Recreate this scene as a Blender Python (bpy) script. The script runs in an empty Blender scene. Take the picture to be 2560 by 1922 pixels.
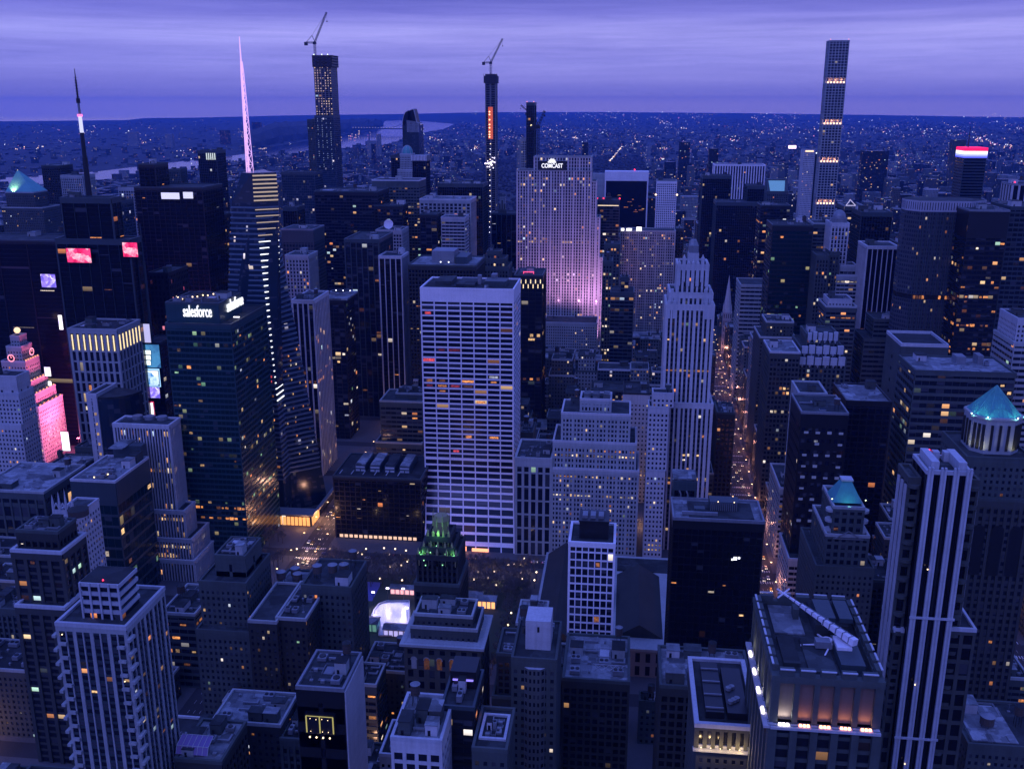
import bpy, math, random
from math import sin, cos, tan, atan2, pi, radians, sqrt
from mathutils import Vector
rnd = random.Random(11)
SC = bpy.context.scene
COL = SC.collection

# ------------------------------------------------------------------ camera
FPX, YAW, PITCH, EYE = 2450.0, radians(6.63), radians(15.95), 321.0
cd = bpy.data.cameras.new("camera")
cd.sensor_width = 36.0
cd.lens = 36.0 * FPX / 2560.0
cd.clip_start, cd.clip_end = 1.0, 150000.0
cam = bpy.data.objects.new("camera", cd)
COL.objects.link(cam)
cam.location = (0, 0, EYE)
cam.rotation_euler = (pi / 2 - PITCH, 0, YAW)
SC.camera = cam

# ------------------------------------------------------------------ view, sky, sun
SC.view_settings.view_transform = 'Standard'
SC.view_settings.look = 'None'
SC.view_settings.exposure = 0.0
SC.view_settings.gamma = 1.0
SC.cycles.max_bounces = 4
SC.cycles.diffuse_bounces = 2
SC.cycles.glossy_bounces = 2
SC.cycles.volume_bounces = 0
SC.cycles.use_denoising = True
SC.cycles.sample_clamp_indirect = 3.0
SC.cycles.caustics_reflective = False
SC.cycles.caustics_refractive = False

SUN_EL, SUN_AZ = radians(36), radians(205)      # soft western dusk light from behind the left shoulder
wd = bpy.data.worlds.new("World")
SC.world = wd
wd.use_nodes = True
nt = wd.node_tree
for n in list(nt.nodes):
    nt.nodes.remove(n)
def N(nt, t, **k):
    n = nt.nodes.new(t)
    for a, v in k.items():
        if a == 'ins':
            for i, x in v.items():
                n.inputs[i].default_value = x
        else:
            setattr(n, a, v)
    return n
def ramp(nt, stops, fac, interp='LINEAR'):
    r = N(nt, 'ShaderNodeValToRGB')
    r.color_ramp.interpolation = interp
    e = r.color_ramp.elements
    while len(e) < len(stops):
        e.new(0.5)
    for x, (p, c) in zip(e, stops):
        x.position = p
        x.color = c if len(c) == 4 else (*c, 1)
    nt.links.new(fac, r.inputs[0])
    return r.outputs[0]
def mathn(nt, op, a, b=None, clamp=False):
    n = N(nt, 'ShaderNodeMath', operation=op, use_clamp=clamp)
    for i, x in enumerate((a, b)):
        if x is None:
            continue
        if isinstance(x, (int, float)):
            n.inputs[i].default_value = x
        else:
            nt.links.new(x, n.inputs[i])
    return n.outputs[0]
def mixc(nt, fac, a, b, mode='MIX'):
    n = N(nt, 'ShaderNodeMix', data_type='RGBA', blend_type=mode)
    for i, x in ((0, fac), (6, a), (7, b)):
        if isinstance(x, (int, float)):
            n.inputs[i].default_value = x
        elif isinstance(x, tuple):
            n.inputs[i].default_value = x if len(x) == 4 else (*x, 1)
        else:
            nt.links.new(x, n.inputs[i])
    return n.outputs[2]

tc = N(nt, 'ShaderNodeTexCoord')
sep = N(nt, 'ShaderNodeSeparateXYZ')
nt.links.new(tc.outputs['Generated'], sep.inputs[0])
z = sep.outputs[2]
low = ramp(nt, [(0.0, (.44, .37, .78)), (.05, (.37, .325, .77)), (.12, (.265, .25, .73)), (.40, (.33, .32, .86)), (.62, (.42, .40, .95)), (.80, (.23, .225, .74)), (1.0, (.105, .115, .52))],
           mathn(nt, 'MULTIPLY', z, 9.6, True))
hi = ramp(nt, [(0.0, (.15, .16, .68)), (.3, (.16, .235, 1.0)), (1.0, (.17, .27, 1.22))], z)
sky = mixc(nt, mathn(nt, 'MULTIPLY', mathn(nt, 'SUBTRACT', z, .10), 8.0, True), low, hi)
# long flat cloud bands
mp = N(nt, 'ShaderNodeMapping')
mp.inputs['Scale'].default_value = (2.2, 2.2, 75)
mp.inputs['Rotation'].default_value = (radians(-.5), radians(.6), 0)
nt.links.new(tc.outputs['Generated'], mp.inputs[0])
nz = N(nt, 'ShaderNodeTexNoise', ins={'Scale': 1.0, 'Detail': 7.0, 'Roughness': .58, 'Distortion': .35})
nt.links.new(mp.outputs[0], nz.inputs['Vector'])
band = ramp(nt, [(.30, (.74, .75, .86)), (.45, (.92, .92, .96)), (.58, (1.05, 1.05, 1.03)), (.72, (1.20, 1.17, 1.08))], nz.outputs[0])
mp2 = N(nt, 'ShaderNodeMapping')
mp2.inputs['Scale'].default_value = (9, 9, 190)
mp2.inputs['Rotation'].default_value = (radians(.4), radians(-.5), 0)
nt.links.new(tc.outputs['Generated'], mp2.inputs[0])
nz2 = N(nt, 'ShaderNodeTexNoise', ins={'Scale': 1.0, 'Detail': 9.0, 'Roughness': .68, 'Distortion': .8})
nt.links.new(mp2.outputs[0], nz2.inputs['Vector'])
band = mixc(nt, 1.0, band, ramp(nt, [(.30, (.86, .87, .92)), (.5, (.98, .98, .99)), (.68, (1.10, 1.08, 1.04))], nz2.outputs[0]), 'MULTIPLY')
fade = mathn(nt, 'MULTIPLY', mathn(nt, 'SUBTRACT', z, .004), 30.0, True)
sky = mixc(nt, 1.0, sky, mixc(nt, fade, (1, 1, 1), band), 'MULTIPLY')
# the western side (left) a little deeper and bluer
az = mathn(nt, 'MULTIPLY', mathn(nt, 'ADD', sep.outputs[0], .78), 1.5, True)
sky = mixc(nt, 1.0, sky, ramp(nt, [(0, (.72, .78, .93)), (.5, (.92, .94, 1)), (1, (1, 1, 1))], az), 'MULTIPLY')
st = N(nt, 'ShaderNodeTexSky', sky_type='NISHITA', sun_disc=False, sun_elevation=radians(2), sun_rotation=SUN_AZ)
nis = mixc(nt, 1.0, st.outputs[0], (.004, .006, .030), 'MULTIPLY')
sky = mixc(nt, 1.0, sky, nis, 'ADD')
bg = N(nt, 'ShaderNodeBackground', ins={'Strength': 1.0})
nt.links.new(sky, bg.inputs[0])
wo = N(nt, 'ShaderNodeOutputWorld')
nt.links.new(bg.outputs[0], wo.inputs[0])

ld = bpy.data.lights.new("sun", 'SUN')
ld.energy = 0.75
ld.angle = radians(40)
ld.color = (.27, .29, 1.0)
sun = bpy.data.objects.new("sun", ld)
COL.objects.link(sun)
_d = Vector((sin(SUN_AZ) * cos(SUN_EL), cos(SUN_AZ) * cos(SUN_EL), sin(SUN_EL)))
sun.rotation_euler = _d.to_track_quat('Z', 'Y').to_euler()
sun.location = (-300, -300, 900)

# ------------------------------------------------------------------ pixel <-> place
_cy, _sy, _cp, _sp = cos(YAW), sin(YAW), cos(PITCH), sin(PITCH)
def ray(px, py):
    a, b = (px - 1280) / FPX, (961 - py) / FPX
    yr, zz = _cp + b * _sp, -_sp + b * _cp
    return (a * _cy - yr * _sy, a * _sy + yr * _cy, zz)
def at(px, py, Y):
    d = ray(px, py)
    t = Y / d[1]
    return Vector((d[0] * t, Y, EYE + d[2] * t))
def atz(px, py, z=0.0):
    d = ray(px, py)
    t = (z - EYE) / d[2]
    return Vector((d[0] * t, d[1] * t, z))
def proj(x, y, z):
    dz = z - EYE
    xr, yr = x * _cy + y * _sy, -x * _sy + y * _cy
    zc = yr * _cp - dz * _sp
    if zc < 1:
        return (0, 9e9)
    return 1280 + FPX * xr / zc, 961 - FPX * (yr * _sp + dz * _cp) / zc

# ------------------------------------------------------------------ mesh builder
class MB:
    def __init__(s):
        s.v, s.f, s.uv, s.m = [], [], [], []
    def quad(s, a, b, c, d, m=0, uv=None):
        i = len(s.v)
        s.v += [a, b, c, d]
        s.f.append((i, i + 1, i + 2, i + 3))
        s.uv += uv or [(0, 0), (1, 0), (1, 1), (0, 1)]
        s.m.append(m)
    def poly(s, pts, m=0):
        i = len(s.v)
        s.v += [tuple(p) for p in pts]
        s.f.append(tuple(range(i, i + len(pts))))
        s.uv += [(0, 0)] * len(pts)
        s.m.append(m)
    def box(s, x0, x1, y0, y1, z0, z1, m=0, bottom=False, uvm=None):
        q = s.quad
        def U(w, h):
            if not uvm:
                return None
            a, b = max(1, round(w / uvm[0])), max(1, round(h / uvm[1]))
            o = rnd.randrange(0, 60)
            return [(o, 0), (o + a, 0), (o + a, b), (o, b)]
        q((x0, y0, z0), (x1, y0, z0), (x1, y0, z1), (x0, y0, z1), m, U(x1 - x0, z1 - z0))
        q((x1, y0, z0), (x1, y1, z0), (x1, y1, z1), (x1, y0, z1), m, U(y1 - y0, z1 - z0))
        q((x1, y1, z0), (x0, y1, z0), (x0, y1, z1), (x1, y1, z1), m, U(x1 - x0, z1 - z0))
        q((x0, y1, z0), (x0, y0, z0), (x0, y0, z1), (x0, y1, z1), m, U(y1 - y0, z1 - z0))
        q((x0, y0, z1), (x1, y0, z1), (x1, y1, z1), (x0, y1, z1), m)
        if bottom:
            q((x0, y1, z0), (x1, y1, z0), (x1, y0, z0), (x0, y0, z0), m)
    def prism(s, P, z0, z1, m=0, cap=None, uvm=None, top=None):
        """vertical walls round the polygon P (counter-clockwise); top = another polygon for tapering"""
        T = top or P
        n = len(P)
        u = 0
        for i in range(n):
            j = (i + 1) % n
            w = sqrt((P[j][0] - P[i][0]) ** 2 + (P[j][1] - P[i][1]) ** 2)
            uv = None
            if uvm:
                a, b = max(1, round(w / uvm[0])), max(1, round((z1 - z0) / uvm[1]))
                uv = [(u, 0), (u + a, 0), (u + a, b), (u, b)]
                u += a + 3
            s.quad((*P[i], z0), (*P[j], z0), (*T[j], z1), (*T[i], z1), m, uv)
        if cap is not None:
            s.poly([(*p, z1) for p in T], cap)
    def cone(s, x, y, z0, z1, r0, r1, n=12, m=0, cap=True, ph=0.0):
        P = [(x + r0 * cos(2 * pi * k / n + ph), y + r0 * sin(2 * pi * k / n + ph)) for k in range(n)]
        T = [(x + r1 * cos(2 * pi * k / n + ph), y + r1 * sin(2 * pi * k / n + ph)) for k in range(n)]
        s.prism(P, z0, z1, m, m if cap and r1 > .01 else None, top=T)
    def bar(s, p, q, r, m=0, n=4, r2=None):
        p, q = Vector(p), Vector(q)
        d = (q - p)
        if d.length < 1e-6:
            return
        d.normalize()
        a = d.orthogonal().normalized()
        b = d.cross(a)
        r2 = r if r2 is None else r2
        A = [p + (a * cos(2 * pi * k / n) + b * sin(2 * pi * k / n)) * r for k in range(n)]
        B = [q + (a * cos(2 * pi * k / n) + b * sin(2 * pi * k / n)) * r2 for k in range(n)]
        for k in range(n):
            j = (k + 1) % n
            s.quad(tuple(A[k]), tuple(A[j]), tuple(B[j]), tuple(B[k]), m)
        s.poly(A[::-1], m)
        s.poly(B, m)
    def dome(s, x, y, z, r, h, n=14, k=6, m=0):
        pr = [(r * cos(pi / 2 * i / k), z + h * sin(pi / 2 * i / k)) for i in range(k + 1)]
        for i in range(k):
            s.cone(x, y, pr[i][1], pr[i + 1][1], pr[i][0], max(pr[i + 1][0], .02), n, m, False)
    def ball(s, x, y, z, r, n=8, k=6, m=0):
        for i in range(k):
            a, b = -pi / 2 + pi * i / k, -pi / 2 + pi * (i + 1) / k
            s.cone(x, y, z + r * sin(a), z + r * sin(b), max(r * cos(a), .001), max(r * cos(b), .001), n, m, False)
    def mesh(s, name, mats, org=(0, 0, 0)):
        me = bpy.data.meshes.new(name)
        ox, oy, oz = org
        me.from_pydata([(a - ox, b - oy, c - oz) for a, b, c in s.v], [], s.f)
        for m in mats:
            me.materials.append(m)
        if len(mats) > 1:
            me.polygons.foreach_set('material_index', s.m)
        ul = me.uv_layers.new(name="UVMap")
        ul.data.foreach_set('uv', [c for t in s.uv for c in t])
        me.update()
        return me

def worldloc(o):
    v = Vector(o.location)
    while o.parent:
        o = o.parent
        v += o.location
    return v
def tag(o, label=None, cat=None, group=None, kind=None):
    for k, v in (('label', label), ('category', cat), ('group', group), ('kind', kind)):
        if v:
            o[k] = v
    return o
def empty(name, loc, label=None, cat=None, group=None):
    o = bpy.data.objects.new(name, None)
    o.empty_display_size = 2
    COL.objects.link(o)
    o.location = loc
    return tag(o, label, cat, group)
def part(name, mb, mats, parent=None, org=None, label=None, kind=None):
    """one mesh object; vertices given in world metres"""
    if not isinstance(mats, (list, tuple)):
        mats = [mats]
    if parent is not None:
        w = worldloc(parent)
        loc = Vector(org) - w if org else Vector((0, 0, 0))
        o = bpy.data.objects.new(name, mb.mesh(name, mats, tuple(w + loc)))
        COL.objects.link(o)
        o.parent = parent
        o.location = loc
    else:
        org = org or (0, 0, 0)
        o = bpy.data.objects.new(name, mb.mesh(name, mats, org))
        COL.objects.link(o)
        o.location = org
    if label:
        o['label'] = label
    if kind:
        o['kind'] = kind
    return o
def copy_tree(o, parent=None):
    c = o.copy()
    COL.objects.link(c)
    c.parent = parent
    for ch in [x for x in KIDS.get(o.name, ())]:
        copy_tree(ch, c)
    return c
KIDS = {}
def keep(o):
    """remember the children of a prototype so copies need no scene search"""
    KIDS[o.name] = list(o.children)
    for c in o.children:
        keep(c)
    return o

# ------------------------------------------------------------------ materials
def newmat(name):
    m = bpy.data.materials.new(name)
    m.use_nodes = True
    t = m.node_tree
    b = t.nodes['Principled BSDF']
    return m, t, b
def wallmat(name, col, rough=.75, var=.22, metal=0.0, streak=.22, sheets=False):
    m, t, b = newmat(name)
    tc = N(t, 'ShaderNodeTexCoord')
    oi = N(t, 'ShaderNodeObjectInfo')
    n1 = N(t, 'ShaderNodeTexNoise', ins={'Scale': .06, 'Detail': 5.0, 'Roughness': .6})
    t.links.new(tc.outputs['Object'], n1.inputs['Vector'])
    mp = N(t, 'ShaderNodeMapping')
    mp.inputs['Scale'].default_value = (.9, .9, .03)
    t.links.new(tc.outputs['Object'], mp.inputs[0])
    n2 = N(t, 'ShaderNodeTexNoise', ins={'Scale': 1.0, 'Detail': 3.0})
    t.links.new(mp.outputs[0], n2.inputs['Vector'])
    n3 = N(t, 'ShaderNodeTexNoise', ins={'Scale': 1.3, 'Detail': 2.0})
    t.links.new(tc.outputs['Object'], n3.inputs['Vector'])
    f = mathn(t, 'ADD', mathn(t, 'MULTIPLY', mathn(t, 'SUBTRACT', n1.outputs[0], .5), var * 2.2), 1.0)
    f = mathn(t, 'ADD', f, mathn(t, 'MULTIPLY', mathn(t, 'SUBTRACT', n2.outputs[0], .5), streak * 2))
    f = mathn(t, 'ADD', f, mathn(t, 'MULTIPLY', mathn(t, 'SUBTRACT', n3.outputs[0], .5), .25))
    f = mathn(t, 'ADD', f, mathn(t, 'MULTIPLY', mathn(t, 'SUBTRACT', oi.outputs['Random'], .5), .16))
    mq = N(t, 'ShaderNodeMapping')
    mq.inputs['Scale'].default_value = (.015, .015, .22)
    t.links.new(tc.outputs['Object'], mq.inputs[0])
    n4 = N(t, 'ShaderNodeTexNoise', ins={'Scale': 1.0, 'Detail': 3.0, 'Roughness': .7})
    t.links.new(mq.outputs[0], n4.inputs['Vector'])
    f = mathn(t, 'ADD', f, mathn(t, 'MULTIPLY', mathn(t, 'SUBTRACT', n4.outputs[0], .5), var * 1.6))
    if sheets:
        for scl, amt in ((.11, .55), (.35, .3)):
            vz = N(t, 'ShaderNodeTexVoronoi', distance='CHEBYCHEV', ins={'Scale': scl})
            t.links.new(tc.outputs['Object'], vz.inputs['Vector'])
            sv = N(t, 'ShaderNodeSeparateColor')
            t.links.new(vz.outputs['Color'], sv.inputs[0])
            f = mathn(t, 'MULTIPLY', f, mathn(t, 'ADD', mathn(t, 'MULTIPLY', mathn(t, 'SUBTRACT', sv.outputs[0], .5), amt * 2), 1.0))
    f = mathn(t, 'MAXIMUM', f, .12)
    mx = N(t, 'ShaderNodeVectorMath', operation='SCALE')
    mx.inputs[0].default_value = col
    t.links.new(f, mx.inputs['Scale'])
    t.links.new(mx.outputs[0], b.inputs['Base Color'])
    b.inputs['Roughness'].default_value = rough
    b.inputs['Metallic'].default_value = metal
    return m
PAL = {'warm': [(0, (1, .30, .10)), (.30, (1, .52, .22)), (.6, (1, .72, .42)), (.8, (.95, .85, .8)), (.9, (.6, .75, 1)), (1, (.5, .85, .6))],
       'orange': [(0, (1, .25, .06)), (.6, (1, .42, .14)), (1, (1, .62, .32))],
       'green': [(0, (.35, .9, .55)), (.4, (.85, .8, .4)), (.75, (1, .6, .28)), (1, (.5, .85, 1))],
       'cool': [(0, (.6, .62, 1)), (.5, (.8, .75, 1)), (.8, (1, .7, .5)), (1, (1, .85, .75))],
       'pink': [(0, (1, .12, .30)), (.5, (1, .35, .45)), (1, (.7, .55, 1))]}
def glassmat(name, tint=(.010, .012, .020), lit=.02, pal='warm', amp=.9, rough=.16, blind=.25, wall=None, win=(.55, .55), spec=.35, rowlit=.5):
    """window cells from the UV map (one unit = one bay by one floor); a few cells lit, some with pale blinds.
    With wall=(r,g,b) the cells are windows of size win set in a wall."""
    m, t, b = newmat(name)
    uv = N(t, 'ShaderNodeUVMap', uv_map='UVMap')
    oi = N(t, 'ShaderNodeObjectInfo')
    fl = N(t, 'ShaderNodeVectorMath', operation='FLOOR')
    fr = N(t, 'ShaderNodeVectorMath', operation='FRACTION')
    t.links.new(uv.outputs[0], fl.inputs[0])
    t.links.new(uv.outputs[0], fr.inputs[0])
    wn = N(t, 'ShaderNodeTexWhiteNoise', noise_dimensions='4D')
    t.links.new(fl.outputs[0], wn.inputs['Vector'])
    t.links.new(oi.outputs['Random'], wn.inputs['W'])
    sf = N(t, 'ShaderNodeSeparateXYZ')
    t.links.new(fl.outputs[0], sf.inputs[0])
    wr = N(t, 'ShaderNodeTexWhiteNoise', noise_dimensions='2D')
    cb = N(t, 'ShaderNodeCombineXYZ')
    t.links.new(sf.outputs[1], cb.inputs[0])
    t.links.new(oi.outputs['Random'], cb.inputs[1])
    t.links.new(cb.outputs[0], wr.inputs['Vector'])
    sc = N(t, 'ShaderNodeSeparateColor')
    t.links.new(wn.outputs['Color'], sc.inputs[0])
    # probability of light: sparse everywhere, dense on a few busy floors
    busy = mathn(t, 'MULTIPLY', mathn(t, 'GREATER_THAN', wr.outputs[0], .93), rowlit)
    p = mathn(t, 'ADD', busy, lit)
    on = mathn(t, 'LESS_THAN', wn.outputs[0], p)
    bright = mathn(t, 'MULTIPLY', mathn(t, 'POWER', sc.outputs[1], 3.4), amp * 1.7)
    hue = ramp(t, PAL[pal], sc.outputs[2])
    # window mask
    sx = N(t, 'ShaderNodeSeparateXYZ')
    t.links.new(fr.outputs[0], sx.inputs[0])
    # interior: brighter near the ceiling of each storey
    inn = mathn(t, 'ADD', mathn(t, 'MULTIPLY', sx.outputs[1], .7), .45)
    em = mathn(t, 'MULTIPLY', mathn(t, 'MULTIPLY', on, bright), inn)
    bl = mathn(t, 'MULTIPLY', mathn(t, 'GREATER_THAN', sc.outputs[0], 1 - blind), mathn(t, 'GREATER_THAN', sx.outputs[1], sc.outputs[1]))
    base = mixc(t, mathn(t, 'MULTIPLY', bl, .55), tint, (.09, .095, .11))
    if wall:
        ax = mathn(t, 'LESS_THAN', mathn(t, 'ABSOLUTE', mathn(t, 'SUBTRACT', sx.outputs[0], .5)), win[0] / 2)
        ay = mathn(t, 'LESS_THAN', mathn(t, 'ABSOLUTE', mathn(t, 'SUBTRACT', sx.outputs[1], .5)), win[1] / 2)
        mask = mathn(t, 'MULTIPLY', ax, ay)
        em = mathn(t, 'MULTIPLY', em, mask)
        tc = N(t, 'ShaderNodeTexCoord')
        n1 = N(t, 'ShaderNodeTexNoise', ins={'Scale': .07, 'Detail': 5.0, 'Roughness': .6})
        t.links.new(tc.outputs['Object'], n1.inputs['Vector'])
        f = mathn(t, 'ADD', mathn(t, 'MULTIPLY', mathn(t, 'SUBTRACT', n1.outputs[0], .5), .6), 1.0)
        f = mathn(t, 'ADD', f, mathn(t, 'MULTIPLY', mathn(t, 'SUBTRACT', oi.outputs['Random'], .5), .5))
        wv = N(t, 'ShaderNodeVectorMath', operation='SCALE')
        wv.inputs[0].default_value = wall
        t.links.new(f, wv.inputs['Scale'])
        base = mixc(t, mask, wv.outputs[0], base)
        rg = mathn(t, 'SUBTRACT', .8, mathn(t, 'MULTIPLY', mask, .8 - rough))
        t.links.new(rg, b.inputs['Roughness'])
    else:
        b.inputs['Roughness'].default_value = rough
    b.inputs['Specular IOR Level'].default_value = spec
    t.links.new(base, b.inputs['Base Color'])
    t.links.new(hue, b.inputs['Emission Color'])
    t.links.new(em, b.inputs['Emission Strength'])
    m.cycles.emission_sampling = 'NONE'
    return m
def plain(name, col, rough=.6, metal=0.0):
    m, t, b = newmat(name)
    b.inputs['Base Color'].default_value = (*col, 1)
    b.inputs['Roughness'].default_value = rough
    b.inputs['Metallic'].default_value = metal
    return m
def glow(name, col, s, sample=False):
    m, t, b = newmat(name)
    b.inputs['Base Color'].default_value = (*[c * .3 for c in col], 1)
    b.inputs['Emission Color'].default_value = (*col, 1)
    b.inputs['Emission Strength'].default_value = s
    if not sample:
        m.cycles.emission_sampling = 'NONE'
    return m
def litmat(name, col, s):
    """a lit window: a warm room seen through the pane, uneven across it"""
    m, t, b = newmat(name)
    tc = N(t, 'ShaderNodeTexCoord')
    oi = N(t, 'ShaderNodeObjectInfo')
    ad = N(t, 'ShaderNodeVectorMath', operation='ADD')
    t.links.new(tc.outputs['Object'], ad.inputs[0])
    t.links.new(oi.outputs['Location'], ad.inputs[1])
    nz = N(t, 'ShaderNodeTexNoise', ins={'Scale': .9, 'Detail': 3.0})
    t.links.new(ad.outputs[0], nz.inputs['Vector'])
    e = mathn(t, 'MULTIPLY', mathn(t, 'POWER', mathn(t, 'MULTIPLY', nz.outputs[0], 2.0), 1.8), s)
    e = mathn(t, 'MULTIPLY', e, mathn(t, 'ADD', mathn(t, 'MULTIPLY', mathn(t, 'POWER', oi.outputs['Random'], 2.0), 2.0), .12))
    b.inputs['Base Color'].default_value = (.04, .03, .03, 1)
    b.inputs['Roughness'].default_value = .2
    b.inputs['Emission Color'].default_value = (*col, 1)
    t.links.new(e, b.inputs['Emission Strength'])
    m.cycles.emission_sampling = 'NONE'
    return m
def screenmat(name, cols, s, scale=.25, seed=0.0):
    """a video screen: blocks of moving-picture colour"""
    m, t, b = newmat(name)
    tc = N(t, 'ShaderNodeTexCoord')
    mp = N(t, 'ShaderNodeMapping')
    mp.inputs['Location'].default_value = (seed, seed * .7, seed * 1.3)
    t.links.new(tc.outputs['Object'], mp.inputs[0])
    vz = N(t, 'ShaderNodeTexVoronoi', ins={'Scale': scale})
    t.links.new(mp.outputs[0], vz.inputs['Vector'])
    nz = N(t, 'ShaderNodeTexNoise', ins={'Scale': scale * 3, 'Detail': 2.0})
    t.links.new(mp.outputs[0], nz.inputs['Vector'])
    sc = N(t, 'ShaderNodeSeparateColor')
    t.links.new(vz.outputs['Color'], sc.inputs[0])
    f = mathn(t, 'ADD', mathn(t, 'MULTIPLY', sc.outputs[0], .6), mathn(t, 'MULTIPLY', nz.outputs[0], .4))
    k = len(cols) - 1
    c = ramp(t, [(.15 + .7 * i / k, x) for i, x in enumerate(cols)], f)
    b.inputs['Base Color'].default_value = (.02, .02, .02, 1)
    t.links.new(c, b.inputs['Emission Color'])
    b.inputs['Emission Strength'].default_value = s
    return m

M = {
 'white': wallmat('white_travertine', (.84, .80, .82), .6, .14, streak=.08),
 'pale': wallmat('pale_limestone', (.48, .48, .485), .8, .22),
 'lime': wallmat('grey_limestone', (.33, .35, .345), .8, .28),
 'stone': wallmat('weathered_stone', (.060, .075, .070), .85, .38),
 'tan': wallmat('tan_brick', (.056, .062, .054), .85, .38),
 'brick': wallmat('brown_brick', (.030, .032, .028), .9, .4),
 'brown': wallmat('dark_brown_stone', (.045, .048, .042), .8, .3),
 'black': wallmat('black_metal', (.010, .010, .012), .4, .2),
 'steel': wallmat('blue_grey_metal', (.045, .065, .072), .45, .15, .2),
 'teal': wallmat('teal_spandrel', (.020, .060, .068), .35, .25),
 'green': wallmat('green_copper', (.10, .36, .33), .6, .2),
 'roofw': wallmat('white_roof_membrane', (.17, .185, .19), .8, .4, sheets=True),
 'roofm': wallmat('grey_roof_gravel', (.028, .034, .034), .9, .5, sheets=True),
 'roofd': wallmat('dark_roof_tar', (.017, .020, .020), .9, .6, sheets=True),
 'trim': wallmat('white_coping', (.44, .455, .475), .6, .25),
 'unit': wallmat('galvanised_metal', (.22, .235, .25), .5, .3, .3),
 'tank': wallmat('cedar_tank_wood', (.08, .060, .048), .9, .3),
 'concrete': wallmat('bare_concrete', (.16, .16, .16), .85, .25),
 'net': wallmat('orange_safety_netting', (.05, .040, .034), .9, .3),
}
G = {
 'panel': wallmat('recessed_stone_panel', (.13, .105, .09), .8, .25),
 'dark': glassmat('dark_office_glass', lit=.024, rowlit=.10, amp=.7),
 'office': glassmat('office_glass', lit=.085, rowlit=.4),
 'warm': glassmat('warm_lit_glass', lit=.09, rowlit=.45),
 'cool': glassmat('cool_glass', tint=(.015, .028, .045), lit=.02, pal='cool', rowlit=.25),
 'teal': glassmat('teal_glass', tint=(.003, .020, .024), lit=.035, pal='green', amp=.5, rowlit=.30, blind=.1),
 'home': glassmat('apartment_glass', tint=(.010, .012, .022), lit=.05, rowlit=.0, blind=.45),
 'black': glassmat('black_glass', tint=(.006, .006, .010), lit=.008, rowlit=.10, amp=.55, blind=.05, spec=.3),
 'blank': glassmat('blank_black_glass', tint=(.006, .006, .010), lit=0, rowlit=0, blind=0, spec=.3),
 'pink': glassmat('neon_lit_glass', lit=.10, pal='pink', rowlit=.5),
}
L = {'w': litmat('window_light_warm', (1, .60, .27), .55), 'o': litmat('window_light_orange', (1, .36, .10), .5),
     'p': litmat('window_light_pale', (1, .82, .66), .6), 'g': litmat('window_light_green', (.45, .85, .55), .3),
     'c': litmat('window_light_cool', (.75, .78, 1), .45), 'r': litmat('window_light_red', (1, .10, .12), .5)}

# ------------------------------------------------------------------ building system
def ST(w, g, bay, fl, pw, sw, pd=.45, sd=.25, sp=None, top=0.0, bot=0.0, big=0, bigw=2.0, par=None, roof='roofm', ph=1.1):
    return dict(w=w, g=g, bay=bay, fl=fl, pw=pw, sw=sw, pd=pd, sd=sd, sp=sp or w, top=top, bot=bot, big=big, bigw=bigw, par=par or w, roof=roof, ph=ph)
S = {
 'white':  ST('white', 'dark', 9.4, 3.95, .085, .31, .55, .40, top=9.5, bot=0, par='white', roof='roofd'),
 'pierw':  ST('pale', 'office', 3.0, 3.8, .42, .34, .8, .25, top=3, par='pale'),
 'pierl':  ST('lime', 'office', 3.2, 3.8, .42, .34, .7, .25, top=3),
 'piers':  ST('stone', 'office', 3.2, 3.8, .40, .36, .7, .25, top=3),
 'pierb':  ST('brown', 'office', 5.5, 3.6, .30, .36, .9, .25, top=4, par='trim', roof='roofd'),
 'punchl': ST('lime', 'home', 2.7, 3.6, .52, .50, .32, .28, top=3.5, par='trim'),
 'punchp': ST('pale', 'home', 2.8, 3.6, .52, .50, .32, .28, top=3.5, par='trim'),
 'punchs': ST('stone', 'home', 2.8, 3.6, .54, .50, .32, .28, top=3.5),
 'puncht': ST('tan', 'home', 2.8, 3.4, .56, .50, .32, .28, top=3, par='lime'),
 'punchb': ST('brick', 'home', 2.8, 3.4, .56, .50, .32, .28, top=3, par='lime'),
 'ribbon': ST('stone', 'office', 4.5, 3.9, .05, .46, .20, .35, top=4, par='lime'),
 'ribw':   ST('lime', 'office', 4.5, 3.9, .05, .42, .20, .35, top=4, par='trim'),
 'ribd':   ST('steel', 'warm', 4.5, 3.9, .05, .30, .18, .30, top=3),
 'gridw':  ST('white', 'office', 3.6, 4.2, .17, .17, .50, .42, top=4, par='white', roof='roofm'),
 'gridl':  ST('lime', 'office', 3.4, 3.8, .26, .30, .50, .42, top=3),
 'stripe': ST('pale', 'dark', 2.2, 3.8, .40, .06, .9, .10, 'black', top=3, par='pale'),
 'black':  ST('steel', 'black', 3.0, 3.8, .07, .14, .25, .12, 'black', top=4, roof='roofm', par='steel'),
 'blackr': ST('black', 'office', 4.0, 3.8, .05, .34, .15, .25, top=4, roof='roofm', par='steel'),
 'brownd': ST('brick', 'black', 3.2, 3.8, .30, .34, .5, .25, top=4, par='stone', roof='roofw'),
 'glass':  ST('steel', 'cool', 3.2, 3.9, .07, .16, .20, .12, top=3),
 'darkgl': ST('black', 'dark', 6.0, 3.9, .07, .14, .35, .12, 'black', top=3, par='steel'),
 'teal':   ST('teal', 'teal', 3.2, 4.0, .07, .34, .14, .22, top=3, par='steel', roof='roofd'),
}
FOOT = []          # hero footprints: x0, x1, y0, y1
VIS = []           # px0, px1, lowest visible py, y of the front
BOXES = []         # everything solid, for the occlusion test
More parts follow.
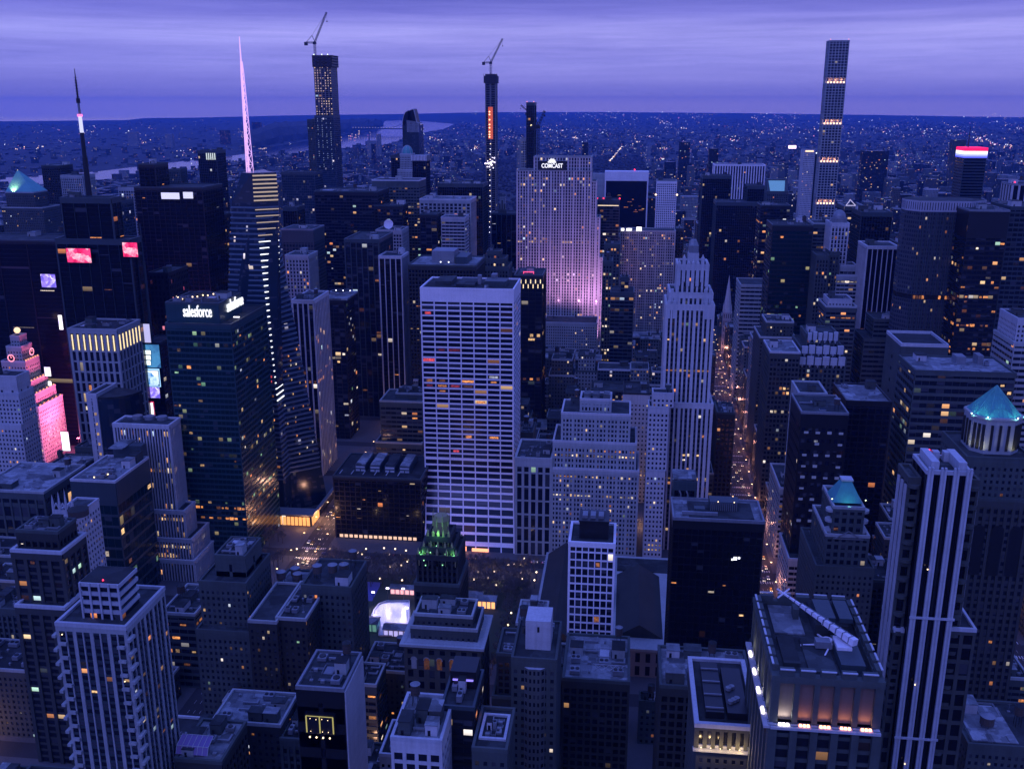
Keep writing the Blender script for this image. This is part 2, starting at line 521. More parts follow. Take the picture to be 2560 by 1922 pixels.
def seg_face(h, key, ax, ay, ux, uy, nx, ny, W, z0, z1, st, fid):
    nb, nf = max(1, round(W / st['bay'])), max(1, round((z1 - z0) / st['fl']))
    bw, fh = W / nb, (z1 - z0) / nf
    gl, fr = h.mb('glazing', key), h.mb('facade_frame', key)
    o = fid * 97 + rnd.randrange(30)
    P = lambda s, d, z: (ax + ux * s + nx * d, ay + uy * s + ny * d, z)
    gl.quad(P(0, 0, z0), P(W, 0, z0), P(W, 0, z1), P(0, 0, z1), 0, [(o, 0), (o + nb, 0), (o + nb, nf), (o, nf)])
    if fid == 2:
        return
    pd, sd, top = st['pd'], st['sd'], st['top']
    zt = z1 - top
    H = st['sw'] * fh / 2
    if st['sw'] > 0:
        for k in range(nf + 1):
            a, b = max(z0, z0 + k * fh - H), min(zt, z0 + k * fh + H)
            if b - a < .05:
                continue
            fr.quad(P(0, sd, a), P(W, sd, a), P(W, sd, b), P(0, sd, b), 1)
            fr.quad(P(0, sd, b), P(W, sd, b), P(W, 0, b), P(0, 0, b), 1)
            fr.quad(P(0, 0, a), P(W, 0, a), P(W, sd, a), P(0, sd, a), 1)
    if st['pw'] > 0:
        for i in range(nb + 1):
            w = st['pw'] * bw / 2
            if st['big'] and (i % st['big'] == 0 or i == nb):
                w *= st['bigw']
            if i in (0, nb):
                w = max(w, .5)
            a, b = max(-pd if fid == 0 else 0, i * bw - w), min(W + (pd if fid == 0 else 0), i * bw + w)
            if i == 0 and fid == 0:
                a = -pd
            if i == nb and fid == 0:
                b = W + pd
            fr.quad(P(a, pd, z0), P(b, pd, z0), P(b, pd, zt), P(a, pd, zt), 0)
            fr.quad(P(a, 0, z0), P(a, pd, z0), P(a, pd, zt), P(a, 0, zt), 0)
            fr.quad(P(b, pd, z0), P(b, 0, z0), P(b, 0, zt), P(b, pd, zt), 0)
    if top > 0:
        d = max(pd, sd) + .06
        a, b = (-d, W + d) if fid == 0 else (0, W)
        fr.quad(P(a, d, zt), P(b, d, zt), P(b, d, z1), P(a, d, z1), 0)
        fr.quad(P(a, 0, zt), P(b, 0, zt), P(b, d, zt), P(a, d, zt), 0)
    h.cells.append((fid, P, bw, fh, nb, nf, st, z0, zt, (nx, ny)))
class Bld:
    def __init__(s, name, loc, label, cat='building', group=None):
        s.root = empty(name, loc, label, cat, group)
        s.M, s.cells, s.tops = {}, [], []
    def mb(s, n, k):
        return s.M.setdefault((n, k), MB())
    def tier(s, x0, x1, y0, y1, z0, z1, sk, roof=True):
        st = S[sk] if isinstance(sk, str) else sk
        key = sk if isinstance(sk, str) else id(sk)
        s.st = getattr(s, 'st', {})
        s.st[key] = st
        seg_face(s, key, x0, y0, 1, 0, 0, -1, x1 - x0, z0, z1, st, 0)
        seg_face(s, key, x1, y0, 0, 1, 1, 0, y1 - y0, z0, z1, st, 1)
        seg_face(s, key, x1, y1, -1, 0, 0, 1, x1 - x0, z0, z1, st, 2)
        seg_face(s, key, x0, y1, 0, -1, -1, 0, y1 - y0, z0, z1, st, 3)
        d = max(st['pd'], st['sd']) + .12
        if roof:
            s.nt = getattr(s, 'nt', 0) + 1
            tk = (key, s.nt)
            r = s.mb('roof', tk)
            r.quad((x0, y0, z1), (x1, y0, z1), (x1, y1, z1), (x0, y1, z1))
            p, ph, w = s.mb('parapet', tk), st['ph'], .55
            b, t = z1 - .5, z1 + ph
            p.box(x0 - d, x1 + d, y0 - d, y0 + w, b, t, bottom=True)
            p.box(x0 - d, x1 + d, y1 - w, y1 + d, b, t, bottom=True)
            p.box(x0 - d, x0 + w, y0 + w, y1 - w, b, t, bottom=True)
            p.box(x1 - w, x1 + d, y0 + w, y1 - w, b, t, bottom=True)
        FOOT.append((x0, x1, y0, y1))
        BOXES.append((x0, x1, y0, y1, z0, z1))
        s.tops.append((x0, x1, y0, y1, z1))
        return s
    def finish(s, lit=0, pal='wwop', rows=(), faces=None):
        for (n, k), mb in s.M.items():
            st = s.st[k[0] if isinstance(k, tuple) else k]
            mats = {'glazing': [G[st['g']]], 'facade_frame': [M[st['w']], M[st['sp']]], 'roof': [M[st['roof']]], 'parapet': [M[st['par']]]}[n]
            part(n, mb, mats, s.root)
        s.M = {}
        s.lights(lit, pal, rows, faces)
        return s
    def lights(s, lit, pal, rows=(), faces=None):
        # single lit windows and lit floors, each pane a part of its building
        if faces is None:
            faces = (0, 1) if s.root.location.x < 20 else (0, 3)
        cs = [c for c in s.cells if c[0] in faces]
        n = 0
        todo = []
        pal = pal * 3 + 'cpgo'
        if cs and lit:
            wts = [c[4] * c[5] for c in cs]
            for _ in range(lit):
                c = rnd.choices(cs, wts)[0]
                todo.append((c, rnd.randrange(c[4]), rnd.randrange(max(1, c[5] - 1)), rnd.choice(pal)))
        for fz, pr, pl in rows:
            c0 = [c for c in cs if c[0] == 0]
            top = max(c[7] + c[3] * c[5] for c in c0)
            zz = fz * top
            for c in cs:
                if c[7] <= zz < c[7] + c[3] * c[5]:
                    r = int((zz - c[7]) / c[3])
                    for i in range(c[4]):
                        if rnd.random() < pr and len(todo) < 95:
                            todo.append((c, i, r, rnd.choice(pl)))
        seen = set()
        for c, i, r, p in todo:
            fid, P, bw, fh, nb, nf, st, z0, zt, nrm = c
            if (id(c), i, r) in seen:
                continue
            seen.add((id(c), i, r))
            a, b = i * bw + st['pw'] * bw / 2, (i + 1) * bw - st['pw'] * bw / 2
            zb, zh = z0 + r * fh + st['sw'] * fh / 2, z0 + (r + 1) * fh - st['sw'] * fh / 2
            if zh > zt - .3:
                continue
            hh = (zh - zb) * rnd.choice((.45, .6, .6, .85)) * (.32 if st['g'] == 'black' else 1)
            ww = (b - a) * (rnd.choice((.5, .75, 1)) if b - a > 2.4 else 1)
            pane(s.root, P((a + b) / 2, .07, zb + (zh - zb - hh) * .4), ww, hh, fid, p)
PANE = {}
FROT = {0: 0.0, 1: pi / 2, 2: pi, 3: -pi / 2}
def pane(root, pos, w, h, fid, p):
    k = (round(w, 1), round(h, 1), p)
    if k not in PANE:
        mb = MB()
        w2, h2 = max(.5, k[0]) / 2, max(.5, k[1])
        mb.quad((-w2, 0, 0), (w2, 0, 0), (w2, 0, h2), (-w2, 0, h2))
        PANE[k] = mb.mesh('lit_window', [L[p]])
    o = bpy.data.objects.new('lit_window', PANE[k])
    COL.objects.link(o)
    o.parent = root
    o.location = Vector(pos) - worldloc(root)
    o.rotation_euler = (0, 0, FROT[fid])
    return o

def hero(name, label, tiers, sk, pb=None, lit=0, pal='wwop', rows=(), cat='building', furn=3, group=None, fin=True):
    """tiers from the ground up: (left px, right px, top py, Y of the front, depth[, style[, bottom z]]) read off the photograph's front faces;
    each stands on the one before"""
    T = []
    zp = 0.0
    for t in tiers:
        pl, pr, py, Y, D = t[:5]
        z1 = at((pl + pr) / 2, py, Y).z
        x0, x1 = at(pl, py, Y).x, at(pr, py, Y).x
        s2 = t[5] if len(t) > 5 and t[5] else sk
        z0 = t[6] if len(t) > 6 else zp
        T.append((x0, x1, Y, Y + D, z0, z1, s2))
        zp = z1
    x0, x1, y0, y1 = T[0][:4]
    b = Bld(name, ((x0 + x1) / 2, (y0 + y1) / 2, 0), label, cat, group)
    for t in T:
        b.tier(*t)
    top = T[-1]
    b.x0, b.x1, b.y0, b.y1, b.z = top[0], top[1], top[2], top[3], top[5]
    b.T = T
    px = [t[0] for t in tiers] + [t[1] for t in tiers]
    px += [proj(t[q], t[3], t[5])[0] for t in T for q in (0, 1)]
    VIS.append((min(px), max(px), pb or 1900, min(t[2] for t in T)))
    if DEBUG:
        print('%-60s' % label[:60], ' '.join('[x%.0f w%.0f z%.0f-%.0f]' % (t[0], t[1] - t[0], t[4], t[5]) for t in T))
    if fin:
        b.finish(lit, pal, rows)
        if furn:
            roof_gear(b.root, b.x0, b.x1, b.y0, b.y1, b.z, furn)
    return b
DEBUG = False
def dpx(pf, py, Y, pb):
    """depth of a block whose visible side wall runs from pixel pf (front corner) to pixel pb (far corner)"""
    p = at(pf, py, Y)
    a, b = 1.0, 200.0
    s = 1 if pb > pf else -1
    for _ in range(40):
        m = (a + b) / 2
        if (proj(p.x, Y + m, p.z)[0] - pb) * s < 0:
            a = m
        else:
            b = m
    return a

def roof_gear(root, x0, x1, y0, y1, z, n=3, tank=None):
    """stair bulkhead, cooling units, ducts, vents and, on older houses, a water tank"""
    W, D = x1 - x0, y1 - y0
    if W < 6 or D < 6:
        return
    m = 1.6
    kinds = ['bulkhead', 'cooling_unit', 'cooling_unit', 'duct', 'vent', 'skylight', 'cooling_unit', 'vent', 'duct', 'bulkhead', 'pipe_run', 'railing', 'pipe_run', 'antenna']
    g = 3 if min(W, D) < 20 or n < 8 else 4
    cells = [(i, j) for i in range(g) for j in range(g)]
    rnd.shuffle(cells)
    if tank is None:
        tank = rnd.random() < .3
    for k in range(min(n, g * g)):
        ci, cj = cells[k]
        cw, cdp = (W - 2 * m) / g, (D - 2 * m) / g
        cx, cy = x0 + m + (ci + .5) * cw, y0 + m + (cj + .5) * cdp
        kind = 'water_tank' if (tank and k == 1) else kinds[k] if k < 2 else rnd.choice(kinds)
        mb = MB()
        if kind == 'bulkhead':
            w, d, hh = min(cw * .9, rnd.uniform(5, 11)), min(cdp * .9, rnd.uniform(5, 10)), rnd.uniform(3, 5.5)
            mb.box(cx - w / 2, cx + w / 2, cy - d / 2, cy + d / 2, z + .02, z + hh)
            mb.box(cx - w / 2 - .2, cx + w / 2 + .2, cy - d / 2 - .2, cy + d / 2 + .2, z + hh, z + hh + .3, 1, True)
            mb.box(cx - w * .3, cx - w * .3 + 1, cy - d / 2 - .05, cy - d / 2, z + .05, z + 2.2, 2)
            part('bulkhead', mb, [M[rnd.choice(['lime', 'stone', 'pale', 'tan'])], M[rnd.choice(['roofm', 'roofw', 'roofd'])], M['black']], root)
        elif kind == 'water_tank':
            r, hh, lg = rnd.uniform(1.7, 2.4), rnd.uniform(3.4, 4.5), rnd.uniform(2.5, 6)
            for a in (45, 135, 225, 315):
                mb.bar((cx + r * .8 * cos(radians(a)), cy + r * .8 * sin(radians(a)), z), (cx + r * .7 * cos(radians(a)), cy + r * .7 * sin(radians(a)), z + lg), .13, 1)
            mb.box(cx - r * .8, cx + r * .8, cy - r * .8, cy + r * .8, z + lg - .25, z + lg, 1, True)
            mb.cone(cx, cy, z + lg, z + lg + hh, r, r * .97, 14)
            for q in (.2, .5, .8):
                mb.cone(cx, cy, z + lg + hh * q, z + lg + hh * q + .12, r * 1.02, r * 1.02, 14, 1)
            t = part('water_tank', mb, [M['tank'], M['black']], root)
            mb = MB()
            mb.cone(cx, cy, z + lg + hh + .003, z + lg + hh + r * .55, r * 1.08, .1, 14)
            part('tank_roof', mb, M[rnd.choice(['roofm', 'unit', 'roofd'])], t)
        elif kind == 'cooling_unit':
            w, d, hh = min(cw * .7, rnd.uniform(2.5, 6)), min(cdp * .7, rnd.uniform(2.5, 5)), rnd.uniform(1.6, 3)
            mb.box(cx - w / 2, cx + w / 2, cy - d / 2, cy + d / 2, z + .4, z + hh, 0, True)
            for a, b in ((-1, -1), (1, -1), (-1, 1), (1, 1)):
                mb.box(cx + a * w * .4 - .1, cx + a * w * .4 + .1, cy + b * d * .4 - .1, cy + b * d * .4 + .1, z, z + .4, 1)
            nf = max(1, int(w / 2))
            for q in range(nf):
                mb.cone(cx - w / 2 + (q + .5) * w / nf, cy, z + hh, z + hh + .35, min(w / nf, d) * .4, min(w / nf, d) * .38, 10, 1)
            part('cooling_unit', mb, [M['unit'], M['black']], root)
        elif kind == 'duct':
            l = min(cw, 9)
            mb.box(cx - l / 2, cx + l / 2, cy - .4, cy + .4, z + .5, z + 1.2, 0, True)
            mb.box(cx + l / 2 - .8, cx + l / 2, cy + .4, cy + min(cdp * .5, 4), z + .5, z + 1.2, 0, True)
            mb.box(cx - l / 2, cx - l / 2 + .8, cy - .4, cy + .4, z, z + .5)
            part('duct', mb, M['unit'], root)
        elif kind == 'pipe_run':
            for q in range(3):
                mb.bar((cx - cw * .48, cy + q * .6, z + .35), (cx + cw * .48, cy + q * .6, z + .35), .13)
            mb.bar((cx + cw * .48, cy, z + .35), (cx + cw * .48, cy + cdp * .45, z + .35), .16)
            mb.box(cx - 1, cx + .6, cy - 1.6, cy - .4, z, z + 1.2)
            part('pipe_run', mb, M['unit'], root)
        elif kind == 'railing':
            w, d = cw * .44, cdp * .44
            for a, c in (((-w, -d), (w, -d)), ((w, -d), (w, d)), ((w, d), (-w, d)), ((-w, d), (-w, -d))):
                for h_ in (.6, 1.1):
                    mb.bar((cx + a[0], cy + a[1], z + h_), (cx + c[0], cy + c[1], z + h_), .06)
            for a in ((-w, -d), (w, -d), (w, d), (-w, d)):
                mb.bar((cx + a[0], cy + a[1], z), (cx + a[0], cy + a[1], z + 1.1), .08)
            mb.box(cx - w * .8, cx + w * .8, cy - d * .8, cy + d * .8, z, z + .25)
            part('roof_deck', mb, M['trim' if k % 2 else 'unit'], root)
        elif kind == 'antenna':
            mb.bar((cx, cy, z), (cx, cy, z + 5), .12, r2=.05)
            mb.bar((cx - .8, cy, z + 4), (cx + .8, cy, z + 4), .06)
            mb.box(cx - .6, cx + .6, cy - .6, cy + .6, z, z + .5)
            part('antenna', mb, M['unit'], root)
        elif kind == 'vent':
            mb.cone(cx, cy, z, z + 1.4, .4, .4, 8)
            mb.cone(cx, cy, z + 1.4, z + 1.9, .75, .2, 8)
            part('vent', mb, M['unit'], root)
        else:
            w, d = min(cw * .6, 4), min(cdp * .6, 3)
            mb.box(cx - w / 2, cx + w / 2, cy - d / 2, cy + d / 2, z, z + .5)
            mb.quad((cx - w / 2, cy - d / 2, z + .5), (cx + w / 2, cy - d / 2, z + .5), (cx + w / 2, cy, z + 1.3), (cx - w / 2, cy, z + 1.3), 1)
            mb.quad((cx + w / 2, cy + d / 2, z + .5), (cx - w / 2, cy + d / 2, z + .5), (cx - w / 2, cy, z + 1.3), (cx + w / 2, cy, z + 1.3), 1)
            part('skylight', mb, [M['trim'], G['cool']], root)
def boxpart(name, root, x0, x1, y0, y1, z0, z1, mat, bottom=True):
    mb = MB()
    mb.box(x0, x1, y0, y1, z0, z1, 0, bottom)
    return part(name, mb, mat, root)
def lamp(name, kind, loc, col, e, to=None, size=1.0, angle=60, blend=.6, parent=None):
    l = bpy.data.lights.new(name, kind)
    l.energy, l.color = e, col
    if kind == 'SPOT':
        l.spot_size, l.spot_blend, l.shadow_soft_size = radians(angle), blend, size
    elif kind == 'POINT':
        l.shadow_soft_size = size
    o = bpy.data.objects.new(name, l)
    COL.objects.link(o)
    o.location = loc
    if to is not None:
        o.rotation_euler = (Vector(to) - Vector(loc)).to_track_quat('-Z', 'Y').to_euler()
    if parent:
        o.parent = parent
        o.location = Vector(loc) - worldloc(parent)
    return o
def text(s, name, pos, height, mat, parent, rotz=0.0, depth=.4, bold=.0, width=None):
    """raised letters as one mesh, left end at pos, standing upright"""
    c = bpy.data.curves.new(name, 'FONT')
    c.body, c.size, c.extrude, c.offset = s, 1.0, .12, bold
    t = bpy.data.objects.new(name, c)
    COL.objects.link(t)
    bpy.context.view_layer.update()
    me = bpy.data.meshes.new_from_object(t.evaluated_get(bpy.context.evaluated_depsgraph_get()))
    bpy.data.objects.remove(t)
    xs = [v.co.x for v in me.vertices]
    ys = [v.co.y for v in me.vertices]
    k = height / (max(ys) - min(ys))
    kx = width / (max(xs) - min(xs)) if width else k
    mx, my = min(xs), min(ys)
    for v in me.vertices:
        x, y, z = (v.co.x - mx) * kx, (v.co.y - my) * k, v.co.z * depth / .12
        v.co = (x, -z, y)
    me.materials.clear()
    me.materials.append(mat)
    o = bpy.data.objects.new(name, me)
    COL.objects.link(o)
    o.parent = parent
    o.location = Vector(pos) - worldloc(parent)
    o.rotation_euler = (0, 0, rotz)
    return o

# ------------------------------------------------------------------ heroes: the near rows
white_lamp = glow('white_light', (.88, .88, 1), 3.0)
warm_lamp = glow('warm_light', (1, .72, .40), 3.0)
red_lamp = glow('red_light', (1, .03, .08), 4.0)
pink_strip = glow('pink_strip_light', (1, .35, .45), 1.6)
def dot(root, x, y, z, r=.5, mat=None, name='roof_lamp'):
    mb = MB()
    mb.box(x - r * .25, x + r * .25, y - r * .25, y + r * .25, z - r * 1.6, z - r * .8, 1)
    mb.ball(x, y, z, r, 6, 4)
    return part(name, mb, [mat or warm_lamp, M['black']], root, org=(x, y, z - r * 1.6))

# 1 residential tower, bottom left
b = hero('apartment_tower', 'tall apartment tower with pale ribs, notched corners and a banded penthouse at the bottom left',
         [(143, 313, 1565, 300, dpx(313, 1565, 300, 408))], ST('lime', 'home', 3.4, 2.9, .16, .34, .45, .22, 'steel', top=2.4, big=2, bigw=2.6, par='trim', roof='roofm'), 1900, lit=9, furn=0)
pz = b.z
w = b.x1 - b.x0
for k in range(4):
    z0 = pz + k * 3.6
    mb = MB()
    ins = .25 if k else 0
    mb.box(b.x0 + w * .28 + ins, b.x1 - w * .16 - ins, b.y0 + 6 + ins, b.y0 + 19 - ins, z0 + .02, z0 + 2.1, 0, uvm=(2.5, 2.1))
    part('penthouse_glazing', mb, G['dark'], b.root)
    boxpart('penthouse_band', b.root, b.x0 + w * .28 - .4, b.x1 - w * .16 + .4, b.y0 + 5.6, b.y0 + 19.4, z0 + 2.1, z0 + 3.6, M['trim'])
boxpart('penthouse_roof', b.root, b.x0 + w * .28, b.x1 - w * .16, b.y0 + 6.2, b.y0 + 18.8, pz + 14.4, pz + 14.7, M['roofd'])
mb = MB()
for i in range(5):
    x = b.x0 + w * .28 + i * w * .56 / 4
    mb.box(x - .35, x + .35, b.y0 + 5.2, b.y0 + 5.6, pz, pz + 14.4)
part('penthouse_pier', mb, M['trim'], b.root)
dot(b.root, b.x0 + w * .6, b.y0 + 7, pz + 15.2, .35, red_lamp)
mb = MB()
n = int(pz / 2.9)
for k in range(n):
    z0 = pz - 5 - k * 2.9
    for sx, x in ((0, b.x0), (1, b.x1)):
        xx = x - 1.7 if sx == 0 else x + .0
        if k % 2 == 0:
            mb.box(x - 1.9 if sx == 0 else x + .5, x - .5 if sx == 0 else x + 1.9, b.y0 - 1.3, b.y0 + 3, z0, z0 + 1.1, 0, True)
        else:
            mb.box(x + .6 if sx == 0 else x - 3.4, x + 3.4 if sx == 0 else x - .6, b.y0 - 1.5, b.y0 - .5, z0, z0 + 1.1, 0, True)
part('corner_balcony', mb, M['lime'], b.root, kind='stuff')
for i, x in enumerate((.06, .12, .9)):
    dot(b.root, b.x0 + w * x, b.y0 - .2, pz - 4 - 9 * i, .25)

# 2 brown tower with white copings
b = hero('brown_tower', 'brown stone tower with slim piers and white copings at the left edge of the photo',
         [(44, 160, 1517, 396, dpx(152, 1379, 401, 210) + 8), (33, 152, 1379, 401, dpx(152, 1379, 401, 210)), (43, 143, 1330, 405, dpx(143, 1330, 405, 187), 'brownd')], 'pierb', 1900, lit=5, furn=10)
mb = MB()
mb.cone(b.x0 + 19, b.y0 + 22, b.z, b.z + 3.2, 5, 5, 16)
mb.cone(b.x0 + 19, b.y0 + 22, b.z + 3.2, b.z + 5, 5.2, .6, 16, 1)
part('water_tank', mb, [M['tank'], M['brick']], b.root)

# gothic crown behind it
b = hero('gothic_house', 'pale house with a gothic crown of pinnacles and gables behind the brown tower',
         [(131, 186, 1292, 480, 26)], 'punchp', 1300, furn=0)
mb = MB()
for i in range(4):
    x = b.x0 + .8 + (b.x1 - b.x0 - 1.6) * i / 3
    mb.cone(x, b.y0 + .8, b.z + 1.1, b.z + 8, .9, .7, 8)
    mb.cone(x, b.y0 + .8, b.z + 8, b.z + 13 + (i % 3) * 2, .7, .05, 8)
for i in range(3):
    x0 = b.x0 + .8 + (b.x1 - b.x0 - 1.6) * i / 3
    x1 = x0 + (b.x1 - b.x0 - 1.6) / 3
    mb.prism([(x0, b.y0 + .4), (x1, b.y0 + .4), (x1, b.y0 + 1.2), (x0, b.y0 + 1.2)], b.z + 1.1, b.z + 4)
    mb.bar((x0, b.y0 + .8, b.z + 4), ((x0 + x1) / 2, b.y0 + .8, b.z + 8), .45)
    mb.bar((x1, b.y0 + .8, b.z + 4), ((x0 + x1) / 2, b.y0 + .8, b.z + 8), .45)
part('pinnacle_crown', mb, M['trim'], b.root)

# 3 ribbon-window office block
b = hero('ribbon_office_block', 'wide office block with dark ribbon windows and thin pale floor lines beside the stepped tower',
         [(178, 287, 1203, 545, dpx(287, 1203, 545, 370))], ST('steel', 'teal', 5, 7.4, .03, .20, .16, .40, top=15, par='pale', roof='roofw'), 1420, lit=10, pal='ogw', furn=12)
boxpart('penthouse', b.root, b.x0 + 6, b.x1 - 3, b.y0 + 50, b.y1 - 2, b.z + .02, b.z + 9, M['steel'])
boxpart('penthouse_roof', b.root, b.x0 + 7, b.x0 + 17, b.y0 + 54, b.y1 - 10, b.z + 9, b.z + 9.5, M['roofw'])
for i in range(3):
    dot(b.root, b.x0 + 14 + i * 3, b.y0 + 3 + 3 * i, b.z + 1.6, .5)

# 4 stepped tower with white ribs
st4 = ST('pale', 'office', 2.1, 3.7, .42, .05, 1.0, .12, 'black', top=2.0, par='pale', roof='roofm')
b = hero('stepped_tower', 'slender tower with close white vertical ribs stepping down to the right beside the teal tower',
         [(286, 500, 1490, 588, 60), (286, 484, 1398, 592, dpx(484, 1398, 592, 530)), (286, 477, 1345, 596, dpx(477, 1345, 596, 519)), (286, 459, 1275, 600, dpx(459, 1275, 600, 484)), (286, 421, 1063, 604, dpx(421, 1063, 604, 447))], st4, 1560, lit=4, rows=[(.70, .5, 'wo'), (.40, .75, 'w'), (.22, .8, 'wwp'), (.17, .6, 'w')], furn=0)
for i in range(3):
    mb = MB()
    mb.cone(b.x0 + 10 + i * 9, b.y0 + 14, b.z, b.z + 2.4, 3.6, 3.4, 16)
    part('cooling_tower', mb, M['unit'], b.root)

# 5 the low columned block on the left edge, and the cube by it
b = hero('columned_block', 'low block of tall lit windows between columns at the left edge',
         [(-60, 108, 1228, 560, 50)], ST('stone', 'warm', 6, 9, .22, .30, .7, .3, top=5, par='lime', roof='roofw'), 1340, lit=4, rows=[(.45, .7, 'oo')], furn=10)
hero('dark_cube_block', 'small dark cube of a building with black roof machines beside the pink-lit tower', [(93, 178, 1184, 640, 40)], 'brownd', 1270, lit=2, furn=12)
# 7 pale tower at the left edge
b = hero('pale_slab_tower', 'pale blank-walled tower at the left edge in front of the clock tower',
         [(-70, 52, 1060, 655, dpx(52, 1060, 655, 92), 'punchp'), (-70, 46, 985, 656, dpx(46, 985, 656, 82), 'punchp'), (-40, 40, 942, 657, dpx(40, 942, 657, 72), ST('pale', 'home', 9, 4, .8, .6, .3, .25, top=10, par='pale', roof='roofd'))], 'punchp', 1200, lit=2, furn=2)

# 8 grid tower with lit fins
b = hero('fin_lit_tower', 'grey grid tower crowned by a row of glowing yellow fins left of the teal tower',
         [(172, 290, 825, 720, dpx(290, 825, 720, 347))], ST('lime', 'dark', 5.2, 8.6, .42, .15, .9, .7, top=3, par='lime', roof='roofd'), 1050, lit=5, pal='oow', rows=[(.30, .3, 'o')], furn=9)
c0 = [c for c in b.cells if c[0] in (0, 1)]
fin = glow('fin_light', (1, .78, .42), 1.3)
for c in c0:
    fid, P, bw, fh, nb, nf, st, z0, zt, nrm = c
    for i in range(nb):
        p = P((i + .5) * bw, .9, 0)
        q = 0.34
        boxpart('light_fin', b.root, p[0] - q, p[0] + q, p[1] - q, p[1] + q, b.z - 16.5, b.z - 4, fin)
# 9 blue slab
b = hero('narrow_blue_slab', 'narrow pale slab with a curved glass wing in front of the fin-lit tower',
         [(216, 240, 987, 668, 30, ST('pale', 'home', 20, 4.4, .9, .2, .3, .2, top=3, par='pale'))], 'glass', 1180, furn=0)
mb = MB()
P = [(b.x1, b.y0 + 1)] + [(b.x1 + 3 + 22 * sin(a), b.y0 + 22 - 21 * cos(a)) for a in [pi / 2 * k / 8 for k in range(9)]] + [(b.x1, b.y0 + 29)]
mb.prism(P, 0, b.z - 4, 0, uvm=(3, 3.8))
part('curved_wing', mb, G['cool'], b.root)
mb = MB()
mb.prism(P, b.z - 4, b.z - 2, 0, cap=0)
part('wing_roof', mb, M['roofd'], b.root)
FOOT.append((b.x1, b.x1 + 26, b.y0, b.y1))
BOXES.append((b.x1, b.x1 + 20, b.y0 + 5, b.y1, 0, b.z - 4))
mb = MB()
for k in range(11):
    z0 = b.z - 16 - k * 8
    mb.box(b.x0 + 5, b.x0 + 6.6, b.y0 - .55, b.y0 - .42, z0, z0 + 2)
part('slot_windows', mb, L['w'], b.root, kind='stuff')

# 10 teal tower with the cloud-software lettering
b = hero('teal_office_tower', 'big teal glass office tower with white lettering on its crown, left of centre',
         [(414, 577, 812, 625, dpx(577, 812, 625, 664)), (414, 546, 760, 631, dpx(546, 760, 631, 601), ST('teal', 'dark', 20, 12, .05, .1, .2, .15, top=20, par='steel', roof='roofd'))], 'teal', 1390, lit=38, pal='wgow', rows=[(.215, .55, 'o'), (.235, .4, 'wg'), (.17, .4, 'o')], furn=12)
wl = glow('white_letters', (.95, .95, 1), 1.25)
zt = at(500, 792, 631).z
text('salesforce', 'sign_letters', (at(459, 790, 630.2).x, 630.1, zt), 8.2, wl, b.root, width=at(530, 790, 630).x - at(459, 790, 630).x, bold=.008)
text('salesforce', 'sign_letters', (b.x1 + .9, b.y0 + 12, zt + 1.0), 8.2, wl, b.root, rotz=pi / 2, width=29, bold=.008)
t0 = b.T[0]
boxpart('shoulder_light', b.root, b.x1 + 4, t0[1] - 2, t0[2] + 20, t0[2] + 21, t0[5] + 1.3, t0[5] + 1.8, white_lamp)
for i in range(9):
    dot(b.root, b.x0 + 5 + i * 2.6 + rnd.random(), b.y0 + 4 + i * 3 + rnd.random() * 4, b.z + rnd.uniform(1.2, 3), .55, warm_lamp)

AVX = -226
# 11 faceted glass tower with a striped spine and a lattice spire
root = empty('crystal_tower', (at(620, 1385, 705).x, 735, 0), 'faceted blue glass tower with a striped glowing spine and a violet lattice spire', 'building')
zt, zs = 288.0, 250.0
def edge(pa, pya, pb_, pyb, y):
    """x of a leaning edge as a function of height, from two sightings of it"""
    A, B = at(pa, pya, y), at(pb_, pyb, y)
    return lambda z_: A.x + (B.x - A.x) * (z_ - A.z) / (B.z - A.z)
e1, e2, e3 = edge(650, 690, 689, 1000, 706), edge(698, 690, 701, 1000, 723), edge(714, 690, 769, 985, 739)
xa = at(512, 690, 705).x
zk = 96.0
xe = AVX - 15
xc = e2(200)
def ring(z_):
    k = min(z_, zs) / zs
    zz = max(z_, zk)
    p1 = e1(zz) if z_ >= zk else e1(zk) + (zk - z_) * .02
    return [(xa - 4 + 26 * k, 705 + 9 * k), (p1, 706 + 6 * k), (max(p1 + .4, e2(zz)), 723 - 1 * k), (min(xe, e3(z_)), 739), (xa + 24, 764)]
bot, mid, top = ring(0), ring(zk), ring(zs)
mb = MB()
mb.prism(bot, 0, zk, 0, uvm=(3.2, 4.2), top=mid)
mb.prism(mid, zk, zs, 0, uvm=(3.2, 4.2), top=top)
top2 = [(top[0][0] * .55 + top[1][0] * .45, top[0][1] + 3), (top[1][0] - .5, top[1][1] + 2), (top[2][0] - .6, top[2][1] + 1.5), (top[3][0] - 1.2, top[3][1] - 1), (top[4][0] * .55 + top[3][0] * .45, top[4][1] - 8)]
mb.prism(top, zs, zs + 22, 0, cap=0, uvm=(3.2, 4.2), top=top2)
part('glazing', mb, G['cool'], root)
mb = MB()
nfl = 56
def lerp(a, b_, t):
    return (a[0] + (b_[0] - a[0]) * t, a[1] + (b_[1] - a[1]) * t)
for k in range(nfl):
    z0 = 32 + k * (zs - 32) / nfl
    A, B = ring(z0), ring(z0 + 1.3)
    cx, cy = sum(p[0] for p in A) / 5, sum(p[1] for p in A) / 5
    gro = lambda P: [(p[0] + (.5 if p[0] > cx else -.5), p[1] + (.5 if p[1] > cy else -.5)) for p in P]
    mb.prism(gro(A), z0, z0 + 1.3, 0, cap=0, top=gro(B))
part('floor_band', mb, wallmat('blue_glass_band', (.085, .13, .17), .35, .2), root)
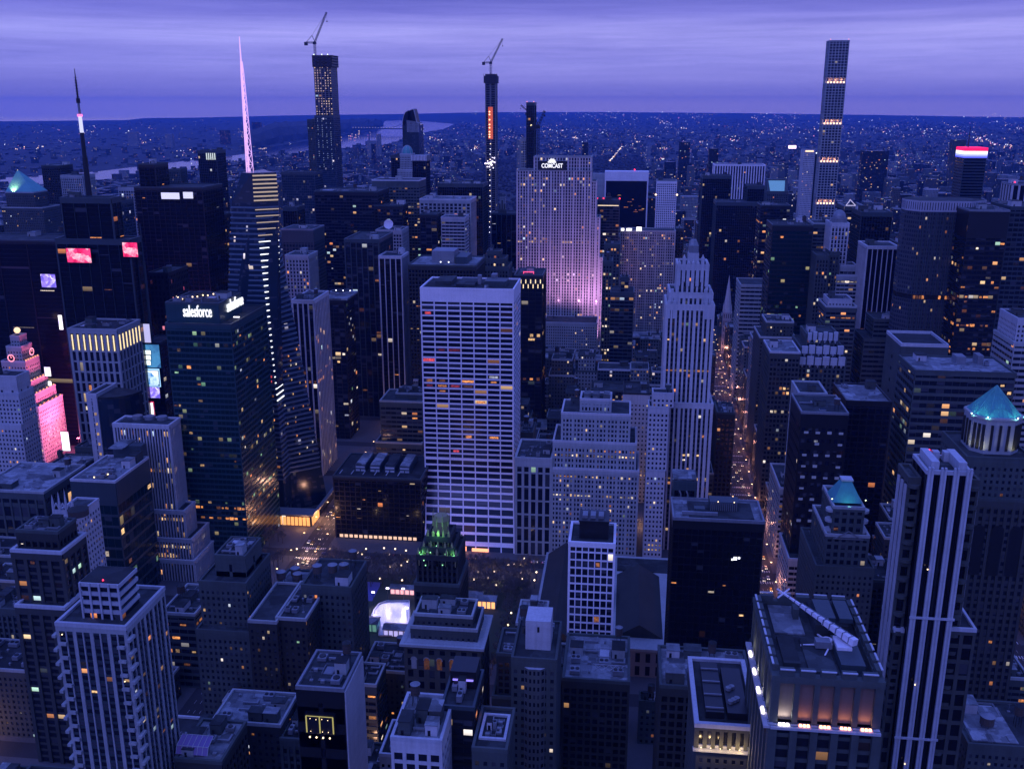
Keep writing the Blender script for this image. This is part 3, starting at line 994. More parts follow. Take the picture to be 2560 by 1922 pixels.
# spine: bars of light across the cut corner
spine = glow('spine_light', (.93, .95, 1), 1.7)
gold = glow('gold_spine_light', (1, .74, .46), .45)
mb, mb2 = MB(), MB()
for k in range(32):
    z0 = 98 + k * (zs - 98) / 32
    p2, q = ring(z0)[1:3]
    o = (.75, -.75)
    (mb if k < 27 else mb2).bar((p2[0] + o[0], p2[1] + o[1], z0), (q[0] + o[0], q[1] + o[1], z0), .5)
part('spine_light', mb, spine, root)
for k in range(7):
    f = k / 6 * .9
    p, q = lerp(top[1], top2[1], f), lerp(top[2], top2[2], f)
    mb2.bar((p[0] + .4, p[1] - .6, zs + 2 + k * 3), (q[0] + .4, q[1] - .6, zs + 2 + k * 3), .75)
part('spine_crown', mb2, gold, root)
# spire
sx, sy = at(620, 395, 735).x, 735
z1 = at(605, 92, 735).z
zb = zs + 10
viol = glow('violet_spire_light', (.85, .50, 1.0), 1.0)
mb = MB()
nseg = 11
def rr(z_):
    t = (z_ - zb) / (z1 - zb)
    return 3.2 * (1 - t) ** .8 * (1 if t < .8 else .6) + .35
for k in range(nseg):
    za, zc_ = zb + (z1 - zb) * k / nseg * .84, zb + (z1 - zb) * (k + 1) / nseg * .84
    for q in range(3):
        a, c = 2 * pi * q / 3 + .3, 2 * pi * (q + 1) / 3 + .3
        pa = (sx + rr(za) * cos(a), sy + rr(za) * sin(a), za)
        pb_ = (sx + rr(zc_) * cos(a), sy + rr(zc_) * sin(a), zc_)
        pc = (sx + rr(zc_) * cos(c), sy + rr(zc_) * sin(c), zc_)
        pd_ = (sx + rr(za) * cos(c), sy + rr(za) * sin(c), za)
        mb.bar(pa, pb_, .30)
        mb.bar(pa, pc, .20)
        mb.bar(pd_, pb_, .20)
        mb.bar(pb_, pc, .20)
    for q in range(2):
        zz = za + (zc_ - za) * q / 2
        mb.bar((sx, sy, zz), (sx, sy, zz + 6), .55 if q else .9)
mb.bar((sx, sy, zb + (z1 - zb) * .8), (sx, sy, z1), .75, r2=.3)
part('spire', mb, viol, root)
FOOT.append((xa - 6, xe + 1, 703, 767))
BOXES.append((xa, xc, 715, 760, 0, zs))
VIS.append((510, 770, 1380, 703))
for i in range(46):
    k = rnd.randrange(2, 26)
    z0 = 33 + k * (zs - 32) / nfl + 1.6
    A = ring(z0)
    if i % 3:
        s_ = rnd.random()
        p = lerp(A[2], A[3], s_)
        pane(root, (p[0] + .55, p[1], z0), 2.6, 1.8, 1, rnd.choice('ooowp'))
    else:
        p = lerp(A[0], A[1], rnd.uniform(.62, .98))
        pane(root, (p[0], p[1] - .55, z0), 2.4, 1.8, 0, rnd.choice('oowr'))

# glowing shopfront pavilion at its foot
root = empty('corner_pavilion', (at(735, 1345, 704).x, 720, 0), 'low glass pavilion glowing orange at the avenue corner below the crystal tower', 'pavilion')
x0, x1 = at(688, 1345, 692).x, AVX - 12
mb = MB()
mb.box(x0, x1, 690, 703.5, 9, 10.2, 0, True)
mb.box(xe + 1.2, x1 + 1, 703.5, 772, 9, 10.2, 0, True)
part('canopy', mb, M['unit'], root)
mb = MB()
mb.box(x0 + 1, x1 - 1.5, 691.5, 703.3, .2, 9, 0, uvm=(3, 9))
mb.box(xe + 1.6, x1 - 1.5, 703.4, 771, .2, 9, 0, uvm=(3, 9))
part('glazing', mb, G['warm'], root)
mb = MB()
n = int((x1 - x0 - 3) / 3.2)
for i in range(n):
    mb.box(x0 + 1.5 + i * 3.2, x0 + 4.0 + i * 3.2, 691.1, 691.4, .6, 7.6)
for i in range(4):
    mb.box(x1 - 1.45, x1 - 1.2, 693 + i * 4.4, 696.4 + i * 4.4, .6, 7.6)
part('shopfront', mb, glow('shop_light', (1, .40, .12), 1.3), root)
lamp('shop_glow', 'POINT', (x1 - 8, 685, 5), (1, .45, .18), 2500, size=2, parent=root)
lamp('shop_glow', 'POINT', (x1 + 4, 705, 6), (1, .45, .2), 5000, size=2, parent=root)
FOOT.append((x0, x1, 688, 774))

# ------------------------------------------------------------------ heroes: the avenue canyon and the centre
hero('pier_office_tower', 'slim dark tower with white ribs and a plain top band, right of the crystal tower',
     [(731, 783, 752, 800, dpx(783, 752, 800, 820))], ST('pale', 'office', 4.5, 3.9, .26, .05, .7, .12, 'black', top=2.5, big=0, par='pale', roof='roofm'), 1230, lit=3, rows=[(.60, .6, 'o'), (.55, .6, 'o')], furn=9)
b = hero('flat_hat_tower', 'dark glass tower with a white overhanging flat roof beside the slim ribbed tower',
     [(818, 860, 752, 900, dpx(860, 752, 900, 884))], 'darkgl', 1180, lit=22, pal='cpw', furn=0)
mb = MB()
mb.box(b.x0 - 4, b.x1 + 4, b.y0 - 3, b.y1 + 3, b.z + 1.2, b.z + 3, 0, True)
mb.cone((b.x0 + b.x1) / 2, b.y0 + 20, b.z + 3, b.z + 6, 11, 11, 20, 0)
mb.cone((b.x0 + b.x1) / 2, b.y0 + 20, b.z + 6, b.z + 6.3, 9, 9, 20, 1)
part('hat_roof', mb, [M['roofw'], M['roofd']], b.root)
for i in range(3):
    dot(b.root, b.x0 + 5 + i * 7, b.y0 + 14, b.z + 7.5, .6, white_lamp)
hero('ribbed_dark_tower', 'dark ribbed tower with vertical white lines behind the flat-hatted tower', [(862, 946, 600, 975, 60)],
     ST('steel', 'dark', 6, 3.9, .14, .08, .8, .12, 'black', top=3, par='steel'), 1180, lit=16, pal='wop', furn=3)
hero('slab_with_blobs', 'dark broad office slab in the row behind the ribbed dark tower', [(786, 944, 480, 1180, 55)], 'blackr', 600, lit=8, pal='cwo', furn=10)
hero('blue_crown_block', 'office block with a pale blue-lit crown between the crystal tower and the dark slab',
     [(705, 782, 575, 1040, 40)], ST('steel', 'cool', 3.4, 3.9, .25, .3, .5, .25, top=14, par='unit'), 740, lit=6, furn=3)
hero('grey_ribbed_block', 'grey vertical-ribbed block behind the slim ribbed tower', [(714, 770, 640, 960, 30)], 'pierl', 760, lit=3, furn=3)
hero('low_setback_block', 'low dark office block with a set-back top left of the white slab tower',
     [(940, 1054, 1108, 788, 44), (950, 1056, 1005, 792, 36), (990, 1056, 985, 804, 20)], 'ribbon', 1200, lit=9, pal='wo', furn=11)
b = hero('black_slab_by_park', 'broad black office block with white machinery on its roof, beside the avenue corner',
     [(833, 1051, 1196, 674, 50)], ST('black', 'black', 4.2, 4, .12, .18, .3, .15, top=2.5, par='steel', roof='roofd'), 1400, lit=14, pal='pwp', furn=0)
for i in range(4):
    x = b.x0 + 14 + i * 11.5
    mb = MB()
    mb.box(x, x + 8, b.y0 + 12, b.y0 + 40, b.z, b.z + 5.5)
    mb.box(x + .5, x + 3.6, b.y0 + 11.9, b.y0 + 11.99, b.z + .8, b.z + 2.3, 1)
    mb.box(x + 4.4, x + 7.5, b.y0 + 11.9, b.y0 + 11.99, b.z + .8, b.z + 2.3, 1)
    mb.box(x + .5, x + 7.5, b.y0 + 11.9, b.y0 + 11.99, b.z + 3.4, b.z + 4.8, 1)
    part('cooling_unit', mb, [M['steel'], M['trim']], b.root)
    mb = MB()
    mb.box(x + .4, x + 7.6, b.y0 + 13, b.y0 + 39, b.z + 5.5, b.z + 6.3, 0)
    part('unit_roof', mb, M['roofw'] if i != 2 else M['roofd'], b.root)
mb = MB()
for i in range(6):
    mb.box(b.x0 + 4 + i * 9, b.x0 + 4.5 + i * 9, b.y0 + 3, b.y0 + 11, b.z + 1.5, b.z + 1.8)
part('pipe_rack', mb, M['trim'], b.root)
mb = MB()
for i in range(16):
    x = b.x0 + 3 + i * (b.x1 - b.x0 - 6) / 16
    mb.box(x, x + 2.6, b.y0 - .5, b.y0 - .4, 1, 3.4)
part('shopfront', mb, glow('shopfront_light', (1, .62, .42), 1.0), b.root)

# white slab, the brightest tower of the middle
ZF = 58.0
b = hero('white_slab_tower', 'tall white slab tower with black window strips facing the park, centre of the photo',
     [(1052, 1283, 724, 703, 46, None, ZF)], 'white', 1395, lit=0, furn=0)
Z = b.z
b.lights(0, 'o', [(.90, .25, 'or'), (.635, .35, 'o'), (.60, .3, 'or'), (.54, .3, 'o'), (.40, .2, 'o'), (.235, .4, 'o'), (.21, .35, 'o'), (.185, .4, 'ow'), (.12, .3, 'o')], faces=(0,))
b.lights(7, 'oor', faces=(0,))
w = b.x1 - b.x0
x0, y0, z = b.x0, b.y0, b.z
boxpart('bulkhead', b.root, x0 + w * .12, x0 + w * .30, y0 + 14, y0 + 38, z + .02, z + 3.5, M['roofm'])
boxpart('bulkhead', b.root, x0 + w * .36, x0 + w * .56, y0 + 10, y0 + 40, z + .02, z + 2, M['roofm'])
boxpart('cooling_tower', b.root, x0 + w * .57, x0 + w * .61, y0 + 22, y0 + 26, z + .02, z + 7, M['unit'])
boxpart('cooling_unit', b.root, x0 + w * .66, x0 + w * .90, y0 + 14, y0 + 30, z + .02, z + 4, M['steel'])
boxpart('cooling_unit', b.root, x0 + w * .70, x0 + w * .76, y0 + 32, y0 + 40, z + .02, z + 6, M['unit'])
boxpart('access_hatch', b.root, x0 + w * .68, x0 + w * .72, y0 + 4, y0 + 7, z + .02, z + 2.4, M['roofw'])
def foot(zz):
    return y0 - 41 * (1 - zz / ZF) ** 2.2
XL, XR = atz(1057, 1385).x - x0, atz(1283, 1391).x - b.x1
def fx(s_, zz):
    t_ = (1 - zz / ZF) ** 2.0
    return x0 + XL * t_ + (w + (XR - XL) * t_) * s_
mg, mw = MB(), MB()
nf, nb = 12, round(w / 9.4)
for k in range(nf):
    za, zb_ = ZF * k / nf, ZF * (k + 1) / nf
    zs_ = zb_ - (zb_ - za) * .30
    if k == 0:
        zs_ = zb_ - 2.2
    ya, ym_, yb = foot(za), foot(zs_), foot(zb_)
    X = lambda s_, zz: fx(s_, zz)
    mg.quad((X(0, za), ya, za), (X(1, za), ya, za), (X(1, zs_), ym_, zs_), (X(0, zs_), ym_, zs_), 0, [(0, k), (nb, k), (nb, k + 1), (0, k + 1)])
    mw.quad((X(0, zs_), ym_ - .4, zs_), (X(1, zs_), ym_ - .4, zs_), (X(1, zb_), yb - .4, zb_), (X(0, zb_), yb - .4, zb_))
    mw.quad((X(0, zs_), ym_, zs_), (X(1, zs_), ym_, zs_), (X(1, zs_), ym_ - .4, zs_), (X(0, zs_), ym_ - .4, zs_))
    for i in range(nb + 1):
        xa_, xb_ = X(i / nb, za), X(i / nb, zb_)
        mw.quad((xa_ - .4, ya - .6, za), (xa_ + .4, ya - .6, za), (xb_ + .4, yb - .6, zb_), (xb_ - .4, yb - .6, zb_))
        mw.quad((xa_ + .4, ya - .6, za), (xa_ + .4, ya, za), (xb_ + .4, yb, zb_), (xb_ + .4, yb - .6, zb_))
    for s_, d_ in ((0, -.4), (1, .4)):
        mw.quad((X(s_, za) + d_, ya - .6, za), (X(s_, za) + d_, b.y1, za), (X(s_, zb_) + d_, b.y1, zb_), (X(s_, zb_) + d_, yb - .6, zb_))
part('flared_base', mw, M['white'], b.root)
part('base_glazing', mg, G['dark'], b.root)
y0 = foot(0)
FOOT.append((x0, b.x1, y0, b.y1))
BOXES.append((x0, b.x1, y0 + 20, b.y1, 0, ZF))
mb = MB()
mb.box(x0 + w * .36, x0 + w * .56, y0 - .9, y0 - .65, .4, 4.2)
mb.box(x0 + w * .62, x0 + w * .80, y0 - .9, y0 - .65, .4, 3.0)
part('lit_entrance', mb, glow('entrance_light', (1, .36, .18), 2.0), b.root)
lamp('entrance_glow', 'POINT', (x0 + w * .46, y0 - 5, 4), (1, .4, .22), 6000, size=2, parent=b.root)

# towers behind the white slab
b = hero('white_roofed_brown_block', 'dark block with a broad white roof and roof house behind the white slab tower',
     [(1021, 1189, 665, 940, 62)], 'brownd', 760, lit=6, rows=[(.76, .35, 'o'), (.62, .2, 'w')], furn=0)
w = b.x1 - b.x0
boxpart('bulkhead', b.root, b.x0 + w * .30, b.x0 + w * .64, b.y0 + 18, b.y0 + 44, b.z + .02, b.z + 12, M['unit'])
boxpart('cooling_unit', b.root, b.x0 + w * .66, b.x0 + w * .84, b.y0 + 14, b.y0 + 46, b.z + .02, b.z + 7, M['steel'])
for q in (.46, .58):
    dot(b.root, b.x0 + w * q, b.y0 + 8, b.z + 2.6, .7, white_lamp)
b = hero('slotted_white_tower', 'dark tower edged with broad white vertical stripes left of the white-roofed brown block',
     [(948, 1003, 642, 965, 30)], ST('pale', 'black', 6, 4, .16, .04, .8, .1, 'black', top=2, par='pale'), 1000, lit=2, furn=3)
hero('white_dish_block', 'pale office block carrying a white satellite dish on its roof', [(940, 1004, 577, 1110, 36)], 'gridl', 650, lit=5, pal='po', furn=2)
b_ = bpy.context.scene.objects.get('white_dish_block')
mb = MB()
px_ = at(972, 560, 1118)
mb.bar((px_.x, px_.y, px_.z - 10), (px_.x, px_.y, px_.z - 2), .8)
for k in range(5):
    r0, r1 = 5.6 * k / 5 + .05, 5.6 * (k + 1) / 5
    P = lambda r, a: (px_.x + r * cos(a), px_.y - .16 * (r * r) / 5 - 1 + .25 * r * sin(a), px_.z + .96 * r * sin(a))
    for q in range(16):
        a, c = 2 * pi * q / 16, 2 * pi * (q + 1) / 16
        mb.quad(P(r0, a), P(r1, a), P(r1, c), P(r0, c))
part('satellite_dish', mb, M['white'], b_)
b = hero('stacked_grey_tower', 'grey office tower with a glazed top storey, left of the slim unfinished tower',
     [(1050, 1176, 500, 1195, 44)], ST('lime', 'office', 5, 4, .34, .28, .6, .3, top=4, par='pale', roof='roofw'), 650, lit=6, pal='wp', furn=9)
hero('white_trim_block', 'low ribbon-windowed block with a pale frame standing before the grey stacked tower', [(1103, 1162, 545, 1150, 30)], 'ribw', 650, lit=3, furn=3)
hero('brown_shaft_block', 'narrow dark shaft with three bright lamps beside the pale-framed ribbon block', [(1050, 1092, 537, 1148, 28)], 'darkgl', 650, lit=9, pal='p', furn=2)
hero('dark_long_block', 'long dark tower top with pale roof edges behind the grey stacked tower', [(1094, 1207, 461, 1320, 48)], 'black', 640, lit=5, furn=11)
hero('grey_wall_tower', 'broad grey tower with a white coping and one lit strip of windows',
     [(930, 1048, 452, 1260, 40)], ST('stone', 'warm', 4, 3.9, .2, .5, .4, .3, top=9, par='trim'), 600, lit=10, pal='wo', rows=[(.86, .35, 'p')], furn=3)
hero('low_flat_block', 'low flat-roofed block under the grey wall tower', [(935, 1006, 515, 1180, 30)], 'blackr', 590, lit=3, furn=3)
b = hero('dark_crowned_tower', 'black tower with a striped white crown next to the domed tower', [(1031, 1064, 404, 1560, 34)], ST('black', 'black', 3, 4, .1, .1, .3, .1, top=.5), 520, lit=1, furn=0)
mb = MB()
mb.box(b.x0 - 1, b.x1 + 1, b.y0 - 1, b.y1 + 1, b.z + 1.2, b.z + 9, 0)
for i in range(11):
    x = b.x0 - 1 + i * (b.x1 - b.x0 + 2) / 10
    mb.box(x - .5, x + .5, b.y0 - 1.8, b.y0 - 1, b.z + 1.2, b.z + 9.6, 1)
part('striped_crown', mb, [M['unit'], M['white']], b.root)
b = hero('domed_tower', 'octagonal stone tower topped by a ribbed dome, in front of the wave-topped tower',
     [(994, 1036, 425, 1700, 30), (1000, 1030, 386, 1704, 22)], 'punchl', 450, lit=3, furn=0)
mb = MB()
cx, cy, r = (b.x0 + b.x1) / 2, b.y0 + 11, (b.x1 - b.x0) / 2
mb.dome(cx, cy, b.z + 1, r * .9, r * 1.25, 16, 6, 0)
for q in range(8):
    a = 2 * pi * q / 8
    for k in range(5):
        e0, e1 = pi / 2 * k / 5, pi / 2 * (k + 1) / 5
        f = lambda e: (cx + r * .93 * cos(e) * cos(a), cy + r * .93 * cos(e) * sin(a), b.z + 1 + r * 1.3 * sin(e))
        mb.bar(f(e0), f(e1), .45, 1)
part('dome', mb, [M['green'], M['trim']], b.root)
hero('dark_narrow_tower', 'narrow dark tower just left of the domed tower', [(977, 1002, 390, 1740, 30)], 'black', 450, furn=2)

# wave-topped blue tower
Y = 1915
x0, x1 = at(1006, 300, Y).x, at(1046, 300, Y).x
zt, zm = at(1025, 277, Y).z, at(1025, 312, Y).z
root = empty('wave_topped_tower', ((x0 + x1) / 2, Y + 22, 0), 'blue-black glass tower with a curved shoulder and striped crown near the river bend', 'building')
mb = MB()
mb.box(x0, x1, Y, Y + 45, 0, zm, 0, uvm=(3.4, 3.9))
part('glazing', mb, G['cool'], root)
mb = MB()
n = 14
for i in range(n + 1):
    x = x0 + (x1 - x0) * i / n
    mb.box(x - .35, x + .35, Y - .7, Y, 20, zm, 0)
part('facade_frame', mb, M['steel'], root)
mb = MB()
prof = [(x0, zm - 1)] + [(x0 + (x1 - x0) * .34 * (1 - cos(a)), zm - 1 + (zt - zm) * sin(a)) for a in [pi / 2 * k / 8 for k in range(1, 9)]]
for i in range(len(prof) - 1):
    (a, za), (c, zc_) = prof[i], prof[i + 1]
    mb.quad((a, Y - .5, zm - 2), (c, Y - .5, zm - 2), (c, Y - .5, zc_), (a, Y - .5, za), 0)
    mb.quad((a, Y - .5, za), (c, Y - .5, zc_), (c, Y + 45, zc_), (a, Y + 45, za), 1)
prof2 = [(x0 + (x1 - x0) * .34, zt), (x0 + (x1 - x0) * .62, zt + 3), (x0 + (x1 - x0) * .68, zt - 4), (x0 + (x1 - x0) * .80, zt - 22), (x1, zm + 2)]
for (a, za), (c, zc_) in zip(prof2[:-1], prof2[1:]):
    mb.quad((a, Y + 14, zm - 2), (c, Y + 14, zm - 2), (c, Y + 14, zc_), (a, Y + 14, za), 0)
    mb.quad((a, Y + 14, za), (c, Y + 14, zc_), (c, Y + 45, zc_), (a, Y + 45, za), 1)
mb.quad((prof[-1][0], Y - .5, zm), (prof[-1][0], Y + 14, zm), (prof[-1][0], Y + 14, zt), (prof[-1][0], Y - .5, zt), 0)
mb.quad((x0, Y, zm + .01), (x1, Y, zm + .01), (x1, Y + 14, zm + .01), (x0, Y + 14, zm + .01), 1)
for (a, za), (c, zc_) in zip(prof[:-1], prof[1:]):
    mb.bar((a, Y - .8, za), (c, Y - .8, zc_), .7, 2)
for (a, za), (c, zc_) in zip(prof2[:-1], prof2[1:]):
    mb.bar((a, Y + 13.6, za), (c, Y + 13.6, zc_), .8, 2)
for i in range(10):
    x = x0 + (x1 - x0) * (.3 + .7 * i / 9)
    mb.box(x - .5, x + .5, Y - 1.1, Y - .6, zm - 14, zm + 8 - i * .3, 2)
part('curved_crown', mb, [G['black'], M['black'], M['trim']], root)
FOOT.append((x0, x1, Y, Y + 45))
BOXES.append((x0, x1, Y, Y + 45, 0, zm))
VIS.append((1004, 1048, 420, Y))

def crane(label, base, h, jib, ang, az, s=1.0, cat='crane', name='tower_crane', mat=None):
    """luffing tower crane: mast, cab, lifting jib, counter jib with ballast"""
    mat = mat or M['black']
    x, y, z = base
    root = empty(name, base, label, cat)
    def lattice(mb, p, q, w, n):
        p, q = Vector(p), Vector(q)
        d = (q - p).normalized()
        a = d.orthogonal().normalized()
        b_ = d.cross(a)
        c = [(a + b_) * w, (a - b_) * w, (-a - b_) * w, (-a + b_) * w]
        for k in range(4):
            mb.bar(p + c[k], q + c[k], .22 * s)
        for i in range(n):
            t0, t1 = i / n, (i + 1) / n
            for k in range(4):
                mb.bar(p.lerp(q, t0) + c[k], p.lerp(q, t1) + c[(k + 1) % 4], .14 * s)
    mb = MB()
    lattice(mb, (x, y, z), (x, y, z + h), 1.1 * s, max(3, int(h / 4)))
    part('mast', mb, mat, root)
    hx, hy = cos(az), sin(az)
    top = Vector((x, y, z + h))
    mb = MB()
    mb.box(x - 2.0 * s, x + 2.0 * s, y - 2 * s, y + 2 * s, z + h, z + h + 3 * s, 0, True)
    part('cab', mb, mat, root)
    tip = top + Vector((hx * cos(ang), hy * cos(ang), sin(ang))) * jib + Vector((0, 0, 2 * s))
    mb = MB()
    lattice(mb, top + Vector((0, 0, 2 * s)), tip, .8 * s, max(4, int(jib / 4)))
    part('jib', mb, mat, root)
    mb = MB()
    cj = top + Vector((-hx, -hy, 0)) * jib * .28 + Vector((0, 0, 2.2 * s))
    lattice(mb, top + Vector((0, 0, 2.2 * s)), cj, .8 * s, 4)
    mb.box(cj.x - 2 * s, cj.x + 2 * s, cj.y - 1.6 * s, cj.y + 1.6 * s, cj.z - 3.5 * s, cj.z + 1, 0, True)
    part('counter_jib', mb, mat, root)
    mb = MB()
    ap = top + Vector((-hx * 3 * s, -hy * 3 * s, 11 * s))
    mb.bar(top + Vector((hx * s, hy * s, 2 * s)), ap, .4 * s)
    mb.bar(cj, ap, .3 * s)
    mb.bar(ap, tip, .14 * s)
    part('stay_frame', mb, mat, root)
    mb = MB()
    mb.bar(tip, tip - Vector((0, 0, jib * .25)), .1 * s)
    mb.box(tip.x - .6 * s, tip.x + .6 * s, tip.y - .6 * s, tip.y + .6 * s, tip.z - jib * .25 - 1.5 * s, tip.z - jib * .25, 0, True)
    part('hook_block', mb, mat, root)
    return root

def skinny(name, label, pl, pr, ptop, Y, D, gk, wk, lights, pb, crown=None, frame=True):
    x0, x1, zt = at(pl, ptop, Y).x, at(pr, ptop, Y).x, at((pl + pr) / 2, ptop, Y).z
    st = ST(wk, gk, 3.6, 4.2, .22, .24, .5, .35, top=2)
    b = Bld(name, ((x0 + x1) / 2, Y + D / 2, 0), label)
    b.tier(x0, x1, Y, Y + D, 0, zt, st)
    b.x0, b.x1, b.y0, b.y1, b.z = x0, x1, Y, Y + D, zt
    VIS.append((pl, pr, pb, Y))
    b.finish(0)
    return b

# unfinished tower with rows of site lamps (left of the river)
b = hero('unfinished_lamp_tower', 'tall unfinished concrete tower strung with rows of site lamps, under a crane',
     [(786, 834, 290, 1960, 44, 'glass'), (784, 828, 168, 1962, 40, ST('concrete', 'black', 7, 4.1, .28, .26, .3, .4, top=0)), (780, 829, 140, 1960, 44, ST('net', 'black', 8, 5, .2, .5, .3, .3, top=0))], 'glass', 400, furn=0)
t = b.T[1]
mb = MB()
rows, cols = 19, 7
for k in range(rows):
    for i in range(cols):
        if rnd.random() < .7 and not (9 > k > 6):
            x = t[0] + (i + .5) * (t[1] - t[0]) / cols
            zz = t[4] + 1 + (k + .5) * (t[5] - t[4]) / rows
            s_ = rnd.uniform(.35, .7)
            mb.box(x - s_, x + s_, t[2] - .9, t[2] - .5, zz - s_, zz + s_, 0, True)
part('site_lamps', mb, glow('site_light', (1, .70, .40), 1.7), b.root, kind='stuff')
t = b.T[0]
mb = MB()
for k in range(24):
    for i in range(4):
        if rnd.random() < .6:
            x = t[0] + (i + .7) * (t[1] - t[0]) / 4.5
            zz = t[5] - 6 - k * 4.2
            mb.box(x - .5, x + .5, t[2] - .7, t[2] - .4, zz - .4, zz + .6, 0, True)
part('floor_lamps', mb, glow('cool_site_light', (.6, .75, 1), .6), b.root, kind='stuff')
for q in (.1, .5, .8):
    dot(b.root, b.x0 + q * (b.x1 - b.x0), b.y0, b.z + 2.4, 1.1, glow('green_white_light', (.85, 1, .7), 2.0))
p0 = at(788, 138, 1975)
crane('luffing crane raised high on the lamp-strung unfinished tower', (p0.x, 1975, b.z), 22, 62, radians(64), 0, 1.5)
hero('grey_side_tower', 'grey residential tower standing against the left flank of the lamp-strung unfinished tower', [(768, 788, 300, 1990, 40)], 'punchs', 400, lit=4, furn=2)

# slim unfinished tower with one column of lamps
b = hero('slim_unfinished_tower', 'needle-slim unfinished tower with a glowing red hoist shaft under a crane',
     [(1213, 1239, 204, 1905, 26, ST('concrete', 'black', 9, 4.2, .30, .20, .3, .4, top=0))], 'black', 620, furn=0)
mb = MB()
w = b.x1 - b.x0
mb.box(b.x0 - 2.2, b.x1 + 2.2, b.y0 - 2.2, b.y1 + 2.2, b.z - 3, b.z + 10, 0, True)
for i in range(7):
    x = b.x0 - 2.2 + i * (w + 4.4) / 6
    mb.box(x - .3, x + .3, b.y0 - 2.7, b.y0 - 2.2, b.z - 3, b.z + 14, 0)
mb.box(b.x0, b.x1, b.y0, b.y1, b.z + 10, b.z + 13, 0)
part('formwork_cage', mb, M['net'], b.root)
shaft = glow('hoist_light', (1, .16, .05), .55)
mb = MB()
za, zb_ = at(1225, 348, 1905).z, at(1225, 268, 1905).z
mb.box(b.x0 + w * .28, b.x0 + w * .72, b.y0 - .8, b.y0 - .5, za, zb_, 0, True)
part('hoist_shaft', mb, shaft, b.root)
for py_ in (280, 287, 300, 312, 320, 330, 337, 343):
    q = at(1224, py_, 1904)
    dot(b.root, q.x, 1903.2, q.z, 1.5, glow('hoist_lamp', (1, .62, .35), 2.4), 'hoist_lamp')
for k in range(18):
    q = at(1225, 360 + k * 13, 1904)
    dot(b.root, q.x + rnd.uniform(-1, 1), 1903.3, q.z, .8, white_lamp if k % 3 else warm_lamp, 'floor_lamp')
for k in range(26):
    q = at(1225 + rnd.gauss(0, 6.5), 407 + rnd.gauss(0, 6), 1904)
    dot(b.root, q.x, 1901 - abs(rnd.gauss(0, 2)), q.z, rnd.uniform(.7, 1.5), glow('work_light', (.85, .75, 1), 3.0) if k == 0 else bpy.data.materials['work_light'], 'work_lamp')
p0 = at(1227, 185, 1912)
crane('luffing crane on the crown of the needle-slim unfinished tower', (p0.x, 1912, b.z + 13), 18, 48, radians(62), 0, 1.3)

# black slab with construction crane
b = hero('black_needle_slab', 'narrow black slab tower rising behind the lettered limestone tower', [(1303, 1316, 347, 1604, 30, 'pierl'), (1316, 1336, 258, 1600, 34, 'black', 0)], 'black', 400, furn=0)
dot(b.root, b.x0 + 1, b.y0, b.z + 2, .8, pink_strip)
dot(b.root, b.x1 - 1, b.y0, b.z + 2, .8, pink_strip)
q = at(1328, 314, 1599)
dot(b.root, q.x, 1598.6, q.z, 1.3, glow('yellow_lamp', (1, .85, .4), 2))
p0 = at(1344, 420, 1585)
crane('dark crane tower standing against the narrow black slab', (p0.x, 1585, 150), at(1344, 322, 1585).z - 150, 26, radians(66), 0, 1.7)
p0 = at(1311, 420, 1640)
crane('small crane seen left of the narrow black slab', (p0.x + 8, 1650, 200), at(1311, 287, 1650).z - 200, 20, radians(140), 0, 1.0)

b = hero('framed_black_block', 'black block with thin white ribs and a small gilded crown', [(1229, 1291, 535, 1420, 36)],
     ST('steel', 'black', 8, 4, .14, .06, .6, .1, 'black', top=1.5, par='steel'), 640, lit=6, pal='pw', furn=0)
mb = MB()
for i in range(3):
    mb.box(b.x0 + 10 + i * 3.4, b.x0 + 12.4 + i * 3.4, b.y0 + 6, b.y0 + 9, b.z, b.z + 14 + (i % 2) * 5)
mb.box(b.x0 + 9, b.x0 + 21, b.y0 + 4, b.y0 + 12, b.z, b.z + 6)
part('gilded_crown', mb, M['tan'], b.root)
hero('stepped_brick_tower', 'small stepped brown tower with set-back shoulders in front of the thin-ribbed black block',
     [(1196, 1270, 668, 1046, 34), (1204, 1262, 648, 1050, 26), (1218, 1250, 630, 1054, 18)], 'piers', 700, lit=2, furn=2)
b = hero('fin_top_block', 'dark block with two rows of short glowing slots under a red-lit roof rail',
     [(1286, 1356, 690, 900, 40)], 'darkgl', 850, lit=8, rows=[(.40, .8, 'o'), (.66, .4, 'w')], pal='wo', furn=3)
mb = MB()
for r in range(2):
    for i in range(6):
        q = at(1290 + i * 12.2 + r * 6, 703 + r * 12, 899)
        mb.box(q.x - .4, q.x + .4, 898.9, 899.4, q.z - 2.2, q.z + 1.5, 0, True)
part('slot_light', mb, fin, b.root)
mb = MB()
q0, q1 = at(1309, 680, 912), at(1334, 680, 912)
mb.bar((q0.x, 912, q0.z), (q1.x, 912, q1.z), .5)
for q in (q0, q1):
    mb.bar((q.x, 912, b.z), (q.x, 912, q.z + .5), .4)
part('roof_rail', mb, glow('red_rail_light', (1, .08, .22), 1.6), b.root)

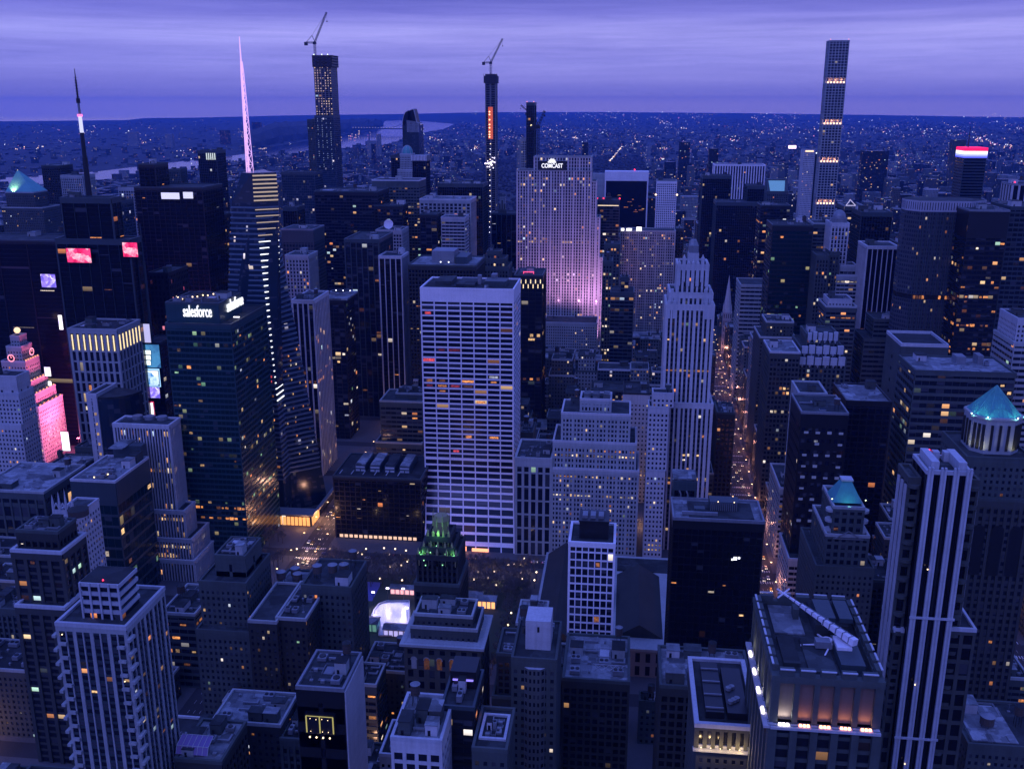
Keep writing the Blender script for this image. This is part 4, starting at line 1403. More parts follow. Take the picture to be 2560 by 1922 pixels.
# lettered limestone slab
stR = ST('pale', 'office', 3.6, 3.8, .38, .30, .9, .22, 'lime', top=0, big=4, bigw=1.7, par='lime')
b = hero('lettered_limestone_tower', 'great limestone slab tower with white lettering on its crown, washed with violet floodlight',
     [(1293, 1478, 428, 1263, 34), (1336, 1478, 394, 1263.6, 30), (1478.8, 1491, 455, 1264, 32, None, 0), (1491.8, 1499, 545, 1265, 30, None, 0), (1499.8, 1506, 645, 1266, 28, None, 0)],
     stR, 828, lit=52, pal='wwop', rows=[(.585, .4, 'w')], furn=0)
Yf = 1263
mb = MB()
q0, q1 = at(1345, 425, 1262.5), at(1416, 405, 1262.5)
mb.box(q0.x, q1.x, 1261.5, 1262.0, q0.z, q1.z + 1, 0, True)
part('sign_board', mb, M['black'], b.root)
q0, q1 = at(1354, 420, 1262), at(1407, 420, 1262)
text('COMCAST', 'sign_letters', (q0.x, 1261.2, q0.z), at(1380, 409, 1262).z - q0.z, wl, b.root, width=q1.x - q0.x, bold=.02)
mb = MB()
c = at(1380, 407.5, 1262)
for i in range(6):
    a = radians(10 + 32 * i)
    P = []
    for k in range(10):
        u, v = 3.0 + 2.6 * cos(2 * pi * k / 10), 1.25 * sin(2 * pi * k / 10)
        P.append((c.x + u * cos(a) - v * sin(a), 1261.1, c.z + max(0, u * sin(a) + v * cos(a))))
    mb.poly(P)
part('sign_emblem', mb, wl, b.root)
an = hero('limestone_annex', 'low limestone block at the foot of the lettered limestone tower', [(1360, 1492, 808, 1188, 40)], 'punchl', 870, lit=8, furn=0)
fz = an.z + 4
for x, y, z_, to, e, ang in ((at(1484, 820, 1224).x, 1222, fz, (at(1470, 600, 1263).x, 1263, fz + 55), 1.2e5, 128),
                             (at(1440, 820, 1224).x, 1216, fz, (at(1430, 660, 1263).x, 1263, fz + 60), 8.5e4, 120),
                             (at(1385, 820, 1224).x, 1212, fz, (at(1360, 600, 1263).x, 1263, fz + 80), 9.5e4, 125),
                             (at(1500, 830, 1215).x + 6, 1214, fz - 30, (at(1490, 620, 1263).x, 1263, fz + 20), 1.1e5, 120)):
    root = empty('floodlight', (x, y, z_), 'violet floodlight at the foot of the lettered limestone tower', 'floodlight', 'floodlights below the limestone tower')
    mb = MB()
    mb.box(x - 1, x + 1, y - .8, y + .4, z_ - 1.4, z_ - .2, 0, True)
    mb.bar((x, y, z_ - 4), (x, y, z_ - 1.4), .3)
    part('lamp_housing', mb, M['black'], root)
    lamp('flood_beam', 'SPOT', (x, y + 1.2, z_), (.95, .40, .86), e, to, 1.0, ang, 1.0, root)

b = hero('white_capped_black_tower', 'black tower in a white frame with a pale cap, right of the lettered limestone tower',
     [(1513, 1620, 452, 1905, 30)], ST('white', 'blank', 60, 3.9, .04, .0, .8, .3, 'black', top=0, par='white', roof='roofw'), 580, lit=0, furn=0)
for _ in range(16):
    pane(b.root, (b.x0 + rnd.uniform(.08, .92) * (b.x1 - b.x0), b.y0 - .1, b.z * rnd.uniform(.45, .97)), rnd.choice((3, 5, 8)), 1.2, 0, rnd.choice('oow'))
mb = MB()
mb.box(b.x0 - 1, b.x1 + 1, b.y0 - 1, b.y1 + 1, b.z + 1.2, b.z + 17, 0, True)
part('cap', mb, M['white'], b.root)
boxpart('side_wall', b.root, b.x0 - 36, b.x0 - 1.2, b.y0 + 12, b.y1 - 2, 0, b.z + 12, M['lime'])
dot(b.root, b.x0 + 55, b.y0 + 8, b.z + 20, 1.4, red_lamp)
b = hero('red_lamp_block', 'dark grey block with red lamps on its roof corners and one glowing line',
     [(1493, 1549, 502, 1330, 32)], 'ribd', 620, lit=2, furn=2)
for q in (0, .28, 1):
    dot(b.root, b.x0 + q * (b.x1 - b.x0), b.y0, b.z + 3, 1.0, red_lamp)
q = at(1520, 515, 1329)
boxpart('glowing_line', b.root, b.x0 + 1, b.x1 - 1, 1329, 1329.5, q.z, q.z + .9, glow('line_light', (1, .75, .5), 1.3))
hero('low_pier_block', 'low dark pier-fronted block under the red-lamp block', [(1512, 1549, 612, 1160, 26)], 'piers', 740, lit=3, pal='p', rows=[(.75, .8, 'p')], furn=2)
b = hero('white_mesh_tower', 'slender tower in a fine white lattice with two side lamps, near the park edge', [(1643, 1692, 453, 1740, 34)], ST('white', 'dark', 3.4, 3.9, .42, .42, .5, .4, top=4, par='lime'), 580, furn=1)
for q in (-1.5, b.x1 - b.x0 + 1.5):
    z_ = at(1644, 487, 1739).z
    dot(b.root, b.x0 + q, b.y0 - .5, z_, 1.6, warm_lamp)
b = hero('wide_limestone_block', 'wide limestone block with close vertical lines and a brightly lit roof corner',
     [(1551, 1688, 578, 1362, 30)], ST('lime', 'office', 3.1, 3.8, .40, .36, .8, .25, 'lime', top=2, big=4, bigw=1.8, par='lime'), 830, lit=14, pal='ow', furn=2)
mb = MB()
for i in range(3):
    q = at(1553 + i * 13 + (12 if i == 2 else 0), 573, 1361)
    mb.box(q.x, q.x + 4 + 3 * (i > 0), 1360, 1361, b.z + .5, b.z + 3.5 + 2 * (i == 2), 0, True)
part('roof_corner_lights', mb, glow('roof_white_light', (1, .95, .95), 3), b.root)
hero('dark_flank_block', 'dark narrow block against the right side of the wide limestone block', [(1690, 1709, 572, 1372, 24)], 'brownd', 640, furn=1)
hero('teal_ribbon_block', 'small teal ribbon-windowed block with a white roof house before the wide limestone block', [(1526, 1585, 733, 1005, 34), (1552, 1572, 695, 1012, 14)], 'ribd', 850, lit=3, pal='p', furn=2)
hero('narrow_brick_house', 'narrow dark block with five lit office floors behind the teal ribbon-windowed block', [(1508, 1530, 655, 1060, 30)], 'piers', 850, lit=3, rows=[(.55, .7, 'p'), (.45, .7, 'p'), (.38, .7, 'p'), (.3, .7, 'pw')], furn=2)

# ------------------------------------------------------------------ heroes: behind and beside the library
st5 = ST('pale', 'office', 3.3, 3.7, .42, .42, .9, .25, 'brown', top=3, big=3, bigw=1.5, par='pale', roof='roofm')
b = hero('art_deco_tower', 'pale art deco tower with white pinnacles and a stepped crown beside the avenue',
     [(1664, 1780, 1010, 682, 40), (1668, 1784, 765, 684, 36), (1676, 1780, 735, 686, 32), (1696, 1770, 665, 689, 26)], st5, 1240, lit=14, pal='wop',
     rows=[(.66, .8, 'ow'), (.645, .5, 'o'), (.42, .2, 'w'), (.36, .5, 'w'), (.275, .6, 'w')], furn=0)
w = b.x1 - b.x0
boxpart('bulkhead', b.root, b.x0 + w * .34, b.x1 - w * .30, b.y0 + 6, b.y0 + 17, b.z + .02, b.z + 8, M['pale'])
mb = MB()
mb.box(b.x0 + w * .36, b.x1 - w * .32, b.y0 + 7, b.y0 + 16, b.z + 8, b.z + 13, 0)
mb.cone(b.x0 + w * .51, b.y0 + 11.5, b.z + 13, b.z + 17, 3.6, 2, 8)
mb.bar((b.x0 + w * .51, b.y0 + 11.5, b.z + 17), (b.x0 + w * .51, b.y0 + 11.5, b.z + 30), .35)
part('roof_lantern', mb, M['unit'], b.root)
mb = MB()
for i in range(7):
    x = b.x0 + .6 + i * (w - 1.2) / 6
    hgt = 6 if i in (1, 5) else 2.5
    mb.box(x - 1.1, x + 1.1, b.y0 - 1.3, b.y0 + .6, b.z - 14 + (i % 2) * 3, b.z + hgt, 0)
    mb.cone(x, b.y0 - .4, b.z + hgt, b.z + hgt + 2.2, 1.2, .1, 4, 0, ph=pi / 4)
for t in b.T[1:3]:
    for x in (t[0] + 1.2, t[0] + (t[1] - t[0]) * .16, t[1] - (t[1] - t[0]) * .16, t[1] - 1.2):
        mb.box(x - 1, x + 1, t[2] - 1.2, t[2] + .6, t[5] - 9, t[5] + 3.5, 0)
part('pinnacle', mb, M['trim'], b.root)
hero('deco_tower_wing', 'lower pale wing with small square windows stepping down in front of the art deco tower',
     [(1616, 1662, 1178, 661, 20), (1622, 1672, 1020, 663, 16), (1632, 1684, 985, 665, 12)], 'punchp', 1390, lit=6, pal='wp', rows=[(.06, .8, 'wp'), (.11, .8, 'wp'), (.93, .25, 'w')], furn=2)
hero('pale_windowed_slab', 'pale slab with a dark top band and small square windows behind the lit limestone block',
     [(1558, 1624, 985, 770, 34)], ST('pale', 'home', 3, 3.8, .6, .55, .3, .25, top=9, par='brick', roof='roofd'), 1250, lit=5, furn=3)
b = hero('lit_limestone_block', 'stepped limestone office block with two rows of lit windows facing the park',
     [(1380, 1596, 1175, 661, 40), (1384, 1590, 1107, 663, 36), (1405, 1575, 1036, 665, 32), (1452, 1527, 1000, 671, 18)], ST('lime', 'office', 2.6, 3.7, .42, .44, .6, .28, top=3, big=3, bigw=1.8, par='pale', roof='roofm'), 1390,
     lit=16, pal='wop', rows=[(.70, .3, 'or'), (.66, .6, 'wp'), (.545, .5, 'wo'), (.405, .75, 'wp'), (.37, .85, 'wwp')], furn=0)
for q in (.1, .4, .75):
    boxpart('roof_house', b.root, b.x0 + (b.x1 - b.x0) * q, b.x0 + (b.x1 - b.x0) * (q + .22), b.y0 + 3, b.y0 + 12, b.z + .02, b.z + 3.5, M['roofw'])
roof_gear(b.root, b.T[2][0], b.T[2][1], b.T[2][2] + 18, b.T[2][3], b.T[2][5], 4)
hero('colonnade_block', 'stone block with tall columns, right beside the foot of the white slab tower',
     [(1290, 1378, 1147, 661, 40)], ST('lime', 'office', 5.0, 11, .36, .12, .9, .35, top=6, par='lime', roof='roofm'), 1390, lit=0, rows=[(.5, .3, 'p')], furn=10)

# black slab at the avenue
b = hero('black_avenue_slab', 'big black glass slab with a pale flat roof beside the avenue, front right of centre',
     [(1683, 1911, 1302, 452, 26)], ST('black', 'black', 3.2, 4, .08, .12, .2, .1, top=5, par='unit', roof='roofw'), 1700, lit=5, pal='oow', rows=[(.72, .12, 'o'), (.60, .12, 'o')], furn=0)
w, z = b.x1 - b.x0, b.z
boxpart('roof_deck', b.root, b.x0 + w * .18, b.x0 + w * .9, b.y0 + 3, b.y1 - 3, z + .02, z + .5, M['roofm'])
boxpart('bulkhead', b.root, b.x0 + w * .42, b.x0 + w * .75, b.y0 + 12, b.y0 + 20, z + .5, z + 5, M['steel'])
mb = MB()
for i in range(14):
    mb.box(b.x0 + w * .43 + i * w * .31 / 14, b.x0 + w * .43 + i * w * .31 / 14 + .35, b.y0 + 11.4, b.y0 + 12, z + .6, z + 4.6)
part('louvre_rail', mb, M['unit'], b.root)
boxpart('cooling_unit', b.root, b.x0 + w * .24, b.x0 + w * .36, b.y0 + 7, b.y0 + 11, z + .5, z + 3, M['steel'])
boxpart('duct', b.root, b.x0 + w * .10, b.x0 + w * .50, b.y0 + 5, b.y0 + 6.4, z + .5, z + 2, M['unit'])
for q in (.51, .69):
    dot(b.root, b.x0 + w * q, b.y0 + 11, z + 5.6, .3)
q = at(1838, 1395, 452)
b.lights(0, 'w')
for dx, dz, s_ in ((0, 0, 1.6), (1.8, .4, 1.0), (-1.4, -.6, .9)):
    mb = MB()
    mb.box(q.x + dx - s_ / 2, q.x + dx + s_ / 2, b.y0 - .35, b.y0 - .28, q.z + dz - s_ / 2, q.z + dz + s_ / 2)
    part('bright_window', mb, white_lamp, b.root)
root2 = b.root
mb = MB()
x0 = at(1682, 1260, 482).x
x1 = at(1737, 1260, 482).x
zz = at(1700, 1207, 482).z
bb = Bld('black_side_annex', ((x0 + x1) / 2, 490, 0), 'small black block with two pale curved stripes on its wall beside the black avenue slab')
bb.tier(x0, x1, 482, 498, 0, zz, 'black')
bb.finish()
VIS.append((1682, 1737, 1260, 482))
for i in range(2):
    mb = MB()
    xx = x0 + 3 + i * 3.6
    for k in range(8):
        a0, a1 = k / 8, (k + 1) / 8
        mb.bar((xx + .9 * sin(a0 * 6), 481.5, zz - 4 - 10 * a0), (xx + .9 * sin(a1 * 6), 481.5, zz - 4 - 10 * a1), .55)
    part('wall_stripe', mb, M['unit'], bb.root)
boxpart('roof_slab', bb.root, x0 - .5, x1 + .5, 483, 497, zz + 1.2, zz + 2, M['roofw'])

# white grid tower
b = hero('white_grid_tower', 'slim white gridded tower with square windows and a black roof house, front centre',
     [(1424, 1536, 1360, 445, 24)], ST('white', 'home', 3.3, 4.3, .17, .17, .60, .5, top=1.6, par='white', roof='roofm'), 1640, lit=0, furn=0)
b.lights(7, 'ooor', faces=(0,))
w, z = b.x1 - b.x0, b.z
mb = MB()
mb.box(b.x0 + w * .2, b.x1 - w * .14, b.y0 + 6, b.y0 + 20, z + .02, z + 9)
mb.box(b.x0 + w * .2 - .3, b.x1 - w * .14 + .3, b.y0 + 5.7, b.y0 + 20.3, z + 9, z + 9.8, 0, True)
part('bulkhead', mb, M['black'], b.root)
mb = MB()
for i in range(3):
    mb.box(b.x0 + w * .26 + i * 4, b.x0 + w * .26 + i * 4 + 2.6, b.y0 + 9, b.y0 + 15, z + 9.8, z + 11.3)
mb.bar((b.x0 + w * .25, b.y0 + 17, z + 11), (b.x1 - w * .2, b.y0 + 17, z + 11), .3)
mb.bar((b.x0 + w * .25, b.y0 + 17, z + 9.8), (b.x0 + w * .25, b.y0 + 17, z + 11), .3)
part('roof_machinery', mb, M['unit'], b.root)

# dark brick tower with a green-lit gilded crown
b = hero('green_crowned_tower', 'black brick tower whose gilded crown glows green, in front of the white slab tower',
     [(1038, 1146, 1462, 446, 28, 'brownd'), (1044, 1142, 1392, 448, 24), (1058, 1132, 1372, 450, 20), (1068, 1124, 1345, 452, 15)], ST('brick', 'black', 2.6, 3.7, .42, .42, .5, .25, 'black', top=2, par='brick', roof='roofd'), 1500, lit=4, pal='og', furn=0)
gold_m = wallmat('gilded_stone', (.30, .27, .12), .5, .2)
mb = MB()
w, z = b.x1 - b.x0, b.z
for tt, hh in ((b.T[3], 6), (b.T[2], 4), (b.T[1], 5)):
    for i in range(5):
        x = tt[0] + .4 + i * (tt[1] - tt[0] - .8) / 4
        mb.box(x - .55, x + .55, tt[2] - .5, tt[2] + .7, tt[5] - 5, tt[5] + hh * .5)
        mb.cone(x, tt[2] + .1, tt[5] + hh * .5, tt[5] + hh * .5 + 2.2, .7, .05, 6)
part('pinnacle', mb, gold_m, b.root)
mb = MB()
cx, cy = (b.x0 + b.x1) / 2, b.y0 + 8
mb.cone(cx, cy, z, z + 7, w * .36, w * .34, 8, ph=pi / 8)
mb.cone(cx, cy, z + 7, z + 9.5, w * .40, w * .30, 8, ph=pi / 8)
for k in range(8):
    a = 2 * pi * k / 8 + pi / 8
    mb.bar((cx + w * .36 * cos(a), cy + w * .36 * sin(a), z + 4), (cx + w * .38 * cos(a), cy + w * .38 * sin(a), z + 12), .5, r2=.08)
part('gilded_crown', mb, gold_m, b.root)
for x, y, z_ in ((cx - 3, b.y0 - 1.6, z - 5), (cx + 3, b.y0 - 1.6, z - 5), (b.T[2][0] - .8, b.T[2][2] - 1.2, b.T[2][5] - 2), (b.T[2][1] + .8, b.T[2][2] - 1.2, b.T[2][5] - 2), (cx, b.y0 - 2.2, z + 3)):
    lamp('crown_lamp', 'POINT', (x, y, z_), (.25, 1, .35), 750, size=.4, parent=b.root)
for i in range(9):
    t = b.T[1 + i % 3]
    dot(b.root, t[0] + rnd.random() * (t[1] - t[0]), t[2] - .9, t[5] - rnd.uniform(0, 6), .32, glow('green_lamp', (.35, 1, .45), 2.0) if i == 0 else bpy.data.materials['green_lamp'], 'crown_bulb')

# library: low, wide, pitched roofs
root = empty('library_building', (at(1620, 1420, 570).x, 568, 0), 'low stone library with dark pitched roofs behind the white gridded tower', 'library')
lx0, lx1 = at(1330, 1560, 515).x, at(1712, 1480, 530).x
mb = MB()
mb.box(lx0, lx1, 508, 628, 0, 17, 0, uvm=(6, 8))
part('wall', mb, glassmat('library_wall', wall=(.30, .28, .28), win=(.45, .7), lit=.05, rowlit=0), root)
mb = MB()
mb.box(lx0 - .6, lx1 + .6, 507.4, 628.6, 17, 18.6, 0, True)
part('cornice', mb, M['lime'], root)
def gable(mb, x0, x1, y0, y1, z0, zr, along='y', m=0):
    if along == 'y':
        c = (x0 + x1) / 2
        mb.quad((x0, y0, z0), (c, y0, zr), (c, y1, zr), (x0, y1, z0), m)
        mb.quad((c, y0, zr), (x1, y0, z0), (x1, y1, z0), (c, y1, zr), m)
        mb.poly([(x0, y0, z0), (x1, y0, z0), (c, y0, zr)], m)
        mb.poly([(x1, y1, z0), (x0, y1, z0), (c, y1, zr)], m)
    else:
        c = (y0 + y1) / 2
        mb.quad((x0, y0, z0), (x1, y0, z0), (x1, c, zr), (x0, c, zr), m)
        mb.quad((x1, y1, z0), (x0, y1, z0), (x0, c, zr), (x1, c, zr), m)
        mb.poly([(x0, y1, z0), (x0, y0, z0), (x0, c, zr)], m)
        mb.poly([(x1, y0, z0), (x1, y1, z0), (x1, c, zr)], m)
mb = MB()
gable(mb, lx0 + 1, lx0 + 26, 510, 626, 18.61, 28)
part('roof', mb, M['brick'], root)
mb = MB()
gable(mb, lx1 - 40, lx1 - 12, 520, 600, 18.62, 27)
gable(mb, lx0 + 28, lx1 - 42, 550, 580, 18.63, 26, 'x')
part('roof', mb, M['brick'], root)
mb = MB()
mb.box(lx0 + 28, lx1 - 42, 600, 624, 18.6, 19.2)
mb.box(lx1 - 40, lx1 - 2, 605, 624, 18.6, 19.4)
part('flat_roof', mb, M['roofm'], root)
FOOT.append((lx0, lx1, 505, 630)); BOXES.append((lx0, lx1, 508, 628, 0, 22)); VIS.append((1330, 1712, 1500, 505))

# stone club house, front centre
b = hero('stone_club_house', 'tan stone club house with a heavy cornice and tall arched lit windows, front centre left',
     [(1012, 1200, 1614, 414, 29, ST('tan', 'home', 5.6, 6.5, .5, .35, .4, .35, top=2.5, par='lime', roof='roofm')), (1028, 1192, 1572, 418, 22, 'puncht'), (1038, 1180, 1540, 421, 17, 'puncht')], 'puncht', 1800, lit=6, pal='o', furn=11)
t = b.T[0]
boxpart('cornice', b.root, t[0] - 2.2, t[1] + 2.2, t[2] - 2.2, t[3] + 2, t[5] - .4, t[5] + .9, M['lime'])
mb, mb2 = MB(), MB()
for i in range(5):
    x = t[0] + (t[1] - t[0]) * (.12 + .17 * i)
    P = [(x - 1.3, t[2] - .6, t[5] - 13), (x + 1.3, t[2] - .6, t[5] - 13), (x + 1.3, t[2] - .6, t[5] - 8)] + [(x + 1.3 * cos(a), t[2] - .6, t[5] - 8 + 1.3 * sin(a)) for a in [pi * k / 8 for k in range(1, 8)]] + [(x - 1.3, t[2] - .6, t[5] - 8)]
    (mb if i in (1, 2, 3) else mb2).poly(P)
    for k in range(12):
        a, c = pi * k / 12, pi * (k + 1) / 12
        mb2.bar((x + 1.5 * cos(a), t[2] - .7, t[5] - 8 + 1.5 * sin(a)), (x + 1.5 * cos(c), t[2] - .7, t[5] - 8 + 1.5 * sin(c)), .22)
part('arched_window', mb, L['o'], b.root)
part('window_arch', mb2, M['lime'], b.root)
q = at(1153, 1690, 392)
mb = MB()
mb.cone(q.x, 392, q.z - 6, q.z + 3, 3.1, 3.1, 16)
mb.cone(q.x, 392, q.z + 3, q.z + 4.6, 3.3, 1, 16, 1)
for k in range(4):
    mb.bar((q.x + 2 * cos(k * pi / 2), 392 + 2 * sin(k * pi / 2), q.z - 40), (q.x + 2 * cos(k * pi / 2), 392 + 2 * sin(k * pi / 2), q.z - 6), .25, 1)

hero('masonry_tower', 'grey masonry tower of small square windows with a blank roof house left of the park',
     [(492, 632, 1580, 424, 44), (499, 614, 1458, 430, 34), (538, 612, 1392, 438, 22, ST('stone', 'home', 30, 9, .9, .5, .3, .3, top=4))],
     'punchs', 1720, lit=10, pal='owp', furn=9)
hero('brick_loft', 'brown brick loft of two halves right of the grey masonry tower', [(622, 690, 1555, 415, 40), (690.5, 764, 1548, 418, 38, 'punchb', 0)], 'punchb', 1720, lit=4, pal='w', furn=10)
b = hero('tank_topped_loft', 'dark loft with three round water tanks on its roof left of the skating rink', [(755, 877, 1468, 440, 30)], 'punchs', 1620, lit=4, furn=2)
def big_tank(root, x, y, z, r, h, leg):
    mb = MB()
    for k in range(4):
        mb.bar((x + r * .7 * cos(k * pi / 2), y + r * .7 * sin(k * pi / 2), z), (x + r * .7 * cos(k * pi / 2), y + r * .7 * sin(k * pi / 2), z + leg), .15, 1)
    mb.cone(x, y, z + leg, z + leg + h, r, r, 16)
    t = part('water_tank', mb, [M['tank'], M['black']], root)
    mb = MB()
    mb.cone(x, y, z + leg + h + .003, z + leg + h + r * .5, r * 1.08, .1, 16)
    part('tank_roof', mb, M['unit'], t)
for q in (.2, .5, .72):
    big_tank(b.root, b.x0 + (b.x1 - b.x0) * q, b.y0 + 9 + 6 * q, b.z, 2.4, 4, 3)
b = hero('twin_tank_loft', 'low dark loft with a cluster of white-capped water tanks in the lower left', [(690, 752, 1470, 455, 20)], 'brownd', 1600, lit=1, furn=1)
for q, yy in ((.1, 5), (.55, 10), (.8, 4)):
    big_tank(b.root, b.x0 + (b.x1 - b.x0) * q, b.y0 + yy, b.z, 2.4, 4, 3)

# black house with the lit frame
b = hero('black_frame_house', 'black walled house with a lit yellow window frame and a pale right flank',
     [(742, 858, 1722, 322, 26)], ST('black', 'black', 30, 12, .9, .6, .3, .3, top=6, par='unit', roof='roofm'), 1900, furn=11)
boxpart('side_wall', b.root, b.x1 + .35, b.x1 + .9, b.y0, b.y1, 0, b.z - .5, M['pale'])
q0, q1 = at(768, 1828, 319.5), at(832, 1792, 319.5)
boxpart('light_box', b.root, q0.x - .6, q1.x + .6, 319.4, 321.6, q0.z - .6, q1.z + .6, M['black'])
mb = MB()
yl = glow('yellow_frame_light', (.75, .65, .18), .55)
for k in range(3):
    x = q0.x + (q1.x - q0.x) * k / 2
    mb.box(x - .22, x + .22, 319.1, 319.35, q0.z, q1.z)
mb.box(q0.x, q1.x, 319.0, 319.1, q1.z, q1.z + .3)
part('light_frame', mb, yl, b.root)
for k in range(4):
    dot(b.root, q0.x + (q1.x - q0.x) * (.12 + .25 * k), 318.6, q0.z - 1.6, .38)
    dot(b.root, q0.x + (q1.x - q0.x) * (.16 + .22 * k), 318.9, q1.z - .9 - .3 * (k % 2), .16)
    if k != 1:
        dot(b.root, q0.x + (q1.x - q0.x) * (.16 + .22 * k), 318.9, q0.z + .8, .16)

# column house, right of the club house
b = hero('curved_bay_house', 'grey house with a white roof house and a bowed bay of windows, bottom centre',
     [(1280, 1390, 1650, 345, 30)], 'punchs', 1900, lit=3, pal='p', rows=[(.26, .5, 'p'), (.16, .3, 'r')], furn=2)
w = b.x1 - b.x0
mb = MB()
P = [(b.x0 + w * .28, b.y0 - .4), (b.x0 + w * .38, b.y0 - 1.8), (b.x0 + w * .66, b.y0 - 1.8), (b.x0 + w * .76, b.y0 - .4)]
mb.prism(P, 0, b.z - 3, 0, cap=1, uvm=(1.6, 3.6))
part('bow_bay', mb, [glassmat('bay_wall', wall=(.085, .095, .09), win=(.5, .5), lit=.01, rowlit=0), M['trim']], b.root)
boxpart('roof_house', b.root, b.x0 + w * .26, b.x0 + w * .84, b.y0 + 8, b.y0 + 20, b.z + .02, b.z + 13, M['pale'])
mb = MB()
mb.box(b.x0 + w * .53, b.x0 + w * .58, b.y0 + 7.9, b.y0 + 7.96, b.z + 8, b.z + 10.4)
part('roof_house_door', mb, M['black'], b.root)

# bottom roofs
b = hero('white_roofed_house', 'pale house with a cluttered white roof at the bottom centre left', [(980, 1102, 1850, 282, 26)], ST('pale', 'home', 4.6, 4.4, .3, .3, .4, .35, top=5, par='trim', roof='roofw'), 1930, lit=1, furn=13)
b = hero('black_narrow_house', 'narrow black-faced house with a purple-lit roof terrace, bottom centre', [(1104, 1184, 1770, 300, 24)], 'blackr', 1930, lit=0, furn=3)
boxpart('terrace_light', b.root, b.x0 + 2, b.x1 - 2, b.y0 + 12, b.y0 + 12.4, b.z + 3.4, b.z + 4, glow('purple_terrace_light', (.28, .22, 1), 1.4))
boxpart('terrace_house', b.root, b.x0 + 1, b.x1 - 1, b.y0 + 12.5, b.y1 - 1, b.z + .02, b.z + 7, M['black'])
hero('white_terrace_house', 'dark house with a white roof pavilion and terrace rails, bottom centre', [(1182, 1266, 1875, 288, 24), (1200, 1262, 1850, 294, 14, 'punchp')], 'punchs', 1930, lit=0, furn=9)

# fluted building with lit columns
b = hero('column_lit_house', 'house whose pale columns are lit from below, at the bottom right of centre', [(1743, 1888, 1870, 291, 42, 'puncht'), (1743, 1888, 1815, 291.2, 40, ST('tan', 'dark', 2.9, 9, .5, .05, .9, .1, 'black', top=1.6, par='trim', roof='roofd'))], 'puncht', 1930, lit=3, pal='w', furn=0)
t = b.T[1]
w = t[1] - t[0]
for i in range(6):
    x = t[0] + w * (i + .5) / 6
    lamp('column_lamp', 'POINT', (x, t[2] - 3.4, t[4] + 1.5), (1, .66, .32), 420 if i != 4 else 800, size=.3, parent=b.root)
    dot(b.root, x, t[2] - 1.3, t[4] + .5, .2)
boxpart('lamp_ledge', b.root, t[0] - 1.2, t[1] + 1.2, t[2] - 2.2, t[2] - .1, t[4] - .6, t[4], M['lime'])
boxpart('roof_pit', b.root, t[0] + 3, t[0] + w * .48, t[2] + 4, t[3] - 5, t[5] + .02, t[5] + 2.6, M['black'])
boxpart('roof_pit', b.root, t[0] + w * .54, t[1] - 2, t[2] + 4, t[3] - 8, t[5] + .02, t[5] + 2.6, M['black'])
for i in range(5):
    mb = MB()
    mb.cone(t[0] + w * (.62 + .06 * (i % 3)), t[2] + 10 + 5 * (i // 3) + i, t[5] + 2.6, t[5] + 3.6, 1.1, 1.0, 12)
    part('roof_fan', mb, M['unit'], b.root)
mb = MB()
for i in range(4):
    mb.bar((t[0] + 3, t[2] + 6 + 8 * i, t[5] + 2.9), (t[0] + w * .48, t[2] + 6 + 8 * i, t[5] + 2.9), .35)
part('roof_beam', mb, M['unit'], b.root)
hero('grey_terrace_block', 'low grey block with a flat pale terrace in front of the black avenue slab', [(1652, 1880, 1722, 356, 30)], 'brownd', 1900, lit=1, furn=13)

# crane-topped tower
st9 = ST('stone', 'dark', 6.2, 4.2, .36, .30, 1.6, .3, top=0, par='stone', roof='roofm')
x0, x1, z1 = at(1941, 1705, 258).x, at(2203, 1705, 258).x, at(2070, 1705, 258).z
b = Bld('crane_topped_tower', ((x0 + x1) / 2, 282, 0), 'stone tower with warm lamps along a ledge under a battlemented roof')
zl = at(2070, 1812, 258).z
b.tier(x0, x1, 258, 305, 0, zl, st9, roof=False)
b.tier(x0 + .4, x1 - .4, 259.6, 304, zl, z1, ST('stone', 'panel', 6.2, 40, .28, .0, 1.6, .2, 'stone', top=1.2, par='stone', roof='roofm'), roof=True)
b.x0, b.x1, b.y0, b.y1, b.z = x0, x1, 258, 305, z1
b.finish(6, 'oo')
VIS.append((1900, 2215, 1930, 258))
z = z1
mb = MB()
for i in range(5):
    w = (x1 - x0) / 5
    for y_ in (258.2, 303.2):
        mb.box(x0 + i * w + w * .14, x0 + (i + 1) * w - w * .14, y_, y_ + 1.6, z + 1.1, z + 3.2)
for i in range(8):
    w = 44 / 8
    for xx in (x0 - .8, x1 - .8):
        mb.box(xx, xx + 1.6, 260 + i * w + .8, 260 + (i + 1) * w - .8, z + 1.1, z + 3.2)
part('battlement', mb, M['stone'], b.root)
mb = MB()
for i in range(5):
    w = (x1 - x0) / 5
    for y_ in (257.7, 304.9):
        mb.box(x0 + i * w + w * .14, x0 + (i + 1) * w - w * .14, y_, y_ + .5, z + 3.2, z + 3.5, 0, True)
for i in range(8):
    w = 44 / 8
    mb.box(x0 - 1.1, x0 - .5, 260 + i * w + .8, 260 + (i + 1) * w - .8, z + 3.2, z + 3.5, 0, True)
    mb.box(x1 + .5, x1 + 1.1, 260 + i * w + .8, 260 + (i + 1) * w - .8, z + 3.2, z + 3.5, 0, True)
part('coping', mb, M['trim'], b.root)
W = x1 - x0
boxpart('roof_deck', b.root, x0 + 3, x0 + W * .42, 284, 302, z + .02, z + .5, M['roofw'])
boxpart('bulkhead', b.root, x0 + W * .52, x1 - 4, 284, 300, z + .02, z + 4, M['roofd'])
boxpart('cooling_unit', b.root, x0 + W * .56, x0 + W * .74, 286, 298, z + 4, z + 5.5, M['steel'])
boxpart('cooling_unit', b.root, x0 + W * .78, x0 + W * .92, 286, 298, z + 4, z + 5.5, M['steel'])
boxpart('stair_house', b.root, x0 + W * .34, x0 + W * .40, 293, 297, z + .5, z + 4, M['stone'])
